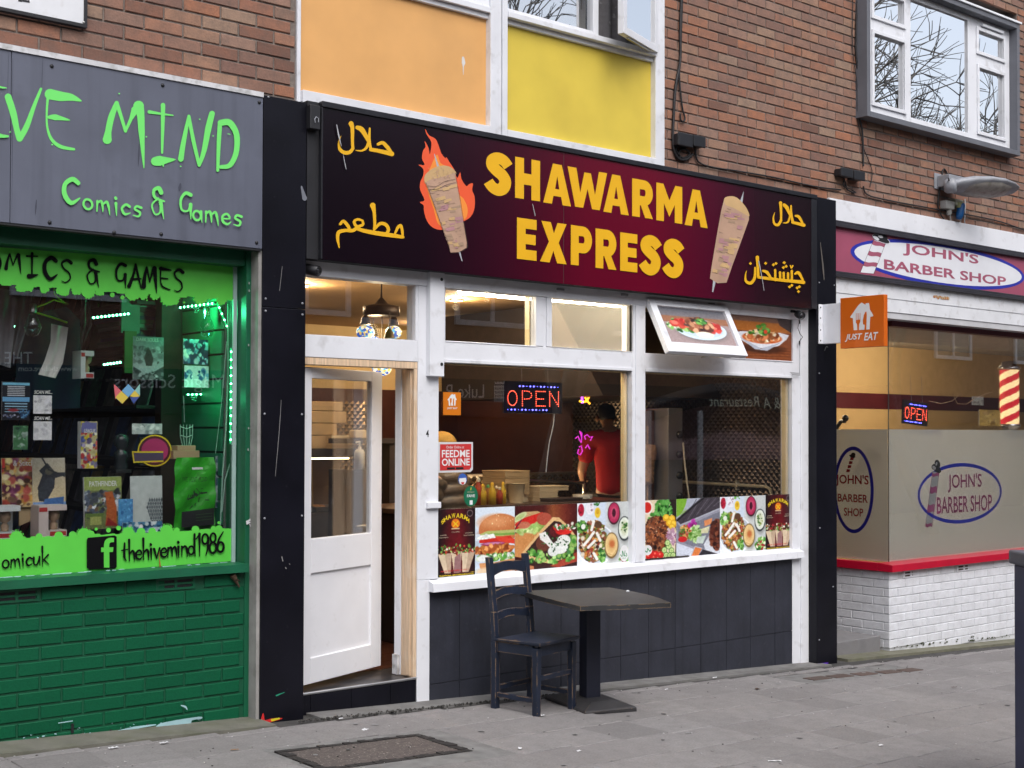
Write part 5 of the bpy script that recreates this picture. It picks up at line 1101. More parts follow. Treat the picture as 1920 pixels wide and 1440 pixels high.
# logos on the frosted glass (seen from outside)
def logo_front(f,ox,oz,sx,sz):
 pass
MJ=[mat('glass_blue',(.015,.025,.48),.4),mat('glass_pink',(.36,.075,.20),.4),BLACKM,mat('glass_red',(.42,.015,.03),.4),mat('glass_clear_white',(.42,.42,.42),.5)]
c8=lambda x,y:(1560+x/5.3333,840+y/5.3333)
ygp=ygl+.0125; f=Flat(lambda u,v:surv(u,v,1,ygp),off=.0004,step=.0002)
e=[S(*c8(868,455),ygl),S(*c8(1708,420),ygl),S(*c8(1320,150),ygl),S(*c8(1270,758),ygl)]
ex_,ez_,rxx,rzz=(e[0][0]+e[1][0])/2,(e[2][1]+e[3][1])/2,(e[1][0]-e[0][0])/2,(e[2][1]-e[3][1])/2
f.fn=lambda x,z:(x,ygp,z); f.ring(ex_,ez_,rxx,rzz,.035,0,n=64); f.fn=lambda u,v:surv(u,v,1,ygp)
pole=[(1003,232),(1072,248),(1000,790),(932,775)]
q8=lambda L:[c8(x,y)for x,y in L]
f.add([q8(pole)],4)
for t0,dt in((.02,.06),(.27,.12),(.60,.14),(.95,.06)):
 f.add([q8([pl(s/6,t0+.02*math.sin(s)),pl((s+1)/6,t0+.02*math.sin(s+1)),pl((s+1)/6,t0+dt+.02*math.sin(s+1)),pl(s/6,t0+dt+.02*math.sin(s))])for s in range(6)],1)
f.add(ribbon_px(q8([pole[0],pole[3]]),.4,cap=False),1); f.add(ribbon_px(q8([pole[1],pole[2]]),.4,cap=False),1)
hat(f,[(*c8(1045,205),10.5,5.6,.8,2),(*c8(1018,195),4.2,5.4,-.6,2),(*c8(1018,197),2.8,4.2,-.6,4),(*c8(1052,160),5.2,8,-.2,2),(*c8(1042,158),1.6,3.6,.2,4)],4,2)
def gtext(f,st,TLp,BRp,m,bold,pln):
 g=f.fn; f.fn=pln(TLp,BRp); f.text(st,0,0,1,1,m,bold=bold); f.fn=g
def plf(TLp,BRp):
 q=rect(*c8(*TLp),*c8(*BRp),ygl); return lambda s,t:(q[0]+(q[1]-q[0])*s,ygp,q[3]-(q[3]-q[2])*t)
gtext(f,"JOHN'S",(1168,262),(1506,430),1,.012,plf); gtext(f,'BARBER SHOP',(1056,492),(1608,625),1,.012,plf)
tag(f.build('window_logo',MJ),"oval John's Barber Shop logo on the barber's front window",'window decal')
f=Flat(lambda u,v:surv(u,v,0,bgx),nrm=(-1,0,0),off=-.0121,step=.0002)
def SXp(x,y):p=surv(*c8(x,y),0,bgx); return p[1],p[2]
e=[SXp(410,430),SXp(210,853),SXp(195,-15)]
yc=SXp(205,430)[0]; rzz=(e[2][1]-e[1][1])/2; zc=(e[2][1]+e[1][1])/2; ryy=abs(yc-e[0][0])
f.fn=lambda y,z:(bgx,y,z); f.ring(yc,zc,ryy,rzz,.035,0,n=64); f.fn=lambda u,v:surv(u,v,0,bgx)
for t0 in(.0,.25,.5,.75):f.add([q8([(178-50*t0,90+t0*160),(212-50*t0,94+t0*160),(206-50*t0,120+t0*160),(172-50*t0,122+t0*160)])],3)
hat(f,[(*c8(205,68),4.2,4.2,.4,2),(*c8(196,82),6,2.6,.3,2)],4,2)
def pls(TLp,BRp):
 a,c=SXp(*TLp),SXp(*BRp); return lambda s,t:(bgx,a[0]+(c[0]-a[0])*s,a[1]+(c[1]-a[1])*t)
gtext(f,"JOHN'S",(30,262),(360,395),3,.02,pls); gtext(f,'BARBER',(50,455),(352,550),3,.02,pls); gtext(f,'SHOP',(112,595),(306,690),3,.02,pls)
tag(f.build('window_logo',MJ),"tall oval John's Barber Shop logo on the side glass by the doorway",'window decal')
# ------------------------------------------------------------------ projecting takeaway sign
XJ=S(1540,610,-.12)[0]+.03
je=thing('projecting_sign','square orange projecting sign reading JUST EAT on white bracket','sign',(XJ,-.3,2.3))
def YZ(u,v,x=None):p=surv(u,v,0,XJ if x is None else x); return p[1],p[2]
a,c=YZ(1575.5,558),YZ(1657.5,553); a2,c2=YZ(1575,652.5),YZ(1657.5,650)
yA,yB=a[0],c[0]; zt_,zb_=(a[1]+c[1])/2,(a2[1]+c2[1])/2
OR_=mat('takeaway_orange',(.62,.12,.004),.4,var=.03)
b=MB(); b.box(XJ,XJ+.05,yB,yA,zb_,zt_); b.build('panel',OR_,je,bevel=.003)
q=YZ(1540,568); b=MB(); b.box(XJ+.005,XJ+.045,yA,YP-.002,YZ(1575,643)[1],YZ(1575,568)[1]); b.box(XJ-.05,XJ+.004,YP-.012,YP-.002,YZ(1575,643)[1],YZ(1575,568)[1]); b.build('bracket',WHITE,je,bevel=.004)
b=MB()
for t in(.08,.35,.65,.92):b.lathe([(.007,0),(.004,.004)],(XJ-.03,YP-.012,YZ(1575,643)[1]+t*(YZ(1575,568)[1]-YZ(1575,643)[1])),6,0,(0,-1,0))
b.build('bolts',RUBBER,je)
f=Flat(lambda s,t:(XJ,yA+(yB-yA)*s,zt_+(zb_-zt_)*t),nrm=(-1,0,0),off=.001,step=.0004)
jn=lambda x,y:((x-70)/985,(y-(218-(x-70)*.068))/(1130+(x-70)*.03))
def fl(L,m):fill(f,[jn(x,y)for x,y in L],m)
fl([(295,655),(330,600),(400,500),(480,390),(560,325),(648,378),(650,345),(725,340),(735,400),(745,490),(790,560),(822,620),(812,640),(755,650),(745,780),(738,930),(660,932),(640,935),(505,940),(380,942),(368,800),(360,670)],0)
fl([(433,560),(444,560),(444,715),(470,715),(472,560),(488,560),(490,712),(515,710),(518,556),(530,556),(530,750),(505,805),(498,940),(462,940),(455,815),(430,770)],1)
fl([(668,530),(676,600),(665,935),(622,935),(632,825),(592,815),(588,720),(610,610),(640,545)],1)
f2=lambda s,t:(XJ,yA+(yB-yA)*s,zt_+(zb_-zt_)*t)
def jt(st,x0,y0,x1,y1,sh):
 p0,p1=jn(x0,y0),jn(x1,y1); V,Tt=text_tris(st,.022,sh); f.add([[(p0[0]+(p1[0]-p0[0])*V[i][0],p0[1]+(p1[1]-p0[1])*V[i][1])for i in t]for t in Tt],0)
jt('JUST',180,1030,575,1185,.25); jt('EAT',612,1005,930,1165,.25)
f.build('lettering',[mat('sign_white_print',(.76,.76,.78),.4,var=.02),OR_],je)
# ------------------------------------------------------------------ wall lamp, sockets, junction boxes, cables
lp=thing('wall_lamp','grey wall mounted street lamp head jutting from the brick wall','street lamp',surv(1765,345,1,0))
c9=lambda x,y:(1740+x/10.6667,310+y/10.6667)
b=MB(); a0_=surv(*c9(220,320),1,0); b.box(a0_[0]-.09,a0_[0]+.09,-.012,0,a0_[2]-.08,a0_[2]+.07); b.box(a0_[0]-.05,a0_[0]+.22,-.14,-.013,a0_[2]-.065,a0_[2]+.045); b.build('bracket',GREYM,lp,bevel=.006)
j=surv(*c9(460,410),1,-.16); b=MB(); b.lathe([(.0,-.06),(.05,-.06),(.068,-.035),(.07,.03),(.055,.05),(0,.055)],j,18,0,(.45,-.9,0)); b.build('swivel',GREYM,lp)
b=MB(); b.lathe([(.018,0),(.016,.01),(0,.012)],j+np.array([.45,-.9,0])*.055,10,0,(.45,-.9,0)); b.build('bolt',RUBBER,lp)
tip=surv(*c9(1765,500),1,-.40)
ax=tip-j; Lh=np.linalg.norm(ax); ax/=Lh; sd_=np.cross(ax,(0,0,1)); sd_/=np.linalg.norm(sd_); up=np.cross(sd_,ax); sd_,up=sd_*.9+up*.436,up*.9-sd_*.436
print('lamp',Lh,j,tip)
rows=[]
for t,wz,hu,hd in((.0,.06,.05,.04),(.1,.10,.065,.04),(.3,.14,.085,.035),(.5,.155,.08,.03),(.7,.15,.06,.025),(.88,.11,.035,.015),(1.0,.055,.01,.008)):
 cpt=j+ax*Lh*t
 rows.append([cpt+sd_*wz*math.cos(a)+up*((hu if math.sin(a)>0 else hd)*math.sin(a))for a in np.linspace(0,2*math.pi,14,endpoint=False)])
b=MB(); b.grid(rows,0,True); b.face(rows[0][::-1]); b.face(rows[-1]); b.build('housing',GREYM,lp)
b=MB(); rows=[]
for t,wz,hd in((.2,.08,.03),(.4,.12,.05),(.65,.12,.045),(.85,.07,.018)):
 cpt=j+ax*Lh*t; rows.append([cpt+sd_*wz*math.cos(a)-up*(.016+hd*abs(math.sin(a))*.8)for a in np.linspace(0,math.pi,8)])
b.grid(rows); b.build('diffuser',mat('grubby_diffuser',(.30,.28,.26),.35,var=.15,dirt=((.1,.09,.07),.6,20,.45,.7)),lp)
def cable(label,L,r=.006,y=-.015,cat='cable',m=CABLE,name='cable'):
 b=MB(); P=[surv(u,v,1,yy if len(q)>2 else y)for q in L for u,v,yy in[(q+(y,))[:3]]]
 Q=[]
 for i in range(len(P)-1):
  p0,p1,p2,p3=P[max(i-1,0)],P[i],P[i+1],P[min(i+2,len(P)-1)]
  for k in range(4):t=k/4; Q.append(.5*((2*p1)+(-p0+p2)*t+(2*p0-5*p1+4*p2-p3)*t*t+(-p0+3*p1-3*p2+p3)*t**3))
 Q.append(P[-1]); b.tube(Q,r,6); return tag(b.build(name,m),label,cat)
g1=lambda x,y:(1240+x/2.8235,y/2.8235)
cable('black cable looping over the wall lamp swivel',[c9(280,240),c9(290,110,),c9(330,75),c9(390,180),(*c9(420,300),-.2)],.007)
cable('black cable dropping from the wall lamp bracket',[c9(240,430),c9(215,600),c9(200,800),c9(240,960),c9(330,1090)],.007)
for nm,lb,TL,BR,m,cat in(('junction_box','pale grey socket box under the wall lamp',(330,695),(500,890),mat('grey_box_plastic',(.42,.42,.40),.6,dirt=((.2,.19,.15),.5,20,.5,.7)),'socket'),('plug_socket','beige plug socket with bright blue plug under the wall lamp',(515,670),(680,830),mat('beige_plastic',(.34,.34,.26),.6),'socket')):
 q=rect(*c9(*TL),*c9(*BR),-.05); t=thing(nm,lb,cat,(q[0],0,q[2])); b=MB(); b.box(q[0],q[1],-.07,0,q[2],q[3]); b.build('body',m,t,bevel=.008)
 if 'beige' in lb:
  b=MB(); p=surv(*c9(650,900),1,-.07); b.lathe([(.026,.07),(.036,.05),(.036,-.05),(.025,-.085),(0,-.09)],p,12,0,(.15,-.1,1)); b.build('plug',mat('plug_blue',(.005,.09,.28),.45),t)
  b=MB(); b.lathe([(.034,.05),(.034,0)],surv(*c9(620,850),1,-.06),12,0,(0,-.1,1)); b.build('collar',mat('olive_plastic',(.28,.29,.14),.6),t)
 else:
  b=MB(); p=surv(*c9(420,930),1,-.035); b.lathe([(.024,.03),(.026,-.02),(.018,-.03)],p,10); b.build('gland',m,t)
cable('white looped cable between the two sockets',[(*c9(440,950),-.035),c9(460,1110),c9(530,1200),c9(610,1190),c9(650,1110),(*c9(655,1020),-.07)],.006,m=mat('white_cable',(.5,.5,.5),.5))
cable('white cable running down beside the blue plug',[c9(740,670),c9(745,850),c9(735,1180),c9(790,1260)],.005,m=MATS['white_cable'])
def jbox(u0_,v0_,u1_,v1_,lb):
 q=rect(u0_,v0_,u1_,v1_,-.07); t=thing('junction_box',lb,'junction box',(q[0],0,q[2]),'black junction boxes on the brick wall')
 b=MB(); b.box(q[0],q[1],-.07,-.001,q[2],q[3]); b.build('body',RUBBER,t,bevel=.008); b=MB(); b.box(q[0]-.006,q[1]+.006,-.085,-.0705,q[2]-.006,q[3]+.006); b.build('lid',RUBBER,t,bevel=.006)
jbox(1271,249,1296,276,'black junction box with a broken lower edge beside the yellow panel'); jbox(1299,254,1320,277,'smaller black junction box right of the broken one, above maroon sign')
jbox(1576,315,1597,333,'left black junction box above the white barber fascia'); jbox(1600,320,1619,339,'right black junction box above the white barber fascia')
cable('thick black cable bundle hanging down beside the white frame',[g1(108,-60),g1(100,150),g1(100,320),g1(75,460),g1(65,620),g1(62,760),g1(85,835),g1(130,845),g1(165,815)],.011)
cable('thin black cable hung left of the bundle to the box',[g1(112,-60),g1(105,200),g1(95,390),g1(110,560),g1(125,630),g1(105,640),g1(100,600)],.007)
cable('long black cable sagging along the wall above the signs',[g1(178,790),g1(195,855),g1(270,885),g1(400,905),g1(600,940),g1(800,985),g1(950,1005)],.007)
cable('black cable sagging from the right boxes towards the lamp',[g1(1070,985),g1(1090,1030),g1(1200,1060),g1(1440,1105),g1(1640,1140),g1(1800,1175),g1(1925,1220)],.007)
cable('black cable running down left of the grey window box',[g1(1040,-60),g1(1030,250),g1(1045,430),g1(1045,600),g1(1065,700),g1(1070,880)],.008)
cable('thin cable crossing from the window box to the boxes',[g1(1015,-40),g1(1012,250),g1(1035,440),g1(1040,620),g1(1070,780),g1(1115,900),g1(1105,990)],.004)
cable('tangle of black wires under the broken junction box',[g1(85,770),g1(80,800),g1(110,835),g1(150,820),g1(130,790),g1(95,800),g1(105,845),g1(160,830)],.008)
cable('short wires under the right junction boxes',[g1(970,950),g1(965,985),g1(1000,1000),g1(1030,1020),g1(985,1005),g1(975,960)],.006)
# ================================================================== CHAIR, TABLE, CABINET, LITTER
def worn(name,col,wear=(.30,.19,.10),amt=.9):
 """painted timber whose edges have worn through (bevel-angle pointiness), plus a few chips"""
 m=mat(name,col,.5,var=.25,ns=9,bump=.12,bs=50,dirt=(wear,amt,26,.70,.74)); t=m.node_tree; N,L=t.nodes,t.links; b=N['Principled BSDF']
 src=b.inputs['Base Color'].links[0].from_socket; bv=N.new('ShaderNodeBevel'); bv.inputs['Radius'].default_value=.010; bv.samples=4
 g=N.new('ShaderNodeNewGeometry'); d=N.new('ShaderNodeVectorMath'); d.operation='DOT_PRODUCT'; L.new(bv.outputs[0],d.inputs[0]); L.new(g.outputs['Normal'],d.inputs[1])
 mr=N.new('ShaderNodeMapRange'); mr.inputs[1].default_value=.985; mr.inputs[2].default_value=.90; mr.inputs[3].default_value=0; mr.inputs[4].default_value=1; L.new(d.outputs['Value'],mr.inputs[0])
 n=N.new('ShaderNodeTexNoise'); n.inputs['Scale'].default_value=11; n.inputs['Detail'].default_value=5; L.new(g.outputs['Position'],n.inputs['Vector'])
 m2=N.new('ShaderNodeMapRange'); m2.inputs[1].default_value=.47; m2.inputs[2].default_value=.56; L.new(n.outputs['Fac'],m2.inputs[0])
 mu=N.new('ShaderNodeMath'); mu.operation='MULTIPLY'; L.new(mr.outputs[0],mu.inputs[0]); L.new(m2.outputs[0],mu.inputs[1])
 x=N.new('ShaderNodeMix'); x.data_type='RGBA'; L.new(mu.outputs[0],x.inputs[0]); L.new(src,x.inputs[6]); x.inputs[7].default_value=(*wear,1); L.new(x.outputs[2],b.inputs['Base Color']); return m
NAVY=worn('navy_worn_timber',(.009,.015,.033)); TTOP=worn('charcoal_worn_tabletop',(.028,.028,.030),(.24,.16,.09),.5)
ca=R(11.0); W_=np.array([math.cos(ca),math.sin(ca),0]); Fd=np.array([math.sin(ca),-math.cos(ca),0])
c0=np.array([5.205,-.43,0]); c0[2]=gz(5.35)
ch=thing('chair','worn navy painted wooden chair with ladder back beside the table','chair',(5.4,-.6,gz(5.4)))
def cpt(a,f_,z):return c0+W_*a+Fd*f_+np.array([0,0,z])
def cleg(a,f_,z0,z1,t=.021,lean=0.,t2=None):
 b=MB(); p0,p1=cpt(a,f_,z0),cpt(a,f_-lean,z1); t2=t2 or t
 b.hexa([p0+W_*sx*t+Fd*sy*t for sx,sy in((-1,1),(1,1),(1,-1),(-1,-1))]+[p1+W_*sx*t2+Fd*sy*t2 for sx,sy in((-1,1),(1,1),(1,-1),(-1,-1))]); return b
CW,CD=.365,.335
for a in(0,CW):
 dz=gz(cpt(a,CD,0)[0])-c0[2]; cleg(a,CD,dz,.425,.020,t2=.022).build('leg',NAVY,ch,bevel=.003)
 dz=gz(cpt(a,0,0)[0])-c0[2]; cleg(a,0,dz,.44,.021).build('leg',NAVY,ch,bevel=.003)
 b=MB(); p=[cpt(a,0,.441),cpt(a,-.015,.62),cpt(a,-.055,.965)]
 for q0,q1 in zip(p[:-1],p[1:]):
  b.hexa([q0+W_*sx*.021+Fd*sy*.017 for sx,sy in((-1,1),(1,1),(1,-1),(-1,-1))]+[q1+W_*sx*.021+Fd*sy*.017 for sx,sy in((-1,1),(1,1),(1,-1),(-1,-1))])
 b.build('back_post',NAVY,ch,bevel=.003)
def slat(z,h,dip,top):
 b=MB(); lo,hi=[],[]; lean=np.interp(z,[.44,.62,.965],[0,.015,.055])
 for i in range(9):
  s=i/8; a=.022+(CW-.044)*s; bow=.02*math.sin(math.pi*s); arch=dip*math.sin(math.pi*s)
  lo.append((a,-lean-bow,z+arch)); hi.append((a,-lean-bow-.004,z+h+arch*top))
 for t in(0,1):
  for i in range(8):
   o=.009*(1 if t else-1); A=[cpt(*lo[i]),cpt(*lo[i+1]),cpt(*hi[i+1]),cpt(*hi[i])]; A=[q+Fd*o for q in A]; b.face(A if t else A[::-1])
 for i in range(8):
  for L_,s in((lo,-1),(hi,1)):
   A=[cpt(*L_[i])-Fd*.009,cpt(*L_[i+1])-Fd*.009,cpt(*L_[i+1])+Fd*.009,cpt(*L_[i])+Fd*.009]; b.face(A if s<0 else A[::-1])
 return b
slat(.845,.075,.022,.3).build('top_rail',NAVY,ch); slat(.695,.055,.018,.8).build('back_slat',NAVY,ch); slat(.56,.05,.016,.8).build('back_slat',NAVY,ch)
b=MB(); b.hexa([cpt(-.025,CD+.045,.441),cpt(CW+.025,CD+.045,.441),cpt(CW+.022,-.002,.441),cpt(-.022,-.002,.441),cpt(-.028,CD+.05,.462),cpt(CW+.028,CD+.05,.462),cpt(CW+.024,.022,.458),cpt(-.024,.022,.458)]); b.build('seat',NAVY,ch,bevel=.005)
def rail(a0,f0,a1,f1,z,h,t):
 b=MB(); p0,p1=cpt(a0,f0,z),cpt(a1,f1,z); d=(p1-p0)/np.linalg.norm(p1-p0); n=np.cross(d,(0,0,1.)); b.obox((p0+p1)/2,(p1-p0)/2,n*t,(0,0,h)); return b
for q in((0,.022,0,CD-.022),(CW,.022,CW,CD-.022),(.022,CD,CW-.022,CD),(.022,0,CW-.022,0)):rail(*q,.405,.033,.010).build('seat_rail',NAVY,ch,bevel=.002)
for q,z in(((0,.022,0,CD-.022),.10),((CW,.022,CW,CD-.022),.10),((.022,CD,CW-.022,CD),.235),((.022,0,CW-.022,0),.14)):rail(*q,z,.016,.010).build('stretcher',NAVY,ch,bevel=.002)
# table
tb=thing('table','square charcoal pedestal table with worn edges in front of plinth','table',(5.85,-.68,gz(5.85)))
TZ=.652
Cn=[ground(977,1110,0)]
def atz(u,v,z):d=AX.T@np.array([(u-960)/F_PX,-(v-CY)/F_PX,1.0]); return CAM+(z-CAM[2])/d[2]*d
A4=[atz(976,1108,TZ)[:2],atz(1088,1136.5,TZ)[:2],atz(1258,1130,TZ)[:2],atz(1142,1101.5,TZ)[:2]]
top=[]
for i in range(4):
 p,q=A4[i],A4[(i+1)%4]; n_=np.array([q[1]-p[1],-(q[0]-p[0])]); n_/=np.linalg.norm(n_)
 for k in range(8):s=k/8; top.append(p+(q-p)*s+n_*math.sin(math.pi*s)*(.055 if i==2 else.012))
b=MB(); nT=len(top); pt=[(x,y,TZ)for x,y in top]; pb_=[(x,y,TZ-.030)for x,y in top]
ar=sum(top[i][0]*top[(i+1)%nT][1]-top[(i+1)%nT][0]*top[i][1]for i in range(nT))
if ar<0:pt,pb_=pt[::-1],pb_[::-1]
b.face(pt); b.face(pb_[::-1])
for i in range(nT):k=(i+1)%nT; b.face([pb_[i],pb_[k],pt[k],pt[i]])
b.build('tabletop',TTOP,tb,bevel=.004)
ctr=sum(A4)/4; e1=(A4[1]-A4[0]); e1=e1/np.linalg.norm(e1); e1=np.array([*e1,0]); e2=np.array([-e1[1],e1[0],0])
bc=ground(1107,1300)[:2]; bc=np.array([5.84,-.63]); zg=gz(bc[0])
col=np.array([*bc,0])
b=MB(); b.obox(col+np.array([0,0,(zg+.05+TZ-.032)/2]),e1*.052,e2*.052,(0,0,(TZ-.032-zg-.05)/2)); b.build('column',mat('black_blue_column',(.012,.014,.028),.5,var=.2),tb,bevel=.004)
bb=[ground(1066,1317.5),ground(1090,1329.5),ground(1182,1322),ground(1130,1303)]
h1,h2=.28,.19
def ring_(k,z):return[col+e1*sx*h1*k+e2*sy*h2*k+np.array([0,0,z])for sx,sy in((-1,-1),(1,-1),(1,1),(-1,1))]
b=MB(); rows=[]
for k,z in((1,.0),(1,.022),(.97,.03),(.66,.062)):
 k2=k; rows.append([col+e1*sx*(h1-(1-k2)*.3)+e2*sy*(h2-(1-k2)*.3)+np.array([0,0,z+zg-.0462*0])for sx,sy in((-1,-1),(1,-1),(1,1),(-1,1))])
rows[0]=[np.array([p[0],p[1],gz(p[0])+.001])for p in rows[0]]
b.grid(rows,0,True,sm=False); b.face(rows[-1]); b.build('base',worn('dark_worn_base',(.030,.029,.031),(.16,.10,.06),.5),tb,bevel=.003)
b=MB(); p=atz(1177,1110,TZ); b.ball((p[0],p[1],TZ+.006),.011,6,0,(1.4,1,.7)); tag(b.build('paper_scrap',mat('white_litter',(.7,.7,.72),.8)),'crumpled white paper scrap on the table top','litter')
# cabinet at the right edge
cb=thing('litter_bin','tall navy metal street bin cut by the right edge','litter bin',(6.2,-3.3,gz(6.2)))
pz=1.128
p0=atz(1890,1030,pz); x0,y0=p0[0],p0[1]; Wd=.62; yaw_=R(-38)
e1=np.array([math.cos(yaw_),math.sin(yaw_),0]); e2=np.array([-math.sin(yaw_),math.cos(yaw_),0])
print('bin',p0,proj((x0,y0,gz(x0))))
cc=np.array([x0,y0,0])+e1*Wd/2-e2*.30
zg=gz(cc[0])
b=MB(); b.obox(cc+np.array([0,0,(zg+pz-.07)/2+.02]),e1*(Wd/2-.02),e2*.28,(0,0,(pz-.07-zg)/2-.02)); b.build('body',NAVYM,cb,bevel=.008)
b=MB(); b.obox(cc+np.array([0,0,pz-.035]),e1*Wd/2,e2*.30,(0,0,.034)); b.build('cap',NAVYT,cb,bevel=.01)
fp=cc-e2*.281
b=MB(); b.obox(fp+e1*.02+np.array([0,0,pz-.24]),e1*.19,e2*.004,(0,0,.09)); b.build('aperture',RUBBER,cb)
b=MB(); b.obox(fp-e1*.21+np.array([0,0,pz-.25]),e1*.018,e2*.003,(0,0,.055)); b.build('label_plate',mat('white_plate',(.7,.7,.7),.4),cb)
b=MB(); b.obox(fp+e1*.0+np.array([0,0,zg+.32]),e1*.22,e2*.004,(0,0,.26)); b.build('door',NAVYM,cb,bevel=.003)
# small litter on the pavement
LIT=mat('white_litter',(.7,.7,.72),.8); LITB=mat('brown_litter',(.26,.14,.06),.9)
def scrap(u,v,L,Wd_,rot,m,lb,curl=.006):
 p=ground(u,v); c,s=math.cos(rot),math.sin(rot); b=MB(); rows=[]
 for i in range(5):
  a=(i/4-.5)*L; rows.append([(p[0]+a*c-d*s,p[1]+a*s+d*c,gz(p[0]+a*c-d*s)+.004+curl*abs(math.sin(i*1.7+d*90)))for d in(-Wd_/2,0,Wd_/2)])
 n=len(b.v); b.grid(rows); return tag(b.build('litter',m),lb,'litter')
for a in((1018,1343,.035,.02,.2,LIT,'crumpled white paper by the front chair leg'),(1583,1225,0,0,0,LIT,''),(1453,1429,.075,.018,-.5,LIT,'white paper strip on slabs at bottom right'),(1640,1225,.05,.03,.4,LIT,'white paper scrap beside the barber doorstep'),(1612,1224,.08,.035,-.2,LITB,'brown leaf beside the barber doorstep'),(684,1370,.05,.03,.6,LIT,'white splash on the slab above the access cover'),(308,1394.5,.05,.02,.2,LIT,'white scrap near the concrete strip below the green bricks'),(213,1404,.05,.025,.1,LIT,'white chewing gum on slab left of the access cover'),(297,1379.5,.06,.02,-.3,LITB,'orange brown stub on concrete below green bricks'),(440,1408,.04,.015,-.2,LITB,'orange stub on the slab left of the access cover'),(460,1356,.05,.02,.5,LITB,'brown leaf at the foot of the green post'),(119,1389,.05,.018,.2,LITB,'pale stub on the concrete strip at far left'),(1790,1290,.05,.02,-.3,MATS['rusty_void'],'dark leaf scrap on the slabs before the barber shop'),(1250,1294,.04,.015,.3,LIT,'small white scrap on the slabs right of table'),(1341,1272,.05,.02,.1,LIT,'white scrap on slabs below the dark plinth'),(640,1349,.03,.02,.2,LIT,'tiny white pebble before the door step'),(1420,1293,.04,.03,.2,MATS['rusty_void'],'dark scrap on the slabs below the plinth'),(1652,1399,.03,.02,.1,LIT,'white crumb on slabs at lower right'),(975,1405,.03,.02,.8,LIT,'white crumb on the slabs below the chair'),(1086,1410,.03,.02,.3,LIT,'white crumb on the slabs below the table')):
 if a[2]:scrap(*a)
b=MB()
for k in range(420):
 x=random.uniform(2.2,12.5); y=-.29-random.random()**2*2.4; r=random.uniform(.003,.009); b.ball((x,y,gz(x)+.001),r,4,random.randrange(2),(1,1,.5))
for k in range(260):
 x=random.uniform(3.9,5.9); y=-.215+random.gauss(0,.016); r=random.uniform(.004,.012); b.ball((x,y,gz(x)+.003),r,4,2,(1,1,.7))
gm=MB()
for k in range(150):
 x=random.uniform(2.3,11); y=-.4-random.random()*3; r=random.uniform(.008,.02); gm.face([(x+r*math.cos(a)*random.uniform(.8,1.2),y+r*math.sin(a)*random.uniform(.8,1.2),gz(x+r*math.cos(a))+.0022)for a in np.linspace(0,6.283,9)[:-1]],0 if random.random()<.6 else 1)
o=gm.build('chewing_gum',[mat('pale_gum',(.24,.235,.235),.9),mat('dark_gum',(.07,.067,.065),.9)]); o['kind']='stuff'
o=b.build('grit',[mat('pale_grit',(.42,.41,.40),.9),mat('dark_grit',(.05,.045,.04),.9),mat('loose_mortar_grit',(.045,.042,.038),.95)]); o['kind']='stuff'
# ================================================================== FOOD POSTERS AND STICKERS ON THE RESTAURANT GLASS
YQ=.0278
def poster(name,label,cv,u0_,u1_,z0,z1,y=YQ,extra=None,cat='poster',v=1000,mt=PRINT,group=None):
 x0,x1=S(u0_,v,y)[0],S(u1_,v,y)[0]; t=thing(name,label,cat,((x0+x1)/2,y,z0),group)
 link('print',cv.mesh('print',(x0,y,z1),(x1,y,z1),(x0,y,z0),mt),t)
 b=MB(); b.box(x0,x1,y+.0004,y+.0014,z0,z1); b.build('sheet',MATS['white_litter'],t)
 if extra:
  f=Flat(lambda s,q:(x0+(x1-x0)*s,y,z1-(z1-z0)*q),off=.0006,step=.0002); extra(f)
  if f.mb.v:f.build('lettering',LETM,t)
 return t
LETM=[mat('print_yellow',(.75,.55,.02),.5,var=.02),mat('print_white',(.75,.75,.75),.5,var=.02),mat('print_red',(.55,.03,.03),.5,var=.02),mat('print_green',(.02,.25,.08),.5,var=.02),mat('print_black',(.01,.01,.012),.5,var=.02),mat('print_cream',(.55,.45,.33),.5,var=.02)]
pz0=wz0+.004; pz1=S(1082,944,YQ)[1]
GRN=[(70,140,50),(120,180,80),(40,100,40),(160,200,110),(95,150,60)]
MEAT=[(110,55,30),(80,38,22),(150,85,45),(60,28,18),(130,70,40)]
def menu(dim=1.0):
 c=Canvas(70,110,(20,8,12)); c.hgrad([(0,(22,8,12)),(.3,(90,8,18)),(.6,(110,10,22)),(1,(30,8,14))])
 t=c.Y[...,None]; c.a=c.a*(1-.55*np.abs(t-.55))
 c.ell(.47,.22,.115,.072,(225,120,25)); c.line([(.41,.19),(.53,.26)],.025,(235,200,40)); c.line([(.53,.19),(.41,.26)],.025,(235,200,40)); c.rect(.36,.285,.58,.305,(215,195,150))
 c.ell(.86,.075,.08,.05,(150,140,140)); c.ell(.86,.075,.067,.042,(30,12,16))
 for cx,w_,top in((.18,.24,.66),(.5,.2,.64),(.82,.24,.66)):
  x0,x1=cx-w_/1.5,cx+w_/1.5; k=(cx-.5)*-.25
  c.poly([(cx-w_*.75,top),(cx+w_*.75,top),(cx+k+w_*.35,.95),(cx+k-w_*.35,.95)],(215,195,165)); c.poly([(cx,top),(cx+w_*.75,top),(cx+k+w_*.35,.95),(cx+k,.95)],(190,165,140))
 c.poly([(.45,.72),(.6,.66),(.62,.95),(.42,.95)],(150,110,110))
 c.blobs(130,lambda x,y:(inell(.15,.60,.19,.065)(x,y)or inell(.5,.60,.18,.075)(x,y)or inell(.82,.60,.18,.065)(x,y)),(.012,.035),GRN+MEAT[:3]+[(190,60,40),(220,215,200),(160,40,50)])
 c.line([(0,.965),(.5,.985),(1,.955)],.012,(200,170,60)); c.rect(0,.965,1,1,(12,8,10)); return c.noise(5,3)
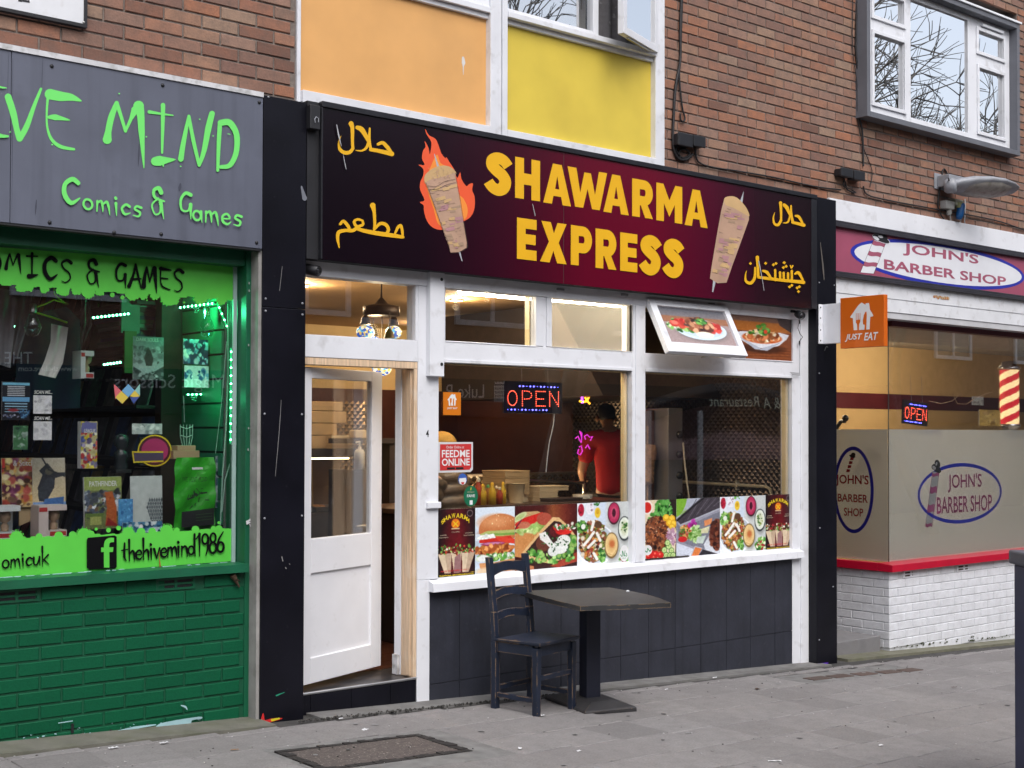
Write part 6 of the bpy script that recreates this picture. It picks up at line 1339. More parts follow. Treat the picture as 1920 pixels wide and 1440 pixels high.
def menu_txt(f):
 for i,ch in enumerate('SHAWARMA'):
  a=-1.05+i*.30; cx,cy=.47+.40*math.sin(a),.155+(1-math.cos(a))*.16-.055
  V,T_=text_tris(ch,.03,0.); w_,h=.10,.072; ca_,sa_=math.cos(a*.8),math.sin(a*.8)
  f.add([[(cx+((V[j][0]-.5)*w_*ca_-(V[j][1]-.5)*h*sa_*.65),cy+((V[j][0]-.5)*w_*sa_*.65+(V[j][1]-.5)*h*ca_))for j in t]for t in T_],0)
 f.text('FALAFEL',.36,.335,.58,.352,5); f.text('LAMB',.05,.375,.22,.392,5); f.text('SHAWARMA',.03,.41,.27,.427,5); f.text('CHICKEN',.72,.36,.93,.377,5); f.text('SHAWARMA',.68,.395,.97,.412,5)
 f.text('HAVE YOU TRIED IT YET ?',.07,.905,.82,.928,2,bold=.02); f.text('TRADITIONAL MEDITERRANEAN FOOD',.02,.972,.96,.993,0,bold=.02)
poster('food_poster','dark red menu poster with paper cones, left of the burger poster',menu(),821.3,890.6,pz0,pz1,extra=menu_txt)
poster('food_poster','dark red menu poster with paper cones, at the right end of the sill',menu(),1435.5,1485.3,pz0,pz1,extra=menu_txt)
# burger
c=Canvas(72,110,(225,235,245)); c.vgrad((222,234,245),(205,220,235)); c.ell(.1,.6,.3,.2,(190,205,220),soft=1.)
c.ell(.62,.35,.53,.245,(196,116,66)); c.ell(.55,.24,.36,.1,(222,150,98),soft=1.1); c.ell(.66,.42,.5,.1,(170,92,48),soft=.8); c.rect(.0,.40,1,.5,(214,226,236)); c.ell(.62,.33,.53,.22,(196,116,66)); c.ell(.5,.22,.33,.09,(224,154,102),soft=1.2)
c.poly([(.12,.40),(.3,.36),(1,.36),(1,.44),(.15,.45)],(180,190,110)); c.poly([(.2,.40),(1,.405),(1,.44),(.25,.425)],(120,160,70)); c.ell(.28,.45,.2,.04,(240,240,232)); c.blobs(25,inell(.3,.46,.24,.04),(.02,.06),[(245,245,240),(230,235,225)])
c.poly([(.1,.49),(.9,.45),(1,.56),(.85,.56),(.1,.535)],(206,44,30)); c.poly([(.5,.44),(1,.50),(1,.58),(.6,.525)],(222,66,46)); c.ell(.45,.56,.3,.035,(140,30,80)); c.ell(.45,.552,.26,.018,(205,130,170))
c.blobs(150,inell(.48,.645,.5,.065),(.02,.07),[(206,124,60),(180,95,45),(225,150,80),(150,75,35)]); c.blobs(130,lambda x,y:inell(.55,.765,.5,.055)(x,y),(.02,.06),GRN+[(235,240,230),(200,220,170)])
c.ell(.2,.77,.17,.05,(238,240,238),soft=.5); c.poly([(.1,.84),(.5,.84),(1,.80),(1,1),(.4,1),(.12,.92)],(214,150,96)); c.ell(.3,.97,.28,.06,(226,200,165),soft=.6); c.poly([(0,.99),(1,.99),(1,1),(0,1)],(205,220,232)); c.blobs(14,inell(.6,.2,.4,.1),(.01,.015),[(235,200,150)])
poster('food_poster','poster of a chicken burger with tomato on pale background',c.noise(4,2),891.2,964.9,pz0,pz1)
# pitta
c=Canvas(112,104,(70,14,14)); c.hgrad([(0,(60,8,10)),(.45,(72,18,14)),(.6,(140,74,40)),(.8,(110,40,26)),(1,(64,12,12))]); c.poly([(0,.82),(.4,.85),(.9,.9),(1,.85),(1,1),(0,1)],(52,22,20)); c.poly([(.55,.97),(1,.78),(1,.93),(.7,1)],(160,60,40)); c.poly([(0,.88),(.3,.95),(.3,1),(0,1)],(190,120,80))
c.poly([(0,.42),(.35,.38),(.5,.55),(.3,.85),(0,.78)],(206,140,80)); c.poly([(0,.2),(.12,.1),(.35,.09),(.58,.2),(.62,.3),(.3,.45),(0,.4)],(196,160,110)); c.blobs(60,lambda x,y:inell(.25,.36,.34,.07)(x,y),(.02,.05),[(170,200,110),(200,220,150),(130,175,80)])
c.poly([(.0,.28),(.1,.2),(.32,.14),(.44,.11),(.42,.2),(.3,.28),(.02,.36)],(206,40,30)); c.ell(.14,.3,.1,.055,(196,112,84)); c.ell(.46,.22,.12,.1,(176,80,60)); c.ell(.08,.17,.12,.05,(206,216,160),rot=-.5); c.ell(.08,.17,.085,.03,(180,200,130),rot=-.5); c.line([(0,.36),(.1,.22)],.02,(120,20,50))
c.poly([(.12,.72),(.38,.42),(.60,.20),(.70,.21),(.86,.36),(1,.55),(.95,.74),(.75,.88),(.55,.93),(.35,.88),(.18,.80)],(228,186,130)); c.poly([(.17,.72),(.40,.46),(.62,.26),(.72,.28),(.86,.42),(.96,.58),(.93,.70),(.74,.83),(.52,.86),(.3,.81)],(52,26,22))
c.ell(.45,.60,.12,.13,(104,54,40)); c.ell(.65,.42,.1,.1,(90,20,24)); c.ell(.78,.44,.13,.05,(220,40,34)); c.ell(.70,.38,.1,.06,(196,28,28),rot=.3); c.blobs(120,lambda x,y:inell(.60,.85,.36,.07)(x,y)or inell(.3,.74,.12,.05)(x,y)or inell(.9,.66,.08,.16)(x,y),(.018,.045),GRN)
c.poly([(.38,.45),(.48,.42),(.56,.55),(.66,.68),(.60,.73),(.50,.62),(.40,.54)],(236,236,230)); c.ell(.72,.68,.13,.11,(238,240,236)); c.ell(.78,.58,.11,.09,(232,234,228)); c.ell(.61,.74,.09,.08,(226,230,224)); c.blobs(34,lambda x,y:inell(.7,.65,.18,.14)(x,y)or inell(.5,.55,.1,.1)(x,y),(.008,.018),[(30,80,40),(50,110,50)]); c.blobs(30,inell(.82,.36,.2,.06),(.01,.03),[(240,236,226),(60,110,50)])
poster('food_poster','poster of a falafel pitta with salad and white sauce',c.noise(6,2),965.4,1082.1,pz0,pz1)
def bowls(cut=False):
 c=Canvas(98,104,(222,230,238)); c.hgrad([(0,(232,236,242)),(.5,(206,220,236)),(.56,(205,208,206)),(1,(196,202,202))]);
 c.ell(.07,.11,.055,.1,(170,22,50)); c.blobs(30,inell(.07,.11,.05,.09),(.01,.02),[(200,40,70),(130,10,40)]); c.ell(.23,.09,.075,.1,(238,236,244)); c.blobs(18,inell(.23,.08,.06,.07),(.01,.025),[(200,180,200),(245,245,250),(160,140,150)]); c.ell(.37,.165,.055,.085,(236,200,60)); c.ell(.37,.15,.03,.04,(210,160,30)); c.blobs(10,inell(.37,.02,.06,.03),(.015,.03),GRN[:3])
 c.ell(.34,.69,.36,.34,(236,240,246)); c.ell(.34,.68,.325,.305,(190,200,210)); c.blobs(520,lambda x,y:inell(.29,.62,.245,.335)(x,y),(.014,.04),MEAT+[(190,120,50),(210,150,80),(120,140,60),(160,60,40),(225,215,195),(90,110,50)])
 c.blobs(60,inell(.09,.38,.09,.1),(.015,.04),GRN); c.ell(.11,.38,.04,.045,(235,240,230)); c.blobs(50,inell(.45,.86,.07,.1),(.015,.035),GRN); c.ell(.38,.36,.07,.06,(90,60,40))
 for L_ in([(.12,.68),(.22,.58),(.3,.48)],[(.26,.44),(.3,.3)],[(.2,.72),(.32,.62)],[(.36,.5),(.42,.62)],[(.30,.82),(.36,.92)]):c.line(L_,.05,(240,238,232))
 for x,y,rx,ry,ca_,cb_,cc_ in((.675,.19,.118,.185,(60,16,30),(176,40,84),(200,80,110)),(.875,.45,.122,.205,(36,44,48),(226,232,220),(206,212,180)),(.63,.715,.132,.215,(120,92,48),(232,200,140),(222,180,116))):
  c.ell(x+.015,y+.04,rx,ry,(150,152,150),soft=.4); c.ell(x,y,rx,ry,ca_); c.ell(x,y-.008,rx*.88,ry*.88,cb_); c.ell(x,y-.01,rx*.55,ry*.55,cc_,soft=.6)
 c.ell(.675,.18,.035,.07,(70,14,36)); c.blobs(22,inell(.87,.44,.06,.11),(.012,.025),[(40,90,40),(70,120,50),(150,170,60)]); c.ell(.64,.69,.05,.06,(196,110,60),soft=.8); c.line([(.55,.84),(.66,.88),(.72,.8)],.012,(200,160,100))
 c.blobs(70,inell(.9,.90,.12,.13),(.015,.045),GRN+[(225,230,200),(180,40,60)])
 return c.noise(4,2)
def halal(f):
 f.ell(.87,.86,.085,.135,1); f.stroke([(.80,.88),(.83,.91),(.835,.82)],.012,3); f.stroke([(.845,.83),(.87,.91),(.885,.82)],.012,3); f.stroke([(.88,.90),(.92,.91),(.91,.86)],.012,3); f.text('HALAL',.83,.93,.91,.95,3)
poster('food_poster','poster of dips and a rice bowl, beside the mullion in left display window',bowls(),1082.3,1183,pz0,pz1,extra=halal)
poster('food_poster','poster of dips and a rice bowl, between counter poster and menu poster',bowls(),1350,1435.3,pz0,pz1)
# meat platter
c=Canvas(62,108,(40,30,26)); c.rect(0,0,1,1,(226,210,180)); c.poly([(.75,0),(1,0),(1,1),(.96,1),(1,.55)],(32,22,20)); c.ell(.08,.12,.17,.12,(240,230,220)); c.ell(.08,.12,.13,.09,(205,40,30)); c.poly([(.78,0),(1,0),(1,.3),(.9,.2)],(36,24,22))
c.blobs(230,lambda x,y:inell(.6,.17,.26,.2)(x,y)or inell(.36,.3,.22,.08)(x,y),(.03,.07),[(50,120,40),(80,150,60),(30,80,30),(100,170,80)]); c.blobs(520,lambda x,y:inell(.36,.58,.38,.3)(x,y),(.03,.075),MEAT+[(170,100,60),(90,50,30)],asp=(.35,.7))
for x,y in((.68,.31),(.86,.33),(.78,.40),(.92,.42),(.86,.48)):c.ell(x,y,.11,.06,(226,170,30),rot=.4); c.ell(x,y-.01,.07,.035,(245,205,70),rot=.4)
c.blobs(60,inell(.84,.64,.14,.14),(.04,.09),[(196,160,180),(226,205,215),(170,120,150)],asp=(.3,.5));
for x,y in((.2,.90),(.34,.92),(.5,.94),(.3,.98),(.14,.95)):c.ell(x,y,.1,.06,(206,30,26)); c.ell(x-.02,y-.015,.03,.02,(240,110,90))
for x,y in((.62,.86),(.76,.80),(.85,.88),(.68,.95),(.80,.96),(.9,.96),(.72,.74)):c.ell(x,y,.085,.055,(60,120,40)); c.ell(x,y,.068,.043,(200,220,150)); c.ell(x,y,.03,.02,(170,200,120))
def halal2(f):f.ell(.1,.84,.13,.085,1); f.stroke([(.02,.85),(.08,.87),(.09,.81)],.02,3); f.stroke([(.11,.82),(.16,.86),(.2,.84)],.02,3)
poster('food_poster','poster of grilled meat with parsley, tomato and cucumber',c.noise(6,2),1208.5,1268,pz0,pz1,extra=halal2)
# salad counter
c=Canvas(84,104,(150,150,165)); c.poly([(0,0),(.6,0),(0,.34)],(170,175,190)); c.ell(.08,.1,.12,.22,(120,170,50),rot=.4); c.ell(.22,.3,.12,.1,(130,170,80),soft=.5); c.poly([(0,.35),(.55,0),(1,0),(1,.2),(.1,.45)],(64,58,66))
for k in range(9):c.line([(.15+.1*k,.40-.035*k),(.45+.09*k,.02)],.012,(110,105,115)if k%2 else(40,36,42))
c.line([(0,.38),(.62,.0)],.03,(20,20,24)); c.line([(.1,.45),(1,.2)],.03,(175,178,190)); c.poly([(.0,.40),(.16,.55),(.25,.47),(1,.25),(1,.62),(.6,.92),(.05,.72)],(120,122,136))
c.blobs(80,lambda x,y:inell(.2,.58,.13,.13)(x,y),(.02,.05),[(190,60,40),(150,80,60),(80,120,50),(205,160,90)]); c.blobs(40,inell(.36,.46,.08,.08),(.02,.05),[(150,30,130),(180,60,160)]); c.blobs(90,inell(.43,.62,.14,.15),(.02,.05),[(150,190,110),(110,160,70),(180,210,150)]); c.poly([(.63,.40),(.82,.36),(.80,.46),(.64,.50)],(220,140,90)); c.poly([(.57,.54),(.76,.5),(.72,.62),(.55,.62)],(214,210,170)); c.poly([(.48,.68),(.68,.66),(.6,.8),(.44,.78)],(190,205,195)); c.ell(.14,.70,.1,.05,(200,30,34))
c.poly([(0,.75),(.5,.92),(.4,1),(0,1)],(206,212,226)); c.poly([(.62,.82),(.8,.6),(1,.9),(1,1),(.7,1)],(206,210,218)); c.blobs(160,inell(.93,.66,.15,.26),(.03,.06),[(90,40,26),(120,60,36),(60,26,18)]); c.poly([(.42,.85),(.58,.88),(.5,1),(.34,1)],(215,120,60)); c.line([(.33,1),(.42,.84),(.58,.88)],.02,(180,180,190)); c.poly([(.5,1),(.6,.9),(.95,1)],(40,36,44))
poster('food_poster','poster of a salad counter with steel trays',c.noise(6,2),1268.3,1349.8,pz0,pz1)
# toplight pictures
c=Canvas(110,70,(100,100,106)); c.vgrad((112,114,122),(150,112,96)); c.rect(0,.22,1,.4,(150,100,70)); c.rect(0,.4,1,1,(160,140,138)); c.ell(.56,.60,.37,.30,(120,110,108),soft=.4); c.ell(.55,.56,.38,.29,(206,226,238)); c.ell(.55,.54,.34,.24,(190,208,218))
c.blobs(90,lambda x,y:inell(.3,.48,.22,.16)(x,y),(.02,.045),GRN+[(200,205,170)]); c.blobs(50,lambda x,y:inell(.27,.42,.12,.1)(x,y)or inell(.75,.5,.14,.12)(x,y),(.025,.06),[(215,60,45),(225,90,70),(190,50,40)]); c.blobs(120,inell(.55,.45,.2,.2),(.02,.05),MEAT+[(190,120,90),(205,150,110)]); c.blobs(20,inell(.6,.32,.08,.08),(.02,.035),GRN[:3]); c.ell(.58,.70,.13,.085,(236,230,205)); c.ell(.57,.69,.09,.05,(246,242,224),soft=.6)
x0,x1,d0,d1,ez_s,nn_s,zt_s=S3
t=thing('food_picture','picture of salad plate in the open toplight','poster',(x0,-.2,zt_s-.4))
bp_=lambda x,d:np.array([x,-.012,zt_s])+ez_s*d+nn_s*.0015
link('print',c.noise(4,2).mesh('print',bp_(x0,d0),bp_(x1,d0),bp_(x0,d1),PRINTG),t)
c=Canvas(80,66,(120,80,50)); c.vgrad((120,92,80),(150,82,40)); c.rect(0,.16,1,.36,(176,104,40)); c.rect(0,.36,1,1,(126,66,34)); c.poly([(.75,0),(1,0),(1,.35),(.8,.2)],(60,50,50));
for k in range(10):c.line([(0,.75+.03*k),(1,.70+.03*k)],.006,(150,84,46)if k%2 else(100,50,26))
c.ell(.52,.74,.36,.1,(70,36,20),soft=.5); c.poly([(.05,.42),(.2,.39),(.8,.36),(.96,.40),(.92,.5),(.78,.66),(.55,.74),(.35,.70),(.15,.55)],(225,228,236)); c.poly([(.14,.50),(.5,.74),(.85,.56),(.6,.78),(.4,.76)],(180,186,200)); c.ell(.52,.50,.32,.13,(206,96,40)); c.ell(.52,.48,.28,.10,(222,130,60)); c.blobs(110,inell(.52,.46,.26,.12),(.025,.055),[(236,190,140),(200,110,60),(170,80,40),(120,60,20),(235,225,200)]); c.blobs(26,lambda x,y:inell(.55,.3,.1,.12)(x,y)or inell(.36,.4,.06,.05)(x,y),(.02,.045),GRN[:3]); c.blobs(8,inell(.53,.38,.06,.06),(.03,.05),[(200,50,20)])
t=thing('food_picture','picture of curry bowl in the fixed right toplight','poster',(G4[0],0,G4[2]))
link('print',c.noise(4,2).mesh('print',(G4[0],.002,G4[3]),(G4[1],.002,G4[3]),(G4[0],.002,G4[2]),PRINTG),t)
# stickers
def sticker(label,shape,cv,q,extra,y=YQ,name='window_sticker'):
 x0,x1,z0,z1=q; t=thing(name,label,'sticker',((x0+x1)/2,y,z0)); f=Flat(lambda s,p:(x0+(x1-x0)*s,y,z1-(z1-z0)*p),off=.0004,step=.0003); shape(f); n0=len(f.mb.v); f.build('film',cv,t)
 f=Flat(lambda s,p:(x0+(x1-x0)*s,y,z1-(z1-z0)*p),off=.0016,step=.0003); extra(f); f.build('lettering',LETM+[mat('sticker_orange',(.62,.17,.004),.45,var=.02),mat('sticker_blue',(.04,.11,.42),.45)],t); return t
def house_only(f):
 house_=f; hp=[(295,655),(330,600),(400,500),(480,390),(560,325),(648,378),(650,345),(725,340),(735,400),(745,490),(790,560),(822,620),(755,650),(738,930),(380,942),(360,670)]
 g_=lambda L:[((x-70)/985,-.02+(y-218)/1180)for x,y in L]
 fill(f,g_(hp),1); fill(f,g_([(433,560),(530,556),(530,750),(500,805),(498,940),(462,940),(455,815),(433,750)]),6); fill(f,g_([(668,530),(676,600),(665,935),(622,935),(592,815),(610,610)]),6)
 f.text('JUST EAT',.2,.66,.8,.76,1,bold=.02,shear=.2)
sticker('square orange JUST EAT sticker on the left display window',lambda f:f.poly([(0,0),(1,0),(1,1),(0,1)]),mat('sticker_orange',(.62,.17,.004),.45,var=.02),rect(831,735,864,778.5,YQ),house_only)
def feed(f):
 f.poly([(.05,.07),(.95,.06),(.95,.83),(.90,.92),(.05,.93)],2); f.text('Order Online at',.22,.12,.74,.21,1); f.text('FEEDME',.10,.26,.90,.50,1,bold=.018); f.text('ONLINE',.10,.54,.90,.78,1,bold=.022)
 f.poly([(.25,.83),(.47,.83),(.47,.90),(.25,.90)],4); f.poly([(.50,.83),(.72,.83),(.72,.90),(.50,.90)],4)
sticker('red and white FEEDME ONLINE sticker on the left display window',lambda f:f.poly([(0,0),(1,0),(1,.92),(.93,1),(0,1)]),mat('sticker_white',(.62,.62,.64),.45,var=.02),rect(821.5,829,886.5,885,YQ),feed)
sticker('small round blue and white sticker below the FEEDME sticker',lambda f:f.ell(.5,.5,.5,.5),mat('sticker_blue',(.05,.12,.42),.45),rect(859,888,875.5,909,YQ),lambda f:(f.poly([(.05,.55),(.95,.55),(.8,.9),(.5,1),(.2,.9)],1),f.poly([(.12,.42),(.88,.38),(.88,.55),(.12,.58)],1),f.poly([(.3,.75),(.7,.75),(.6,.95),(.4,.95)],2)))
def fave(f):f.text('FAVE',.22,.42,.78,.56,1,bold=.02); f.text('RESTAURANT',.25,.28,.75,.34,5); f.poly([(.40,.70),(.62,.70),(.62,.92),(.40,.92)],1); f.stroke([(.5,.1),(.48,.2)],.05,0)
sticker('oval green FAVE sticker below the blue sticker',lambda f:f.ell(.5,.5,.5,.5),mat('sticker_green',(.005,.13,.06),.45),rect(869.5,911,896,949,YQ),fave)
# ================================================================== RESTAURANT INTERIOR
ri=thing('restaurant_interior','warm lit restaurant room with tan ceiling behind the shop windows','room',(6.5,3,FLZ))
RX0,RX1,RY1,RZ1=3.8,9.16,5.2,2.86
TAN=mat('tan_ceiling',(.50,.31,.14),.8,var=.06); CRM=mat('warm_cream_wall',(.60,.46,.25),.8,var=.05); DKR=mat('dark_red_wall',(.055,.014,.012),.6,var=.15); DKB=mat('dark_brown_wall',(.035,.022,.018),.7,var=.2)
b=MB(); b.box(RX0,RX1+.1,.11,RY1,RZ1,RZ1+.1); b.build('ceiling',TAN,ri)
b=MB(); b.box(RX0,RX1,RY1,RY1+.1,2.18,RZ1); b.box(RX0-.1,RX0,.3,RY1,2.18,RZ1); b.build('upper_wall',CRM,ri)
b=MB(); b.box(RX0,RX1,RY1,RY1+.1,FLZ,2.179); b.box(RX0-.1,RX0,.11,RY1,FLZ-.3,2.179); b.build('back_wall',DKR,ri)
b=MB(); b.box(RX1,RX1+.1,.11,RY1,FLZ-.4,2.2); b.build('side_wall',DKR,ri); b=MB(); b.box(RX1,RX1+.1,.11,RY1,2.201,RZ1); b.build('upper_wall',CRM,ri)
WOODF=mat('red_brown_floorboard',(.06,.02,.011),.35,var=.35,ns=3,stretch=(1,12,1))
for k in range(24):
 b=MB(); b.box(RX0,5.6,.405+k*.12,.405+k*.12+.117,FLZ-.03,FLZ-.002-random.uniform(0,.001)); b.build('floorboard',WOODF,ri)
b=MB(); b.box(RX0,RX1,.125,RY1,FLZ-.12,FLZ-.032); b.build('floor',mat('dark_subfloor',(.03,.02,.016),.6),ri)
b=MB(); b.box(5.601,RX1,.4,RY1,FLZ-.032,FLZ-.004); b.build('floor_covering',mat('dark_vinyl',(.03,.025,.022),.5),ri)
# quilted steel cladding
QS=mat('quilted_steel',(.46,.36,.25),.24,metal=1.,var=.08)
def quilt(org,e1,e2,n,nu,nv,cell,depth=.014):
 b=MB(); o,e1,e2,n=(np.array(t,float)for t in(org,e1,e2,n)); b_=[]
 for i in range(nu):
  for j in range(nv):
   cx=(i+.5*(j%2))*cell; cy=j*cell*.5
   P=[o+e1*(cx-cell/2)+e2*cy,o+e1*cx+e2*(cy-cell/2),o+e1*(cx+cell/2)+e2*cy,o+e1*cx+e2*(cy+cell/2)]; c=o+e1*cx+e2*cy+n*depth
   for k in range(4):b.face([P[k],P[(k+1)%4],c])
 return b
b=quilt((RX1-.012,.35,.95),(0,1,0),(0,0,1),(-1,0,0),46,46,.062); o=b.build('quilted_steel_panel',mat('quilted_steel_grey',(.14,.115,.105),.36,metal=1.,var=.35,ns=3),ri)
b=quilt((4.6,RY1-.012,1.0),(1,0,0),(0,0,1),(0,-1,0),44,28,.075); b.build('quilted_steel_panel',QS,ri)
YQ2=3.1
b=MB(); b.box(6.6,9.1,YQ2,YQ2+.08,FLZ,1.28); b.build('kitchen_upstand',STEEL,ri)
b=quilt((6.65,YQ2-.006,.80),(1,0,0),(0,0,1),(0,-1,0),33,13,.075); b.build('quilted_steel_panel',QS,ri)
b=MB(); b.box(6.6,9.1,YQ2-.12,YQ2+.1,1.282,1.30); b.build('upstand_cap',STEEL,ri)
def lamp_light(name,loc,watts,col,rad):
 l=bpy.data.lights.new(name,'POINT'); l.energy=watts; l.color=col; l.shadow_soft_size=rad
 o=bpy.data.objects.new(name,l); COL.objects.link(o); o.location=loc; return o
TUBE=emis('tube_light',(1.0,.88,.66),26.0,True)
HOOD=mat('dark_hood_steel',(.05,.04,.04),.4,metal=.6)
b=MB(); b.prismx([(1.1,2.02),(3.4,2.02),(3.4,2.84),(1.7,2.84)],7.6,9.1); b.build('extractor_hood',HOOD,ri)
b=MB(); b.box(5.9,5.98,3.6,3.68,FLZ,RZ1); b.build('column',mat('grey_column',(.3,.3,.32),.6),ri)
# lamps that are lit: two tubes by the toplights, downlights (back pair added)
for(ua,va,ub,vb)in((862,546,1003,556),(1028,559,1186,571)):
 a,c=surv(ua,va,1,.30),surv(ub,vb,1,.30); z=(a[2]+c[2])/2
 lamp_light('tube_light',((a[0]+c[0])/2,.42,z-.03),10,(1,.82,.58),.02); t=thing('tube_light','lit fluorescent tube behind the left toplight' if ua<1000 else 'lit fluorescent tube behind the dirty right toplight','light',((a[0]+c[0])/2,.3,z),'lit tubes behind the toplights')
 b=MB(); b.tube([(a[0],.30,z),(c[0],.30,z)],.028,12); b.build('tube',TUBE,t); b=MB(); b.box(a[0]-.02,c[0]+.02,.28,.34,z+.03,z+.06); b.build('batten',WHITE,t)
DOWN=emis('downlight_glow',(1.0,.78,.45),14.0,True)
for k,(u,v,lb)in enumerate(((634,619,'round ceiling downlight seen through the door fanlight'),(855,563,'round ceiling downlight seen through left toplight'),(5.4,3.6,'unseen added downlight at the back of the restaurant ceiling, left of the grey column'),(8.0,4.2,'unseen added downlight at the back of the restaurant ceiling, behind the hood'))):  # last two downlights are unseen, added to brighten the room
 if u>20:d=AX.T@np.array([(u-960)/F_PX,-(v-CY)/F_PX,1.0]); p=CAM+(RZ1-.01-CAM[2])/d[2]*d
 else:p=np.array([u,v,RZ1-.01])
 if not(RX0<p[0]<RX1 and.2<p[1]<RY1):p=np.array([5.2+k*.8,2.0+.5*k,RZ1-.01])
 t=thing('downlight',lb,'light',p,'restaurant ceiling downlights'); b=MB(); b.lathe([(0,-.001),(.045,-.001),(.045,.004),(0,.004)],p,16); b.build('lens',DOWN,t); lamp_light('downlight',(p[0],p[1],p[2]-.06),20,(1,.72,.42),.03); b=MB(); b.lathe([(.046,-.006),(.062,-.004),(.062,.008),(.046,.008)],p,16); b.build('rim',WHITE,t)
# mosaic lantern chandelier
LX=surv(715,590,1,1.05); cd=thing('lantern_chandelier','dark metal lantern chandelier with blue mosaic glass globes','chandelier',LX)
BRZ=mat('dark_bronze',(.03,.018,.012),.45,metal=.7,var=.2)
def cpx(u,v):return surv(u,v,1,1.05)
p=cpx(715,583); b=MB(); b.lathe([(0,.16),(.006,.15),(.008,.10),(.03,.075),(.05,.05),(.125,.035),(.135,.03),(.135,-.035),(.12,-.04),(0,-.04)],p,20); b.build('canopy',BRZ,cd)
b=MB(); b.tube([p+np.array([0,0,.15]),(p[0],p[1],RZ1)],.006,6); b.build('stem',BRZ,cd)
GLB=bpy.data.materials.new('mosaic_glass'); GLB.use_nodes=True; t_=GLB.node_tree; bs_=t_.nodes['Principled BSDF']; vo=t_.nodes.new('ShaderNodeTexVoronoi'); vo.inputs['Scale'].default_value=55; ge_=t_.nodes.new('ShaderNodeNewGeometry'); t_.links.new(ge_.outputs['Position'],vo.inputs['Vector'])
cr=t_.nodes.new('ShaderNodeValToRGB'); el=cr.color_ramp.elements; cr.color_ramp.interpolation='CONSTANT'
for q_,c_ in zip((0,.25,.45,.65,.85),((.02,.10,.5),(.85,.80,.5),(.10,.45,.75),(.7,.5,.1),(.9,.9,.8))):
 e_=el[0]if q_==0 else el.new(q_); e_.position=q_; e_.color=(*c_,1)
sp_=t_.nodes.new('ShaderNodeSeparateColor'); t_.links.new(vo.outputs['Color'],sp_.inputs[0]); t_.links.new(sp_.outputs[0],cr.inputs[0]); t_.links.new(cr.outputs[0],bs_.inputs['Emission Color']); t_.links.new(cr.outputs[0],bs_.inputs['Base Color']); bs_.inputs['Emission Strength'].default_value=.75; GLB.cycles.emission_sampling='NONE'; bs_.inputs['Roughness'].default_value=.2
for(u,v,r,yy)in((685,623,.068,1.05),(738,623,.062,1.05),(716,690,.075,1.05),(700,640,.05,1.35),(730,645,.05,.85)):
 q_=surv(u,v,1,yy); b=MB(); b.tube([(q_[0],q_[1],p[2]-.03),(q_[0],q_[1],q_[2]+r+.05)],.004,5); b.lathe([(.012,r+.06),(.03,r+.03),(.04,r*.85)],q_,12); hb=b.build('hanger',BRZ,cd)
 b=MB(); b.ball(q_,r,16,0,(1,1,.8)); b.build('globe',GLB,cd)
lamp_light('lantern_light',LX+np.array([0,.1,-.12]),7,(1,.75,.45),.06)
# led open sign
def led_sign(label,TL,BR,y,tilt=0.,yawz=0.):
 q=rect(*TL,*BR,y); cx,cz=(q[0]+q[1])/2,(q[2]+q[3])/2; w_,h=q[1]-q[0],q[3]-q[2]
 t=thing('led_open_sign',label,'sign',(cx,y,cz)); ct,st=math.cos(tilt),math.sin(tilt)
 def pos(s,r,d=0.):X,Z=(s-.5)*w_,(.5-r)*h; return np.array([cx+(X*ct-Z*st)*math.cos(yawz),y+(X*ct-Z*st)*math.sin(yawz)-d,cz+X*st+Z*ct])
 b=MB(); b.hexa([pos(0,1,0),pos(1,1,0),pos(1,1,-.02),pos(0,1,-.02),pos(0,0,0),pos(1,0,0),pos(1,0,-.02),pos(0,0,-.02)]); b.build('panel',mat('dark_led_panel',(.006,.005,.015),.35),t)
 rd=[]; L_={'O':[(.5+.5*math.cos(a),.5+.5*math.sin(a))for a in np.linspace(0,6.283,23)[:-1]],'P':[(0,k/7)for k in range(8)]+[(.25,0),(.5,0),(.75,.03),(.97,.15),(1,.3),(.93,.43),(.72,.52),(.5,.54),(.25,.54)],'E':[(0,k/7)for k in range(8)]+[(k/5,0)for k in range(1,6)]+[(k/5,.52)for k in range(1,5)]+[(k/5,1)for k in range(1,6)],'N':[(0,k/7)for k in range(8)]+[(1,k/7)for k in range(8)]+[(k/7,k/7)for k in range(1,7)]}
 for i,chh in enumerate('OPEN'):
  for s,r in L_[chh]:rd.append((.07+.235*i+.155*s+(0 if i else-.01),.30+.46*r))
 b=MB()
 for s,r in rd:b.ball(pos(s,r,.003),h*.0145,6)
 o=b.build('red_led_dots',emis('led_red',(1.0,.10,.05),5.0),t); o['kind']='stuff'
 b=MB();
 for k in range(12):b.ball(pos(.26+.06*k,.15,.003),h*(.026 if k%3!=2 else.012),6); b.ball(pos(.06+.06*k,.89,.003),h*(.026 if k%3!=0 else.012),6)
 o=b.build('blue_led_dots',emis('led_blue',(.12,.12,1.0),6.0),t); o['kind']='stuff'
 b=MB()
 for s in(.3,.75):b.tube([pos(s,0),pos(s,0)+np.array([0,.01,.25])],.0015,4)
 b.build('hanging_wire',GREYM,t); return t
led_sign('red and blue LED sign reading OPEN in the restaurant window',(945,714),(1054,776),.22)
b=MB(); b.tube([surv(u,v,1,.24)for u,v in((1040,775),(1037,800),(1030,830),(1026,860),(1024,885))],.004,5); tag(b.build('sign_cable',MATS['white_cable']),'white cable hanging below the LED open sign in the restaurant','cable')
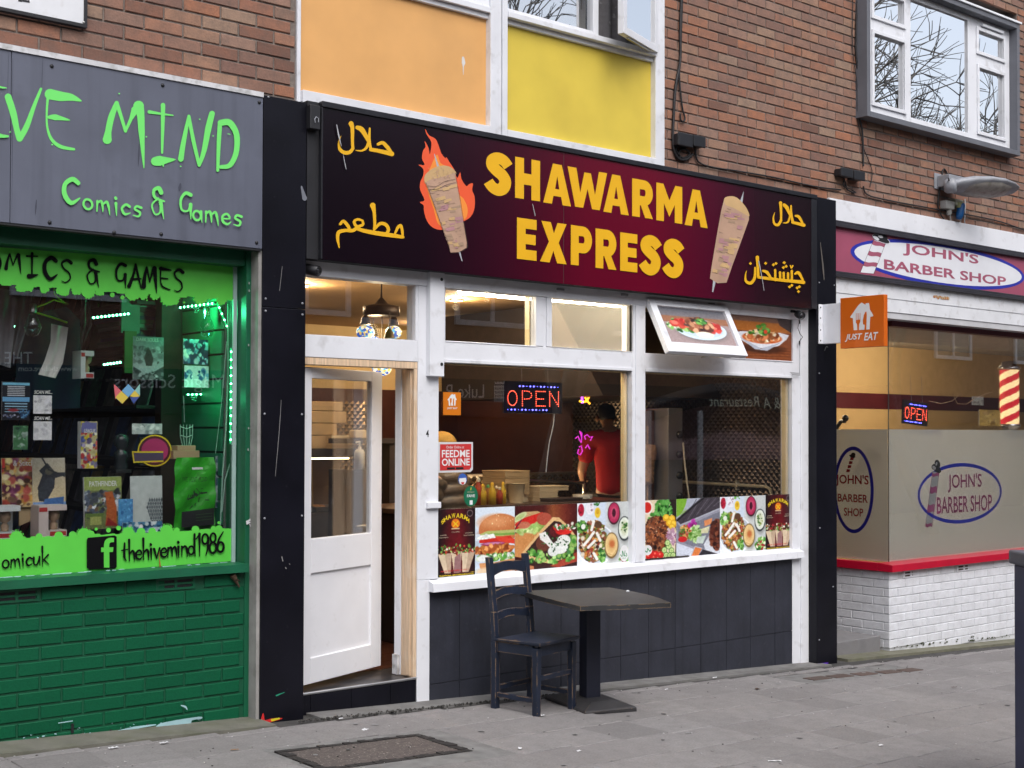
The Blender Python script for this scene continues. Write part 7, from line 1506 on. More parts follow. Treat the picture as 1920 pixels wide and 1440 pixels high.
# neon signs
def neon(label,groups,y,r):
 t=thing('neon_sign',label,'neon sign',surv(*groups[0][1][0][0],1,y))
 for m,strokes in groups:
  b=MB()
  for st in strokes:b.tube([surv(u,v,1,y)for u,v in st],r,6)
  b.build('neon_tube',m,t)
 return t
PUR=emis('neon_purple',(.62,.08,1.0),3.2); ORG_=emis('neon_amber',(1.0,.42,.03),2.2); MAG=emis('neon_magenta',(.62,.03,.55),.9)
neon('small purple neon palm tree sign with amber loops',[(PUR,[[(1092,756),(1091,740),(1090,727)],[(1090,727),(1085,724),(1084,731)],[(1090,727),(1096,722),(1098,729)],[(1090,727),(1086,720),(1083,723)],[(1090,727),(1092,720),(1097,720)],[(1090,728),(1094,731),(1096,735)],[(1090,728),(1087,732),(1086,736)]]),(ORG_,[[(1087,752),(1093,754),(1100,752),(1104,745),(1101,741),(1097,745),(1102,753),(1106,757)]])],1.6,.010)
neon('magenta neon flower sign beside the red shirted worker',[(MAG,[[(1079,822),(1084,818),(1087,826),(1090,830),(1091,812),(1087,808),(1090,818)],[(1098,824),(1096,818),(1101,815),(1106,820),(1111,818),(1107,826)],[(1085,842),(1083,850),(1088,853),(1092,846),(1090,836),(1086,838)],[(1098,840),(1102,834),(1106,842)]])],1.7,.006)
# kitchen counter and what stands on it
kc=thing('kitchen_counter','dark serving counter behind the left display window','counter',(6.8,1.4,FLZ))
KX0,KX1,KY0,KY1=5.55,8.0,1.15,1.85; KZ=S(1000,944,1.15)[1]
b=MB(); b.box(KX0,KX1,KY0+.03,KY1,FLZ,KZ-.04); b.build('body',DKB,kc); b=MB(); b.box(KX0-.02,KX1+.02,KY0,KY1+.03,KZ-.038,KZ); b.build('worktop',mat('brown_worktop',(.10,.06,.04),.35),kc,bevel=.005)
def cnt(u,y):return S(u,930,y)[0]
CRDB=mat('kraft_box_card',(.42,.30,.17),.8,var=.1); CRMB=mat('cream_box_card',(.62,.50,.33),.8,var=.06)
def cbox(name,label,u0_,u1_,y,h,z,d,m,rot=0.,group=None):
 x0,x1=cnt(u0_,y),cnt(u1_,y); b=MB(); b.box(x0,x1,y,y+d,z+.001,z+h-.012); b.box(x0-.004,x1+.004,y-.004,y+d+.004,z+h-.0115,z+h)
 return tag(b.build(name,m,bevel=.003),label,'food box',group)
hz=KZ
for k in range(4):cbox('cardboard_box',('top','second','third','lowest')[3-k]+' box in the wide cardboard stack on the counter',947,993,1.35,.05,hz+k*.0505+.06,.3,CRDB)
cbox('cardboard_box','deep cardboard box under the wide stack on the counter',950,990,1.37,.06,hz,.26,CRMB)
for k in range(3):cbox('cardboard_box',('lowest','middle','top')[k]+' box in the right cream stack on the counter',1012,1046 if k<2 else 1066,1.33,.042,hz+k*.0425,.2,CRMB)
cbox('cardboard_box','dark shallow tray at the right end of the counter',1032,1092,1.2,.03,hz,.25,mat('dark_tray',(.06,.04,.035),.4))
b=MB(); p=np.array([cnt(968,1.28),1.28,hz]); b.lathe([(.055,.001),(.075,.16),(.078,.162),(.07,.16),(.05,.004)],p,14); tag(b.build('paper_cup',CRMB),'cream paper tub leaning against the box stack on the counter','tub')
b=MB()
for k in range(6):p=np.array([cnt(1100,1.25),1.30,hz+.004+k*.006]); b.lathe([(0,0),(.05,0),(.085,.012),(.085,.016),(.05,.005)],p,18)
tag(b.build('plate_stack',mat('white_china',(.72,.70,.66),.25)),'small stack of white plates on the counter right end','plates')
SAU=[mat('yellow_sauce',(.62,.40,.03),.35),mat('amber_sauce',(.40,.16,.03),.35),mat('red_sauce',(.36,.05,.02),.35),mat('pale_sauce',(.6,.52,.36),.35)]; CAP=[mat('yellow_cap',(.7,.42,.02),.4),mat('green_cap',(.05,.3,.08),.4),mat('white_cap',(.65,.6,.5),.4)]
for k,(u,y,hh,r,si,ci,lb)in enumerate(((897,1.22,.22,.032,2,2,'red sauce bottle with pale top behind the green FAVE sticker'),(905,1.20,.17,.03,0,0,'left yellow capped oil bottle on the counter'),(915,1.24,.16,.028,1,1,'green capped amber bottle on the counter'),(923,1.20,.18,.03,0,0,'tallest yellow capped bottle on the counter'),(931,1.25,.15,.025,1,2,'white capped amber jar between the counter bottles'),(937,1.21,.14,.026,2,2,'short red jar with white cap on the counter'),(943,1.24,.18,.026,0,0,'right yellow capped bottle beside the boxes on the counter'))):
 p=np.array([cnt(u,y),y,hz]); t=thing('sauce_bottle',lb,'bottle',p,'sauce bottles on the counter'); b=MB(); b.lathe([(0,.001),(r,.001),(r,hh*.6),(r*.45,hh*.8),(r*.42,hh*.84)],p,12); b.build('body',SAU[si],t); b=MB(); b.lathe([(r*.5,hh*.845),(r*.5,hh*.93),(r*.2,hh),(0,hh)],p,10); b.build('cap',CAP[ci],t)
b=MB(); b.tube([surv(925,898,1,2.0),surv(1095,905,1,2.0)],.012,8); b.tube([surv(925,898,1,2.0),(surv(925,898,1,2.0)[0],2.0,KZ)],.012,8); b.tube([surv(1095,905,1,2.0),(surv(1095,905,1,2.0)[0],2.0,KZ)],.012,8); lamp_light('counter_lamp',surv(1040,905,1,2.5)+np.array([0,0,-.1]),5,(1,.70,.36),.02); lamp_light('counter_lamp',surv(985,905,1,2.5)+np.array([0,0,-.1]),4,(1,.70,.36),.02); tag(b.build('counter_rail',STEEL),'steel rail over the back of the serving counter','rail')
# doner grill with meat, gas pipe
kg=thing('doner_grill','tall steel doner grill with four black knobs','grill',(surv(1245,880,1,1.1)[0],1.1,FLZ))
gxa,gxb=S(1253,850,1.0)[0],S(1280,850,1.0)[0]; gt=S(1266,765,1.0)[1]
b=MB(); b.box(gxa,gxb,1.0,1.5,FLZ,gt); b.build('housing',mat('brushed_grey_steel',(.34,.34,.38),.38,metal=.7),kg,bevel=.005)
for v in(815,852,891,930):
 b=MB(); b.lathe([(.034,0),(.034,.012),(.026,.03),(0,.032)],surv(1273,v,1,1.0),14,0,(0,-1,0)); b.build('knob',RUBBER,kg)
b=MB(); b.box(gxa-.10,gxa-.02,1.15,1.5,FLZ+.8,gt-.02); b.build('burner_back',mat('burnt_steel',(.09,.04,.028),.5,metal=.5),kg)
for k in range(4):b=MB(); b.box(gxa-.118,gxa-.101,1.2,1.45,FLZ+.9+k*.2,FLZ+1.06+k*.2); b.build('burner',mat('burner_mesh',(.16,.08,.05),.7),kg)
mp=surv(1214,905,1,1.15); b=MB(); prof=[(0,-.02),(.045,-.01)]
for k in range(13):prof.append((.05+.03*k/12+random.uniform(-.007,.007),.01+k*.024))
prof+=[(.07,.33),(0,.34)]; b.lathe(prof,mp,18); b.tube([mp+np.array([0,0,-.25]),mp+np.array([0,0,.5])],.008,6); tag(b.build('doner_meat',mat('roast_meat',(.36,.19,.09),.6,var=.4,ns=30,bump=.8,bs=60)),'cone of roasted doner meat on a spit behind the mullion','meat')
b=MB(); px_=RX1-.05
L_=[surv(u,v,0,px_)for u,v in((1268,903),(1436,912.5))]; e_=surv(1444,916,0,px_); b.tube([L_[0],L_[1],np.array([px_,e_[1]+.0,L_[1][2]-.02]),np.array([px_,e_[1]-.02,L_[1][2]-.08]),np.array([px_,e_[1]-.02,.75])],.016,8); pp=thing('gas_pipe','cream gas pipe with elbow along the quilted steel wall','pipe',L_[0]); b.build('pipe',mat('cream_pipe',(.62,.55,.42),.4),pp)
b=MB(); c_=surv(1381,910,0,px_); b.lathe([(.02,-.012),(.028,-.008),(.028,.008),(.02,.012)],c_,10,0,(0,1,0)); b.box(px_-.008,px_+.04,c_[1]-.008,c_[1]+.008,c_[2]-.045,c_[2]+.045); b.build('clip',mat('cream_pipe',(.62,.55,.42),.4),pp)
cbw=MB(); cbw.tube([surv(u,v,1,.9)for u,v in((1281,830),(1284,870),(1289,910),(1292,935))],.008,6); tag(cbw.build('hose',MATS['cream_pipe']),'thin pale hose hanging beside the doner grill','hose')
# food display seen through the door glass
fd=thing('hot_food_cabinet','lit hot food display cabinet seen through the door glass','display cabinet',(4.9,2.2,FLZ))
def dd(u,v,y=2.2):return surv(u,v,1,y)
a_,c_=dd(560,868),dd(668,962); xx0,xx1=a_[0]-.3,c_[0]+.25
b=MB(); b.box(xx0,xx1,2.2,2.9,FLZ,dd(600,962)[2]); b.build('base',DKB,fd); b=MB(); b.box(xx0,xx1,2.2,2.9,dd(600,855)[2],dd(600,842)[2]); b.build('shelf',DKB,fd)
b=MB(); b.box(xx0,xx1,2.85,2.88,dd(600,962)[2],dd(600,855)[2]); b.build('back_panel',mat('warm_steel_back',(.30,.2,.11),.35,metal=.6),fd)
b=MB(); b.tube([(xx0+.05,2.24,dd(600,860)[2]),(xx1-.3,2.24,dd(600,860)[2])],.007,6); b.build('strip_lamp',emis('cabinet_strip',(1,.72,.34),7.0,True),fd)
b=MB(); b.tube([dd(584,862,2.21),dd(586,950,2.21)],.008,6); b.build('post',mat('brass_post',(.6,.42,.18),.3,metal=.8),fd)
for k in range(5):b=MB(); x=xx0+.28+k*.22; b.box(x,x+.19,2.26,2.6,dd(600,960)[2],dd(600,952)[2]); b.build('tray',STEEL,fd); b=MB(); b.ball((x+.095,2.42,dd(600,953)[2]),.07,8,0,(1.2,1.6,.25)); b.build('food',mat('hot_food',(.34,.15,.05),.6,var=.5,ns=50),fd)
zs=dd(600,842)[2]+.002
for k,(u0_,u1_,h)in enumerate(((572,655,.11),(574,632,.10),(576,650,.10),(578,643,.08))):
 x0,x1=dd(u0_,800,2.3)[0],dd(u1_,800,2.3)[0]; b=MB(); b.box(x0,x1,2.3,2.6,zs,zs+h-.004); zs+=h; tag(b.build('cardboard_box',CRDB,bevel=.006),('lowest','second','third','top')[k]+' cardboard box in the stack seen through the door glass','cardboard box','boxes stacked behind the door glass')
b=MB(); x0,x1=dd(618,830,2.25)[0],dd(664,830,2.25)[0]; zt2=dd(600,842)[2]
for k in range(5):b.box(x0,x1,2.22,2.4,zt2+.003+k*.022,zt2+.022+k*.022)
tag(b.build('container_stack',CRMB),'stack of pale food containers seen through the door glass','containers')
sp_b=dd(674,880,1.5); t=thing('soap_dispenser','white pump bottle on dark ledge seen through the door glass','pump bottle',sp_b)
b=MB(); b.box(sp_b[0]-.12,sp_b[0]+.16,1.44,1.75,FLZ,sp_b[2]-.002); tag(b.build('side_counter',DKB),'dark side counter under the white pump bottle','counter')
b=MB(); b.lathe([(0,0),(.04,0),(.04,.13),(.03,.15),(.013,.155),(.013,.175)],sp_b,14); b.build('bottle',mat('white_bottle',(.66,.63,.56),.35),t); b=MB(); b.tube([sp_b+np.array([0,0,.176]),sp_b+np.array([0,0,.21]),sp_b+np.array([-.035,0,.205])],.008,6); b.build('pump',MATS['white_bottle'],t)
q_=rect(667,806,688,822,1.9); b=MB(); b.box(q_[0],q_[1],1.9,2.0,q_[2],q_[3]); tag(b.build('paper_tub',CRMB,bevel=.01),'pale tub above the pump bottle seen through the door','tub')
b=MB(); b.box(q_[0]-.1,q_[1]+.3,1.88,2.15,q_[2]-.04,q_[2]-.001); b.box(q_[1]+.22,q_[1]+.28,1.9,2.1,FLZ,q_[2]-.041); tag(b.build('wall_shelf',DKB),'dark shelf carrying the pale tub','shelf')
# ================================================================== PEOPLE INSIDE THE RESTAURANT
def skin(name,J,E,m,parent,sub=2,root=0):
 me=bpy.data.meshes.new(name); names=list(J); ix={n:i for i,n in enumerate(names)}
 me.from_pydata([J[n][:3]for n in names],[(ix[a],ix[b])for a,b in E],[]); me.update()
 o=bpy.data.objects.new(name,me); COL.objects.link(o); sk=o.modifiers.new('skin','SKIN'); sk.use_smooth_shade=True
 for i,n in enumerate(names):
  r=J[n][3]; d=me.skin_vertices[0].data[i]; d.radius=r if isinstance(r,tuple)else(r,r); d.use_root=(i==root)
 sb=o.modifiers.new('subdivision','SUBSURF'); sb.levels=sub; sb.render_levels=sub
 dg=bpy.context.evaluated_depsgraph_get(); me2=bpy.data.meshes.new_from_object(o.evaluated_get(dg)); bpy.data.objects.remove(o)
 me2.name=name; me2.materials.clear(); me2.materials.append(m)
 for p in me2.polygons:p.use_smooth=True
 return link(name,me2,parent)
SKINM=mat('skin',(.46,.25,.17),.5,var=.08); HAIRM=mat('dark_hair',(.014,.010,.009),.55,var=.3,ns=60,bump=.4,bs=160)
def person(label,loc,face,top,seated=False,bow=0.,shirt=None,trousers=None):
 """standing height 1.75; x right, y forwards in the figure's own frame"""
 t=thing('person',label,'person',loc); k=top; ca_,sa_=math.cos(face),math.sin(face)
 def g(x,y,z):x,y,z=x*k,y*k,z*k; return(loc[0]+x*sa_+y*ca_,loc[1]-x*ca_+y*sa_,loc[2]+z)
 return t,g
# worker in a red shirt, back to the window, head bowed
wx,wy=S(1148,850,2.05)[0],2.05; topz=S(1158,770,2.05)[1]; k=(topz-FLZ)/1.66
t,g=person('person with short dark hair in a red shirt working behind the counter, back turned',(wx,wy,FLZ),R(62),k)
def JJ(d):return{n:(*g(*v[:3]),(tuple(q*k for q in v[3])if isinstance(v[3],tuple)else v[3]*k))for n,v in d.items()}
J={'pelvis':(0,0,.93,(.15,.10)),'waist':(0,.0,1.08,(.135,.095)),'chest':(0,.02,1.28,(.165,.11)),'upper':(0,.05,1.42,(.12,.085)),'neck':(0,.10,1.50,.055),'neck2':(0,.14,1.55,.055),'head':(0,.19,1.60,(.075,.085)),'crown':(0,.215,1.635,(.06,.07)),'sl':(-.19,.04,1.40,.062),'el':(-.25,.10,1.13,.045),'wl':(-.18,.33,1.05,.032),'hl':(-.16,.39,1.04,.036),'sr':(.19,.04,1.40,.062),'er':(.25,.10,1.13,.045),'wr':(.18,.33,1.05,.032),'hr':(.16,.39,1.04,.036),'pl':(-.09,0,.86,.09),'kl':(-.10,.03,.48,.058),'al':(-.10,0,.09,.042),'fl':(-.11,.12,.035,.035),'pr':(.09,0,.86,.09),'kr':(.10,.03,.48,.058),'ar':(.10,0,.09,.042),'fr':(.11,.12,.035,.035)}
ED=[('pelvis','waist'),('waist','chest'),('chest','upper'),('upper','neck'),('neck','neck2'),('neck2','head'),('head','crown'),('upper','sl'),('sl','el'),('el','wl'),('wl','hl'),('upper','sr'),('sr','er'),('er','wr'),('wr','hr'),('pelvis','pl'),('pl','kl'),('kl','al'),('al','fl'),('pelvis','pr'),('pr','kr'),('kr','ar'),('ar','fr')]
skin('body',JJ(J),ED,SKINM,t)
REDSH=mat('red_cotton',(.46,.006,.012),.8,var=.15,ns=5,bump=.3,bs=14)
sh={n:J[n]for n in('pelvis','waist','chest','upper','sl','el','sr','er')}; sh={n:(*v[:3],tuple(q+.028 for q in v[3])if isinstance(v[3],tuple)else v[3]+.024)for n,v in sh.items()}
sh['pelvis']=(0,0,.88,(.19,.14)); sh['neck']=(0,.085,1.475,.075); sh['el']=(-.235,.08,1.19,.075); sh['er']=(.235,.08,1.19,.075)
skin('shirt',JJ(sh),[e for e in ED if e[0]in sh and e[1]in sh],REDSH,t)
tr={n:(*J[n][:3],tuple(q+.02 for q in J[n][3])if isinstance(J[n][3],tuple)else J[n][3]+.022)for n in('pelvis','pl','kl','al','pr','kr','ar')}
skin('trousers',JJ(tr),[e for e in ED if e[0]in tr and e[1]in tr],mat('black_cotton',(.012,.012,.014),.85,var=.2),t)
hd={'z':(0,.125,1.565,(.06,.045)),'a':(0,.145,1.605,(.08,.075)),'b':(0,.18,1.655,(.085,.08)),'c':(0,.235,1.68,(.075,.065)),'d':(0,.275,1.665,(.055,.03))}
skin('hair',JJ(hd),[('z','a'),('a','b'),('b','c'),('c','d')],HAIRM,t)
for sgn in(-1,1):
 b=MB(); p=g(sgn*.083,.205,1.59); b.ball(p,.024*k,8,0,(.7,.7,1.25)); b.build('ear',SKINM,t)
 for j in range(4):
  b=MB(); s0=g(sgn*(.145+.013*j),.40,1.04-.004*j); s1=g(sgn*(.14+.012*j),.45,1.025-.003*j); s2=g(sgn*(.135+.012*j),.465,1.0); b.tube([s0,s1,s2],[.010*k,.009*k,.007*k],6); b.build('finger',SKINM,t)
 b=MB(); b.tube([g(sgn*.13,.37,1.045),g(sgn*.11,.41,1.035),g(sgn*.115,.435,1.02)],[.012*k,.011*k,.008*k],6); b.build('thumb',SKINM,t)
f=MB(); c_=g(.12,-.09,1.36); f.obox(c_,np.array(g(.17,-.09,1.36))-np.array(c_),(0,.001,0),(0,0,.012)); f.build('shirt_print',mat('pale_print',(.5,.3,.3),.7),t)
# customer on a tall stool: ochre cap, brown quilted jacket
hx_,hy_=S(850,850,.95)[0],.95; ztop=S(848,806,.95)[1]
sz_=ztop-.92
t,g=person('person wearing an ochre cap and brown quilted jacket sitting by the left window',(hx_,hy_,sz_-.0),R(115),1.0)
k=1.0
st=thing('bar_stool','dark tall bar stool under the person in the ochre cap','stool',(hx_,hy_,FLZ)); b=MB(); b.lathe([(0,0),(.17,0),(.18,.02),(.17,.05),(0,.055)],(hx_,hy_,sz_-.075),18); b.build('seat',DKB,st)
for a in range(4):b=MB(); b.tube([(hx_+.12*math.cos(a*1.571+.6),hy_+.12*math.sin(a*1.571+.6),sz_-.076),(hx_+.2*math.cos(a*1.571+.6),hy_+.2*math.sin(a*1.571+.6),FLZ+.002)],.014,6); b.build('leg',STEEL,st)
J={'pelvis':(0,0,.08,(.15,.12)),'waist':(0,.02,.24,(.14,.10)),'chest':(0,.04,.42,(.16,.11)),'upper':(0,.05,.55,(.11,.08)),'neck':(0,.07,.63,.055),'neck2':(0,.085,.67,.055),'head':(0,.10,.77,(.075,.09)),'crown':(0,.10,.85,(.06,.07)),'sl':(-.18,.05,.53,.06),'el':(-.26,.12,.28,.045),'wl':(-.16,.32,.24,.032),'hl':(-.12,.38,.25,.036),'sr':(.18,.05,.53,.06),'er':(.26,.12,.28,.045),'wr':(.16,.32,.24,.032),'hr':(.12,.38,.25,.036),'pl':(-.09,.06,.07,.085),'kl':(-.11,.42,.06,.06),'al':(-.11,.40,-.36,.042),'fl':(-.11,.52,-.42,.035),'pr':(.09,.06,.07,.085),'kr':(.11,.42,.06,.06),'ar':(.11,.40,-.36,.042),'fr':(.11,.52,-.42,.035)}
skin('body',JJ(J),ED,SKINM,t)
PUF=mat('brown_quilted_nylon',(.13,.085,.052),.42,var=.2,ns=12,bump=.5,bs=18)
def baffles(c0_,c1_,r0_,r1_,n,fl=1.,seg=18):
 b=MB(); rows=[]; c0_,c1_=np.array(c0_),np.array(c1_); d=(c1_-c0_)/np.linalg.norm(c1_-c0_)
 ex_=np.array([math.sin(R(115)),-math.cos(R(115)),0]); ex_=ex_-d*(ex_@d); ex_/=np.linalg.norm(ex_); ey_=np.cross(d,ex_)
 for i in range(n*5+1):
  s=i/(n*5); r=r0_+(r1_-r0_)*s; r*=.90+.16*abs(math.sin(math.pi*s*n))**.6; c=c0_+(c1_-c0_)*s
  rows.append([c+ex_*r*math.cos(a)*(1+.015*math.sin(a*7+i))+ey_*r*fl*math.sin(a)for a in np.linspace(0,2*math.pi,seg,endpoint=False)])
 b.grid(rows,0,True); b.face(rows[0][::-1]); b.face(rows[-1]); return b
baffles(g(0,0,-.02),g(0,.05,.60),.245,.165,7,.78).build('jacket',PUF,t)
for s in(-1,1):
 baffles(g(s*.17,.05,.56),g(s*.27,.12,.27),.095,.085,4).build('sleeve',PUF,t); baffles(g(s*.27,.11,.29),g(s*.16,.31,.24),.085,.06,3).build('sleeve',PUF,t)
 b=MB(); b.ball(g(s*.082,.10,.765),.024,8,0,(.7,.7,1.25)); b.build('ear',SKINM,t)
 for j in range(4):b=MB(); b.tube([g(s*(.10+.013*j),.40,.25),g(s*(.095+.012*j),.45,.245),g(s*(.09+.012*j),.47,.225)],[.010,.009,.007],6); b.build('finger',SKINM,t)
 b=MB(); b.tube([g(s*.085,.37,.26),g(s*.06,.41,.255),g(s*.065,.435,.24)],[.012,.011,.008],6); b.build('thumb',SKINM,t)
baffles(g(0,.06,.58),g(0,.075,.665),.10,.085,2).build('collar',PUF,t)
tr={n:(*J[n][:3],tuple(q+.015 for q in J[n][3])if isinstance(J[n][3],tuple)else J[n][3]+.02)for n in('pelvis','pl','kl','al','pr','kr','ar')}
skin('trousers',JJ(tr),[e for e in ED if e[0]in tr and e[1]in tr],MATS['black_cotton'],t)
OCH=mat('ochre_corduroy',(.50,.28,.055),.8,var=.12,ns=20,bump=.3,bs=60)
b=MB(); rows=[]
for a in np.linspace(0,math.pi/2,8):rows.append([g(.108*math.cos(a)*math.cos(q),.10+.122*math.cos(a)*math.sin(q),.805+.105*math.sin(a))for q in np.linspace(0,2*math.pi,20,endpoint=False)])
b.grid(rows,0,True); b.face(rows[0][::-1]); b.build('cap',OCH,t)
b=MB(); rows=[[g(.095*math.cos(q),.10+.118*math.sin(q)+e,.812-e*.18)for q in np.linspace(.25,math.pi-.25,9)]for e in(.0,.075)]; b.grid(rows); rows2=[[np.array(p)-np.array([0,0,.006])for p in r]for r in rows]; b.grid(rows2[::-1]); b.build('cap_peak',OCH,t)
hd={'a':(0,.06,.72,(.08,.05)),'b':(0,.065,.77,(.088,.06)),'c':(0,.09,.815,(.085,.08))}
skin('hair',JJ(hd),[('a','b'),('b','c')],HAIRM,t)
# ================================================================== COMIC SHOP INTERIOR
ci=thing('comic_shop_interior','dim comic shop interior with green lit slatted wall on the right','room',(1.6,2,.25))
DKW=mat('near_black_wall',(.012,.012,.018),.8); SLT=mat('green_slatboard',(.02,.20,.11),.5,var=.12)
IX1=3.64; b=MB(); b.box(-2.5,IX1+.1,4.5,4.6,.25,3.2); b.box(-2.6,-2.5,.26,4.5,.25,3.2); b.build('back_wall',DKW,ci); b=MB(); b.box(-2.6,IX1+.1,.26,4.6,3.05,3.15); b.build('ceiling',mat('dark_ceiling',(.08,.08,.09),.8),ci); b=MB(); b.box(-2.6,IX1+.1,.255,4.6,.2,.25); b.build('floor',mat('dark_carpet',(.02,.02,.025),.95),ci)
b=MB(); b.box(IX1+.012,IX1+.12,.26,4.5,.25,3.05); b.build('side_wall',mat('dark_green_backing',(.004,.035,.022),.7),ci)
z=.55
while z<2.95:
 b=MB(); b.box(IX1-.006,IX1+.011,.262,.80,z,z+.135); b.build('slat',SLT,ci); z+=.148
b=MB(); b.box(3.50,IX1+.01,.81,.90,.25,3.05); b.build('post',mat('dark_brown_post',(.035,.018,.014),.5),ci)
b=MB(); b.box(IX1+.0,IX1+.011,.90,4.5,.25,3.05); b.build('shelf_back',DKW,ci)
CVS=[mat('cover_'+str(i),c,.4,var=.5,ns=16)for i,c in enumerate(((.22,.05,.04),(.05,.10,.25),(.25,.22,.18),(.06,.18,.10),(.28,.20,.05),(.12,.12,.14)))]
CVS=[m_ for m_ in CVS]
for r_ in range(7):
 zz=.55+r_*.33; b=MB(); b.box(3.38,IX1-.001,.91,4.4,zz-.02,zz); b.build('shelf',mat('dark_shelf',(.03,.03,.032),.6),ci); y=.93
 while y<3.6:
  w_=random.uniform(.12,.2); b=MB(); x=random.uniform(3.42,3.5); b.hexa([(x,y,zz+.001),(x+.012,y,zz+.001),(x+.012,y+w_,zz+.001),(x,y+w_,zz+.001),(x+.07,y,zz+.26),(x+.082,y,zz+.26),(x+.082,y+w_,zz+.26),(x+.07,y+w_,zz+.26)]); b.build('comic',random.choice(CVS),ci); y+=w_+random.uniform(.005,.03)
b=MB(); b.box(-2.5,IX1-.01,.14,.75,ghz0-.03,ghz0-.002); b.build('window_shelf',mat('dark_display_shelf',(.03,.03,.035),.5),ci)
GSH=glass('shelf_glass',1.0)
for z_,u_ in((S(200,711,.4)[1],'upper'),(S(200,880,.4)[1],'lower')):
 b=MB(); b.box(S(150,800,.4)[0],S(306,800,.4)[0],.3,.6,z_-.008,z_); tag(b.build('glass_shelf',GSH),u_+' glass shelf in the comic shop window','shelf')
LEDG=emis('led_green',(.22,1.0,.52),11.0); LEDC=emis('led_strip_glow',(.02,.5,.2),.5)
def leds(label,pts,ax,val,n,r=.0075):
 P=[surv(u,v,ax,val)for u,v in pts]; L=[np.linalg.norm(b_-a_)for a_,b_ in zip(P[:-1],P[1:])]; tot=sum(L); t=thing('led_strip',label,'LED strip',P[0],'green LED strips in the comic shop window')
 b=MB()
 for i in range(n):
  d=tot*(i+.5)/n; k_=0
  while k_<len(L)-1 and d>L[k_]:d-=L[k_]; k_+=1
  b.ball(P[k_]+(P[k_+1]-P[k_])*d/L[k_],r,6)
 o=b.build('led_dots',LEDG,t); o['kind']='stuff'; b=MB(); b.tube([p+np.array([.004,.01,0])for p in P],.006,5); b.build('strip',LEDC,t)
leds('green LED strip along the top of the slatted wall, right stretch',[(328,578),(402,568.5)],0,3.61,10); leds('green LED strip on the slatted wall behind the comic stack',[(172,596),(244,588)],1,.62,10); leds('short green LED strip at the far left of the slatted wall',[(-20,618),(38,611)],1,.62,9); leds('green LED strip dropping diagonally to the window edge',[(409,571),(437,640)],1,.24,6,.006)
leds('vertical green LED strip down the right edge of the comic window',[(433.5,652),(432.5,832)],1,.14,12,.0065); leds('short green LED strip under the white blue card',[(349,740),(388,739)],1,.5,5,.006); leds('small green LED run below the comic stack',[(193,684),(228,679)],1,.62,6)
for(u,v,e_)in((370,580,4.5),(433,740,1.2),(366,745,.6)):
 p=surv(u,v,0 if u<400 and v<700 else 1,3.50 if u<400 and v<700 else.3); lamp_light('led_glow',p,e_,(.06,1,.38),.02)
# things in the comic window
PAPW=MATS['white_litter']
def card(name,label,cat,q,y,cv=None,extra=None,mt=PRINT,lean=.0,thick=.004,m=None,group=None):
 x0,x1,z0,z1=rect(*q,y); t=thing(name,label,cat,((x0+x1)/2,y,z0),group); dy=lean*(z1-z0); fn=lambda s,p:(x0+(x1-x0)*s,y+dy*(1-p),z1-(z1-z0)*p)
 if cv:link('cover',cv.mesh('cover',fn(0,0),fn(1,0),fn(0,1),mt),t)
 b=MB(); o=np.array([0,.0006,0]); d=np.array([0,thick,0]); P=[np.array(fn(*c))for c in((0,1),(1,1),(1,0),(0,0))]
 b.hexa([P[0]+o,P[1]+o,P[1]+o+d,P[0]+o+d,P[3]+o,P[2]+o,P[2]+o+d,P[3]+o+d]); b.build('sheet',m or PAPW,t)
 if extra:
  f=Flat(fn,off=.0008,step=.0002); extra(f)
  if f.mb.v:f.build('lettering',LETM+[mat('print_blue',(.02,.05,.3),.5),mat('print_orange',(.6,.2,.03),.5)],t)
 return t
def abstract(w_,h,bg,cols,n=90,sz=(.03,.14),region=None):
 c=Canvas(w_,h,bg); return c.blobs(n,region or(lambda x,y:True),sz,cols).noise(8,3)
# poster of notices, scan cards
c=Canvas(50,70,(12,14,26)); c.rect(.02,.02,.98,.09,(120,190,220)); c.rect(.02,.40,.98,.52,(110,170,215))
for k in range(6):c.rect(.2,.115+.046*k,.8,.14+.046*k,(190,195,205))
for k in range(4):c.rect(.1,.56+.07*k,.9,.585+.07*k,(150,190,215))
c.ell(.4,.74,.2,.04,(150,40,50)); c.blobs(30,inell(.8,.82,.2,.12),(.02,.05),[(40,90,140),(90,140,180),(20,50,90)]); c.blobs(20,inell(.3,.9,.3,.05),(.02,.04),[(150,150,170),(60,80,120)])
card('notice','black and blue list of Sunday dates taped inside the comic window','notice',(4,715,56,788),.13,c,lambda f:[f.text(s_,.18,.112+.046*k,.82,.142+.046*k,1)for k,s_ in enumerate(('Sunday 28th January','Sunday 31st March','Sunday 26th May','Sunday 28th July','Sunday 29th September','Sunday 24th November'))]and None)
for k,v in enumerate((741,790)):
 card('scan_card',('upper','lower')[k]+' white card under the words SCAN ME','card',(63,v,97,v+35),.13,abstract(30,30,(225,225,228),[(205,205,212)],20))
 f=Flat(lambda u,q:surv(u,q,1,.13)); f.text('SCAN ME...',64,v-9,98,v-2.5,bold=.02,shear=.2); tag(f.build('scan_lettering',MATS['print_white']),('upper','lower')[k]+' white lettering SCAN ME above its card','lettering')
f=Flat(lambda u,v:surv(u,v,1,YG),off=.003,step=.0002); W8=[(213,720,227,742,213.5,741),(0,)]
wm=[mat('decal_pink',(.5,.10,.12),.5),mat('decal_yellow',(.55,.42,.06),.5),mat('decal_blue',(.12,.30,.5),.5),mat('decal_navy',(.04,.07,.25),.5),mat('decal_teal',(.2,.42,.38),.5)]
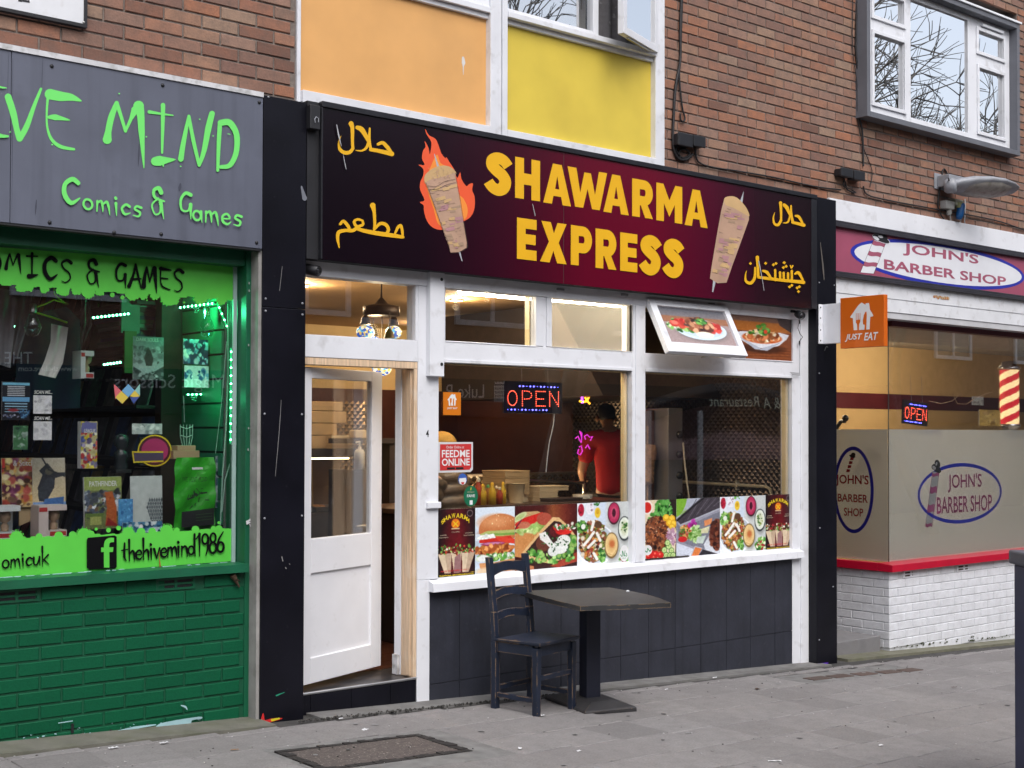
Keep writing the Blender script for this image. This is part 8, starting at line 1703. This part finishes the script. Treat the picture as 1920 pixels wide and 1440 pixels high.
for m_,L in((0,[(213,720),(227,733),(216,749)]),(1,[(227,733),(240,745),(229,757),(216,745)]),(4,[(216,745),(229,757),(222,751)]),(2,[(240,720),(252,732),(240,745),(228,733)]),(4,[(262,720),(262,742),(252,732)]),(1,[(252,732),(262,743),(252,745),(243,743)]),(3,[(243,745),(261,744),(250,757)])):f.poly(L,m_)
tag(f.build('window_decal',wm),'small multicoloured W shaped geometric decal on the comic window','decal')
# posters and books (generic pictures)
def gloom():
 c=Canvas(46,68,(150,160,168)); c.vgrad((120,130,140),(180,188,196)); c.blobs(60,lambda x,y:.25<y<.6,(.03,.12),[(110,118,126),(150,160,168),(90,98,106)]); c.poly([(0,.7),(.3,.82),(.55,.86),(1,.68),(1,1),(0,1)],(60,66,70)); c.blobs(40,lambda x,y:y>.82,(.03,.1),[(150,158,164),(90,96,100),(50,54,58)]); c.poly([(.45,.28),(.56,.3),(.66,.5),(.62,.68),(.42,.68),(.36,.5)],(40,44,48)); return c.noise(8,2)
card('poster','grey misty poster titled DARK in the comic window','poster',(250,630,306.5,713),.42,gloom(),lambda f:f.text('DARK SOULS',.1,.03,.82,.11,1))
c=abstract(46,34,(30,60,92),[(170,205,230),(20,40,70),(90,140,180),(210,225,240)],60,(.04,.12)); card('sticker_sheet','dark blue patterned card sheet hanging before the green slats','card',(344,635,390,684),.4,c)
c=abstract(46,36,(205,220,228),[(90,150,190),(40,90,140),(230,235,240),(120,170,200)],34,(.05,.1),lambda x,y:.2<y<.7); card('sticker_sheet','white and blue card sheet with notched foot below the dark blue one','card',(346,685,391,727),.4,c)
c=abstract(50,80,(196,170,120),[(190,140,60),(120,50,90),(220,200,130),(90,60,40),(160,60,50),(230,215,170)],130,(.04,.16)); card('comic','colourful purple and gold comic at the left of the window','comic',(5,859,66,950),.34,c,lambda f:(f.text('& Stitch',.35,.05,.98,.16,1,bold=.01),f.poly([(.02,.01),(.1,.01),(.1,.2),(.02,.2)],2)),lean=.08)
c=Canvas(50,80,(205,185,150)); c.vgrad((190,180,165),(214,190,146)); c.poly([(.45,.1),(.7,.3),(1,.3),(1,.36),(.68,.42),(.66,.6),(.4,.9),(.18,.88),(.15,.6),(.3,.35),(.2,.26)],(40,42,52)); c.ell(.4,.62,.18,.24,(52,56,66),rot=.5); c.ell(.5,.28,.12,.07,(90,84,70)); c.line([(.3,.0),(.5,.24),(.98,.38)],.05,(34,36,44)); c.rect(0,.9,1,1,(120,150,200)); c.poly([(.35,.84),(.95,.80),(.92,.98),(.32,.98)],(60,100,160)); card('comic','tan comic showing a dark leaning motorbike','comic',(63,859,123.5,949),.33,c.noise(6,2),None,lean=.08)
c=abstract(34,90,(190,180,130),[(210,190,50),(60,70,140),(190,60,60),(220,215,190),(120,110,150)],90,(.06,.2)); c.rect(.05,.03,.95,.24,(110,110,170)); card('boxed_game','tall yellow and blue boxed game marked LEAGUE','box',(152,790,182,878),.36,c,lambda f:f.text('LEAGUE',.18,.16,.88,.24,1,bold=.02,shear=.1),thick=.05)
c=Canvas(60,86,(150,165,90)); c.rect(0,.26,1,1,(110,120,70)); c.blobs(110,lambda x,y:.28<y<.72,(.03,.11),[(205,210,220),(80,90,110),(40,44,54),(130,100,80)]); c.poly([(.55,.3),(.75,.28),(.86,.6),(.85,.95),(.55,.93),(.6,.6)],(180,90,40)); c.poly([(.62,.78),(.9,.95),(.55,.95)],(140,26,24)); c.rect(.02,.70,.5,.78,(96,120,52)); c.rect(.14,.76,.44,.92,(165,170,96)); card('rule_book','green and orange fantasy rule book titled PATHFINDER','book',(160,895,229,990),.30,c.noise(8,2),lambda f:f.text('PATHFINDER',.13,.08,.88,.18,1,bold=.02),lean=.06,thick=.02)
card('bookmark_card','pale blue card between rule book and white cloth','card',(222,936,249,985),.29,abstract(30,46,(80,150,205),[(100,170,220),(70,130,190)],40))
c=Canvas(60,76,(196,202,202)); c.noise(5,6)
for i in range(8):
 for j in range(7):
  x,y=.45+i*.075+.0375*(j%2),.5+j*.075
  if(x-.95)**2+(y-.62)**2<.19 and x>.48+abs(y-.62)*.5:c.poly([(x-.036,y),(x,y-.05),(x+.036,y),(x,y+.055)],(70,78,84)if(i+j)%2 else(90,98,104))
card('cloth_banner','white cloth printed with grey scale pattern in the window','cloth',(246,893,305,982),.32,c,lean=.05)
card('paper_tray','blue and white marbled strip under the white cloth','paper',(230,980,304,997),.26,abstract(60,16,(150,195,215),[(225,235,240),(70,130,170),(30,80,120)],60,(.03,.09)))
card('picture_card','blue grey picture card half hidden behind the green bag','card',(405,855,436,951),.30,abstract(34,80,(140,160,165),[(60,90,110),(170,185,190),(30,50,70)],60,(.06,.2)))
card('card_pack','green foil trading card pack tilted in the comic window','card pack',(25,798,52,843),.14,abstract(26,44,(60,110,70),[(40,80,60),(150,170,160),(90,140,100)],40,(.06,.16)))
card('price_strip','white and grey header card above the round pink badge','card',(248,794,304,814),.4,abstract(40,14,(190,195,196),[(150,160,165),(210,212,214)],20,(.05,.12)))
bt=thing('badge_sign','round pink and yellow rimmed badge sign with dark bar','sign',surv(290,845,1,.38)); f=Flat(lambda u,v:surv(u,v,1,.38),step=.0004); f.ell(290,845,32,30,0); f.ell(290,845,29.5,27.5,1); f.ell(290,845,25,23,2); f.poly([(247,846),(306,846),(306,866),(250,868)],0); f.poly([(250,849),(306,849),(306,863),(252,865)],3); f.build('face',[MATS['print_yellow'],mat('badge_rim',(.10,.01,.02),.5),mat('badge_pink',(.45,.03,.14),.5),mat('badge_bar',(.09,.06,.12),.5)],bt)
b=MB(); q=rect(262,820,306,872,.385); b.box(q[0],q[1],.385,.40,q[2],q[3]); b.build('backing',BLACKM,bt)
bust=thing('bust','small black helmeted bust on the glass shelf','ornament',surv(227,880,1,.42)); p=surv(227,880,1,.42); b=MB(); b.lathe([(.035,0),(.04,.02),(.03,.05),(.045,.08),(.04,.1),(.02,.115),(.04,.14),(.045,.17),(.035,.20),(0,.21)],p,14); b.build('figure',mat('black_resin',(.02,.025,.03),.25),bust); b=MB(); b.box(p[0]-.045,p[0]+.045,p[1]-.04,p[1]+.04,p[2]-.02,p[2]-.001); b.build('base',BLACKM,bust)
def figbox(lb,q,y,m1,hair):
 x0,x1,z0,z1=rect(*q,y); t=thing('figure_box',lb,'boxed toy',((x0+x1)/2,y,z0),'boxed vinyl figures in the comic window'); b=MB(); d=.13
 b.box(x0,x0+(x1-x0)*.34,y,y+d,z0,z1); b.box(x0+(x1-x0)*.341,x1,y,y+d,z1-.03,z1); b.box(x0+(x1-x0)*.341,x1,y,y+d,z0,z0+.035); b.box(x0+(x1-x0)*.341,x1,y+d-.006,y+d,z0+.0351,z1-.0301); b.build('carton',m1,t)
 b=MB(); b.box(x0+(x1-x0)*.345,x1-.002,y+.002,y+.003,z0+.036,z1-.031); b.build('window',GSH,t)
 cx,cz=x0+(x1-x0)*.67,z0+.036; b=MB(); b.lathe([(.02,0),(.022,.03),(.012,.045),(.03,.06),(.034,.085),(.026,.11),(0,.118)],(cx,y+.06,cz),12); b.build('figure',mat('figure_skin',(.45,.28,.19),.5),t); b=MB(); b.ball((cx,y+.065,cz+.098),.032,8,0,(1,1,.7)); b.build('figure_hair',hair,t)
 b=MB(); b.box(x0+.002,x0+(x1-x0)*.3,y-.0012,y-.0004,z1-.035,z1-.012); b.box(x0+(x1-x0)*.4,x1-.004,y-.0012,y-.0004,z0+.006,z0+.028); b.build('label',mat('red_label',(.42,.03,.03),.5),t)
figbox('white boxed toy figure with brown hair at far left of window',(-30,950,38,1009),.22,mat('white_carton',(.62,.64,.66),.5),mat('brown_hair',(.1,.05,.03),.7)); figbox('white and red boxed toy figure on the red cloth',(73,948,125,1005),.22,mat('white_red_carton',(.60,.50,.48),.5),mat('ginger_hair',(.35,.15,.05),.7)); figbox('small white boxed figure on the upper glass shelf',(152,657,176,710),.42,MATS['white_carton'],MATS['dark_hair'])
b=MB(); q=rect(36,952,76,985,.36); b.hexa([(q[0],.36,q[2]),(q[1],.36,q[2]+.05),(q[1],.37,q[2]+.05),(q[0],.37,q[2]),(q[0],.36,q[3]),(q[1],.36,q[3]),(q[1],.37,q[3]),(q[0],.37,q[3])]); tag(b.build('card_backing',CRDB),'plain brown card board between the two boxed figures','board')
b=MB(); b.grid([[(S(u,1000,.3)[0],.16+.3*j/5,ghz0+.005+.10*(j/5)+.01*math.sin(u*.2+j))for u in np.linspace(-10,130,14)]for j in range(6)]); tag(b.build('red_cloth',mat('red_glitter_cloth',(.42,.012,.015),.7,var=.3,ns=40)),'red cloth spread on the display shelf','cloth')
# green carrier bag
b=MB(); BX=rect(327,858,404,992,.27); rows=[]
for i in range(15):
 s=i/14; wl=1-.10*max(0,1-s*5)-.04*s; rows.append([(BX[0]+(BX[1]-BX[0])*(.5+(j/10-.5)*wl),.27+.012*math.sin(i*1.1+j*.9)+.02*(1-abs(j/5-1)),BX[3]-(BX[3]-BX[2])*s)for j in range(11)])
n0=len(rows[0]); b.grid([r[:]for r in rows]); bg_=thing('carrier_bag','bright green plastic carrier bag printed THE HIVE MIND','bag',((BX[0]+BX[1])/2,.27,BX[2])); b.build('bag',mat('green_polythene',(.03,.36,.02),.3,var=.15,ns=20),bg_)
f=Flat(lambda s,p:(BX[0]+(BX[1]-BX[0])*s,.245,BX[3]-(BX[3]-BX[2])*p),off=.001); brush(f,'THE HIVE MIND',.14,.27,.062,.92,0,squash=1.15); f.poly([(.36,.135),(.62,.135),(.62,.165),(.36,.165)],1); f.poly([(.12,.74),(.9,.70),(.9,.93),(.12,.95)],0)
for k in range(16):x,y=random.uniform(.2,.8),random.uniform(.42,.66); f.stroke([(x,y),(x+random.uniform(-.15,.15),y+random.uniform(-.02,.07))],random.uniform(.008,.03))
for k in range(3):f.poly([(.45,.78+.04*k),(.85,.765+.04*k),(.85,.775+.04*k),(.45,.79+.04*k)],2)
f.build('print',[BLACKM,MATS['white_litter'],mat('bag_grey_print',(.04,.09,.04),.5)],bg_)
b=MB(); q=rect(325,845,374,860,.34); b.box(q[0],q[1],.34,.46,q[2],q[3]); b.box(q[0]+.03,q[1]-.02,.35,.45,q[3]+.001,q[3]+.03); tag(b.build('cardboard_box',CRDB,bevel=.002),'small open brown box behind the green carrier bag','box')
# hanging cloths, shirt, bulbs, wires
def hang(name,label,cat,pts,y,m,fold=.02):
 """cloth hanging: left and right edges given top to bottom"""
 b=MB(); rows=[]
 for i,((ul,vl),(ur,vr))in enumerate(pts):rows.append([surv(ul+(ur-ul)*j/8,vl+(vr-vl)*j/8,1,y+fold*math.sin(j*1.4+i*.5))for j in range(9)])
 b.grid(rows); return tag(b.build(name,m),label,cat)
hang('shirt','dark navy T-shirt hanging on the yellow hanger','shirt',[((45,592),(125,575)),((36,620),(150,600)),((30,700),(152,690)),((26,770),(150,765))],.75,mat('navy_cotton',(.010,.014,.05),.85))
b=MB(); b.tube([surv(u,v,1,.72)for u,v in((60,578),(85,570),(101,562),(128,570),(112,562),(101,550),(101,535))],.006,6); b.tube([surv(u,v,1,.72)for u,v in((62,585),(95,594),(126,605))],.006,6); tag(b.build('hanger',mat('yellow_plastic',(.55,.45,.02),.4)),'yellow plastic clothes hanger in the comic window','hanger')
hang('tote_bag','white cloth bag hanging in the middle of the comic window','bag',[((96,607),(128,614)),((95,640),(124,645)),((84,675),(118,680)),((72,702),(104,709))],.45,mat('white_calico',(.72,.71,.68),.9,var=.15,ns=6),.012)
hang('plastic_sleeve','clear plastic sleeve hanging at the far left of the window','sleeve',[((-12,540),(36,545)),((-10,600),(28,600)),((-12,680),(20,690))],.4,mat('cloudy_polythene',(.16,.17,.19),.15)); hang('plastic_sleeve','clear plastic sleeve hanging beside the glass bulb','sleeve',[((34,545),(62,550)),((28,610),(52,610)),((20,660),(34,670))],.42,MATS['cloudy_polythene']); hang('printed_bag','narrow printed plastic bag hanging left of the comic stack','bag',[((152,560),(170,566)),((151,600),(172,610)),((152,655),(158,640))],.5,mat('mottled_plastic',(.16,.15,.16),.25,var=.6,ns=25))
BULB=glass('tinted_bulb_glass',1.6,tint=(.55,.85,.85))
for lb,u,v in(('left hanging glass bulb ornament beside the yellow hanger',61.5,613),('right hanging glass bulb ornament before the green slats',388,616)):
 p=surv(u,v,1,.3); t=thing('bulb_ornament',lb,'bulb',p,'glass bulb ornaments in the comic window'); b=MB(); b.lathe([(0,-.055),(.03,-.045),(.043,-.015),(.045,.0),(.04,.025),(.024,.06),(.018,.08)],p,16); b.build('globe',BULB,t); b=MB(); b.lathe([(.019,.08),(.019,.125),(.01,.13),(0,.131)],p,12); b.build('cap',STEEL,t); b=MB(); b.tube([p+np.array([0,0,.13]),p+np.array([0,0,.4])],.0015,4); b.build('cord',CABLE,t)
for lb,L,r in(('pale wire hanging down the right side of the comic window',((428,570),(428,700),(424,800),(418,880),(413,985)),.005),('second pale wire curving to the window edge',((436,835),(434,860),(422,900),(416,960)),.004),('thin wire crossing the slats diagonally',((425,640),(415,760),(404,850)),.002),('thin cord holding the caged ornament',((344,742),(345,770),(346,792)),.002)):
 b=MB(); b.tube([surv(u,v,1,.2)for u,v in L],r,5); tag(b.build('wire',mat('pale_green_wire',(.3,.5,.42),.4)),lb,'wire')
cg=thing('caged_ornament','small wire cage ornament hanging above the brown box','ornament',surv(350,840,1,.4))
for u in(338,344,350,356,361):b=MB(); b.tube([surv(u,796,1,.4),surv(u,818,1,.4),surv(350+(u-350)*.6,838,1,.4)],.003,4); b.build('cage_bar',MATS['pale_green_wire'],cg)
for v in(800,816):b=MB(); b.tube([surv(338,v,1,.4),surv(350,v+4,1,.4),surv(361,v,1,.4)],.003,4); b.build('cage_ring',MATS['pale_green_wire'],cg)
# stack of comics on the slatted wall
rk=[surv(u,v,0,3.45)for u,v in((186,690),(262,600))]; ya,yb_=max(rk[0][1],rk[1][1]),min(rk[0][1],rk[1][1])
SP=[mat('spine_'+n_,c_,.5)for n_,c_ in(('grey',(.2,.22,.22)),('dark',(.03,.04,.05)),('white',(.45,.47,.46)),('green',(.05,.22,.14)),('blue',(.04,.08,.2)))]
stk=thing('comic_stack','tall stack of comics by the green slatted wall','comics',(3.5,yb_,rk[0][2])); zz=rk[0][2]; k=0
while zz<rk[1][2]+.1:
 h=random.uniform(.012,.03); b=MB(); b.box(3.40+random.uniform(0,.05),3.62,yb_+random.uniform(0,.06),ya-random.uniform(0,.08),zz,zz+h-.002); zz+=h; k+=1
 b.build('comic',SP[k%5],stk)
b=MB(); q=rect(234,620,256,700,.9); b.box(q[0],q[1],.9,.93,q[2],q[3]); tag(b.build('board',mat('olive_frame',(.16,.14,.05),.6)),'olive board standing behind the grey poster','board')
b=MB(); q=rect(228,560,262,625,1.0); b.box(q[0],q[1],1.0,1.03,q[2],q[3]); tag(b.build('pale_board',mat('pale_board_grey',(.35,.37,.36),.7)),'pale board above the olive board in the comic shop','board')
# ================================================================== BARBER INTERIOR
bi=thing('barber_interior','barber shop room with yellow walls and dark maroon band','room',(12,2,-.2))
YW=mat('barber_yellow_wall',(.52,.35,.16),.7,var=.04); MB_=mat('maroon_band',(.07,.006,.012),.5)
bz1,bz0=surv(1620,737,1,3.6)[2],surv(1620,766,1,3.6)[2]
for y0,y1,x0,x1 in((3.6,3.7,9.3,22.0),):
 b=MB(); b.box(x0,x1,y0,y1,bz1,2.9); b.box(x0,x1,y0,y1,-.4,bz0); b.build('wall',YW,bi); b=MB(); b.box(x0,x1,y0-.012,y1,bz0+.001,bz1-.001); b.build('wall_band',MB_,bi)
b=MB(); b.box(22.0,22.1,.3,3.6,-.4,2.9); b.build('wall',YW,bi); b=MB(); b.box(9.3,22,.31,3.7,2.9,3.0); b.box(bgx+.1,22,.2,.32,fzB+.3,3.0); b.build('ceiling',mat('barber_ceiling',(.6,.57,.5),.8),bi); b=MB(); b.box(bgx+.05,22,.31,3.6,-.5,-.3); b.build('floor',mat('barber_floor',(.2,.18,.16),.6),bi)
b=MB(); b.box(9.3,9.4,1.67,3.6,-.4,2.9); b.build('wall',YW,bi)
t=thing('ceiling_light','lit ceiling light strip inside the barber shop','light',(11.2,2.6,2.85)); b=MB(); b.box(10.4,12.4,2.5,2.62,2.85,2.88); b.build('diffuser',emis('barber_tube',(1,.86,.62),9,True),t); lamp_light('ceiling_light',(11.4,2.3,2.8),85,(1,.80,.55),.03); lamp_light('ceiling_light',(14.5,2.0,2.8),85,(1,.82,.6),.03)
led_sign('tilted red and blue LED sign reading OPEN in the barber window',(1694,752),(1740,797),.32,tilt=R(-4))
bp=thing('barber_pole','lit red and cream striped barber pole in the window','barber pole',surv(1892,800,1,.42)); pA,pB=surv(1893,694,1,.42),surv(1893,795,1,.42); r=.098; h=pA[2]-pB[2]
b1,b2=MB(),MB(); N=48; M_=60
for i in range(N):
 for j in range(M_):
  a0,a1=2*math.pi*i/N,2*math.pi*(i+1)/N; z0,z1=pB[2]+h*j/M_,pB[2]+h*(j+1)/M_; s=((j/M_)*4.2-i/N*2*1.0)%1.0
  P=[(pB[0]+r*math.cos(a0),.42+r*math.sin(a0),z0),(pB[0]+r*math.cos(a1),.42+r*math.sin(a1),z0),(pB[0]+r*math.cos(a1),.42+r*math.sin(a1),z1),(pB[0]+r*math.cos(a0),.42+r*math.sin(a0),z1)]
  (b1 if s<.5 else b2).face(P)
b1.build('red_stripe',emis('pole_red',(.50,.01,.02),.9),bp); b2.build('cream_stripe',emis('pole_cream',(1.0,.72,.36),.95),bp)
for z0,sg in((pA[2],1),(pB[2],-1)):b=MB(); b.lathe([(r*.9,0),(r*1.15,.004*sg),(r*1.15,.03*sg),(r*.8,.05*sg),(r*.75,.09*sg),(0,.10*sg)]if sg>0 else[(0,-.10),(r*.75,-.09),(r*.8,-.05),(r*1.15,-.03),(r*1.15,-.004),(r*.9,0)],(pB[0],.42,z0),20); b.build('chrome_cap',mat('chrome',(.5,.5,.55),.12,metal=1.),bp)
for u,v,lb in((1770,761,'small white notice on the maroon wall band'),):
 q=rect(1823,743,1844,760,.5); card('notice','small grey white notice hanging in the barber window','notice',(1823,743,1844,760),.4,abstract(20,16,(170,165,160),[(140,135,130),(190,188,185)],14))
card('notice','pale yellow notice low in the barber window beside the striped pole','notice',(1836,768,1876,799),.4,abstract(30,22,(190,155,80),[(170,135,80),(196,165,96)],16),lambda f:(f.text('PLEASE',.1,.15,.9,.4,5),f.text('WAIT',.3,.55,.75,.8,5))if False else None)
for lb,L in(('thin pale cable looping across the barber window',((1742,752),(1765,757),(1785,752),(1803,737))),('second thin cable hanging in the barber window',((1786,738),(1795,757),(1812,758),(1830,745),(1860,735)))):
 b=MB(); b.tube([surv(u,v,1,.35)for u,v in L],.0035,5); tag(b.build('cable',mat('tan_cable',(.4,.25,.14),.5)),lb,'cable')
b=MB(); p=surv(1577,790,0,bgx+.3); b.tube([p+np.array([0,.1,-.12]),p,p+np.array([0,-.05,.0])],.02,8); b.ball(p+np.array([0,-.05,.03]),.035,8); tag(b.build('lamp_arm',RUBBER),'black swivel arm just inside the barber side glass','lamp arm')
# ================================================================== ACROSS THE STREET (seen in the glass)
def mir(u,v,Y,g_=.03):p=surv(u,v,1,Y); return np.array([p[0],2*g_-p[1],p[2]])
OY=-17.0
op=thing('opposite_terrace','brick terrace with dark shop fascias across the street','building',(16,OY,-1))
b=MB(); zf=mir(900,782,17.06)[2]; zF=mir(900,712,17.06)[2]
b.box(-30,70,OY-.4,OY,zF+.0,8.5); b.build('wall',mat('opposite_brick',(.22,.12,.08),.9,var=.3,ns=4),op)
b=MB(); b.box(-30,70,OY-.4,OY-.1,-3,zf); b.build('shopfronts',mat('dark_shopfronts',(.03,.03,.035),.4,var=.5,ns=.6),op)
b=MB(); b.box(-30,70,OY-.4,OY+.15,zf+.001,zF-.001); b.build('fascia',mat('black_fascia',(.010,.010,.012),.6),op)
b=MB(); b.box(-30,70,OY-9,OY,8.5,8.7); b.build('roof',CONC,op)
WLT=mat('opposite_white_frame',(.7,.7,.72),.5); OYP=mat('opposite_yellow_panel',(.7,.52,.1),.6)
for k in range(18):
 x=-22+k*5; fr=MB(); fr.frame(x,x+2.2,4.2,5.8,.12,OY+.005,OY+.08); fr.box(x+1.05,x+1.15,OY+.005,OY+.07,4.32,5.68); w_=fr.build('window',WLT,op); b=MB(); b.box(x+.12,x+2.08,OY+.01,OY+.02,4.32,5.68); b.build('pane',mat('opposite_glass',(.08,.1,.12),.1),w_)
 if k%3==1:b=MB(); b.box(x+2.6,x+4.6,OY+.004,OY+.03,3.0,4.1); b.build('panel',OYP,op); b=MB(); b.frame(x+2.48,x+4.72,2.88,4.22,.12,OY+.004,OY+.05); b.build('panel_frame',WLT,op)
f=Flat(lambda u,v:mir(u,v,17.06+.0)if False else np.array([*mir(u,v,16.88)[:1],OY+.155,mir(u,v,16.88)[2]]),nrm=(0,1,0),off=.004,step=.002)
f.text('Luke P',909,721,838,746);
for i in range(5):f.poly([(928+i*3.8,722),(930+i*3.8,722),(930+i*3.8,754),(928+i*3.8,754)])
for j in range(4):f.poly([(927,724+j*7),(946,724+j*7),(946,726+j*7),(927,726+j*7)])
f.poly([(928,714),(931,718),(934,715),(937,718),(940,715),(943,718),(946,714),(946,720),(928,720)])
f.build('fascia_lettering',mat('pale_fascia_lettering',(.85,.85,.85),.5),op)
gH=.12; f=Flat(lambda u,v:np.array([mir(u,v,17.1,gH)[0],OY+.155,mir(u,v,17.1,gH)[2]]),nrm=(0,1,0),off=.004,step=.002)
f.text('Magic Scissors',420,702,214,736); f.text('THE',60,660,8,682); f.text('www.thehive.com',145,686,34,696); f.build('fascia_lettering',MATS['pale_fascia_lettering'],op)
b=MB(); rows=[]; rowu=[]
cA,cB=mir(1206,750,11),mir(1500,735,11)
for s in np.linspace(0,1,16):
 u=1215+s*300; vv=770-34*math.sin(math.pi*s); q0,q1,q2=mir(u,vv-3,11),mir(u,vv+22,11),mir(u,vv-18,13.5); rows.append([q2,q0,q1]); rowu.append([mir(u,vv+22,11.02),mir(u,838+8*math.sin(s*9),14),mir(u,862,15)])
b.grid(rows); aw=thing('restaurant_awning','black curved awning lettered Restaurant across the street','awning',cA); b.build('canopy',mat('black_canvas',(.012,.012,.016),.8),aw); b=MB(); b.grid(rowu); b.build('canopy_lining',frosted('purple_brown_canvas',(.85,.60,.68),.97),aw)
f=Flat(lambda u,v:mir(u,v,10.9),nrm=(0,1,0),off=.02,step=.003); f.text('Restaurant',1423,743,1329,762,shear=.2); f.text('& A',1462,745,1431,766,shear=.2); f.build('lettering',mat('pale_green_lettering',(.85,.9,.7),.5),aw)
for u in(1313,1216):b=MB(); p=mir(u,770,11); b.tube([(p[0],p[1],p[2]),(p[0],p[1],-1.2)],.06,8); b.build('post',WLT,aw)
# bare street trees
BARK=mat('grey_brown_bark',(.11,.10,.09),.9,var=.3,bump=.5,bs=30)
def bare_tree(label,x,y,h,seed):
 rg_=random.Random(seed); t=thing('bare_tree',label,'tree',(x,y,-1.4),'bare street trees'); tk,cr_=MB(),MB(); cnt_=[0]
 def grow(p,d,L,r,lv):
  if lv>7:return
  n=3 if lv<5 else 2; pts=[p]; q=p; dd_=d.copy()
  for i in range(n):dd_=dd_+np.array([rg_.gauss(0,.13),rg_.gauss(0,.13),rg_.gauss(.03,.08)]); dd_/=np.linalg.norm(dd_); q=q+dd_*L/n; pts.append(q)
  cnt_[0]+=1; (tk if lv==0 else cr_).tube(pts,[r*(1-.35*i/n)for i in range(n+1)],8 if lv==0 else(5 if lv<4 else 3),cap=False)
  k_=3 if lv<4 else rg_.choice((2,3,3))
  for i in range(k_):
   a=rg_.uniform(0,6.28); sp__=rg_.uniform(.35,.85)if lv else rg_.uniform(.3,.6); ax_=np.cross(dd_,[math.cos(a),math.sin(a),.3]); ax_/=np.linalg.norm(ax_); nd_=dd_*math.cos(sp__)+ax_*math.sin(sp__); grow(q if i else pts[-1],nd_,L*rg_.uniform(.66,.86),r*.62,lv+1)
 grow(np.array([x,y,-1.4]),np.array([0,0,1.]),h*.27,h*.022,0); tk.build('trunk',BARK,t); cr_.build('crown',BARK,t)
tp=mir(1752,720,12.0,.15); bare_tree('bare street tree across the road before the barber shop',tp[0],tp[1],13,5)
tq=mir(1020,100,12.5,.03); bare_tree('bare street tree across the road before the restaurant',tq[0],tq[1],13,9); bare_tree('bare street tree across the road further right',tp[0]+6,tp[1]-.5,14,21); bare_tree('bare street tree across the road before the comic shop',1.5,-14.5,12,33)
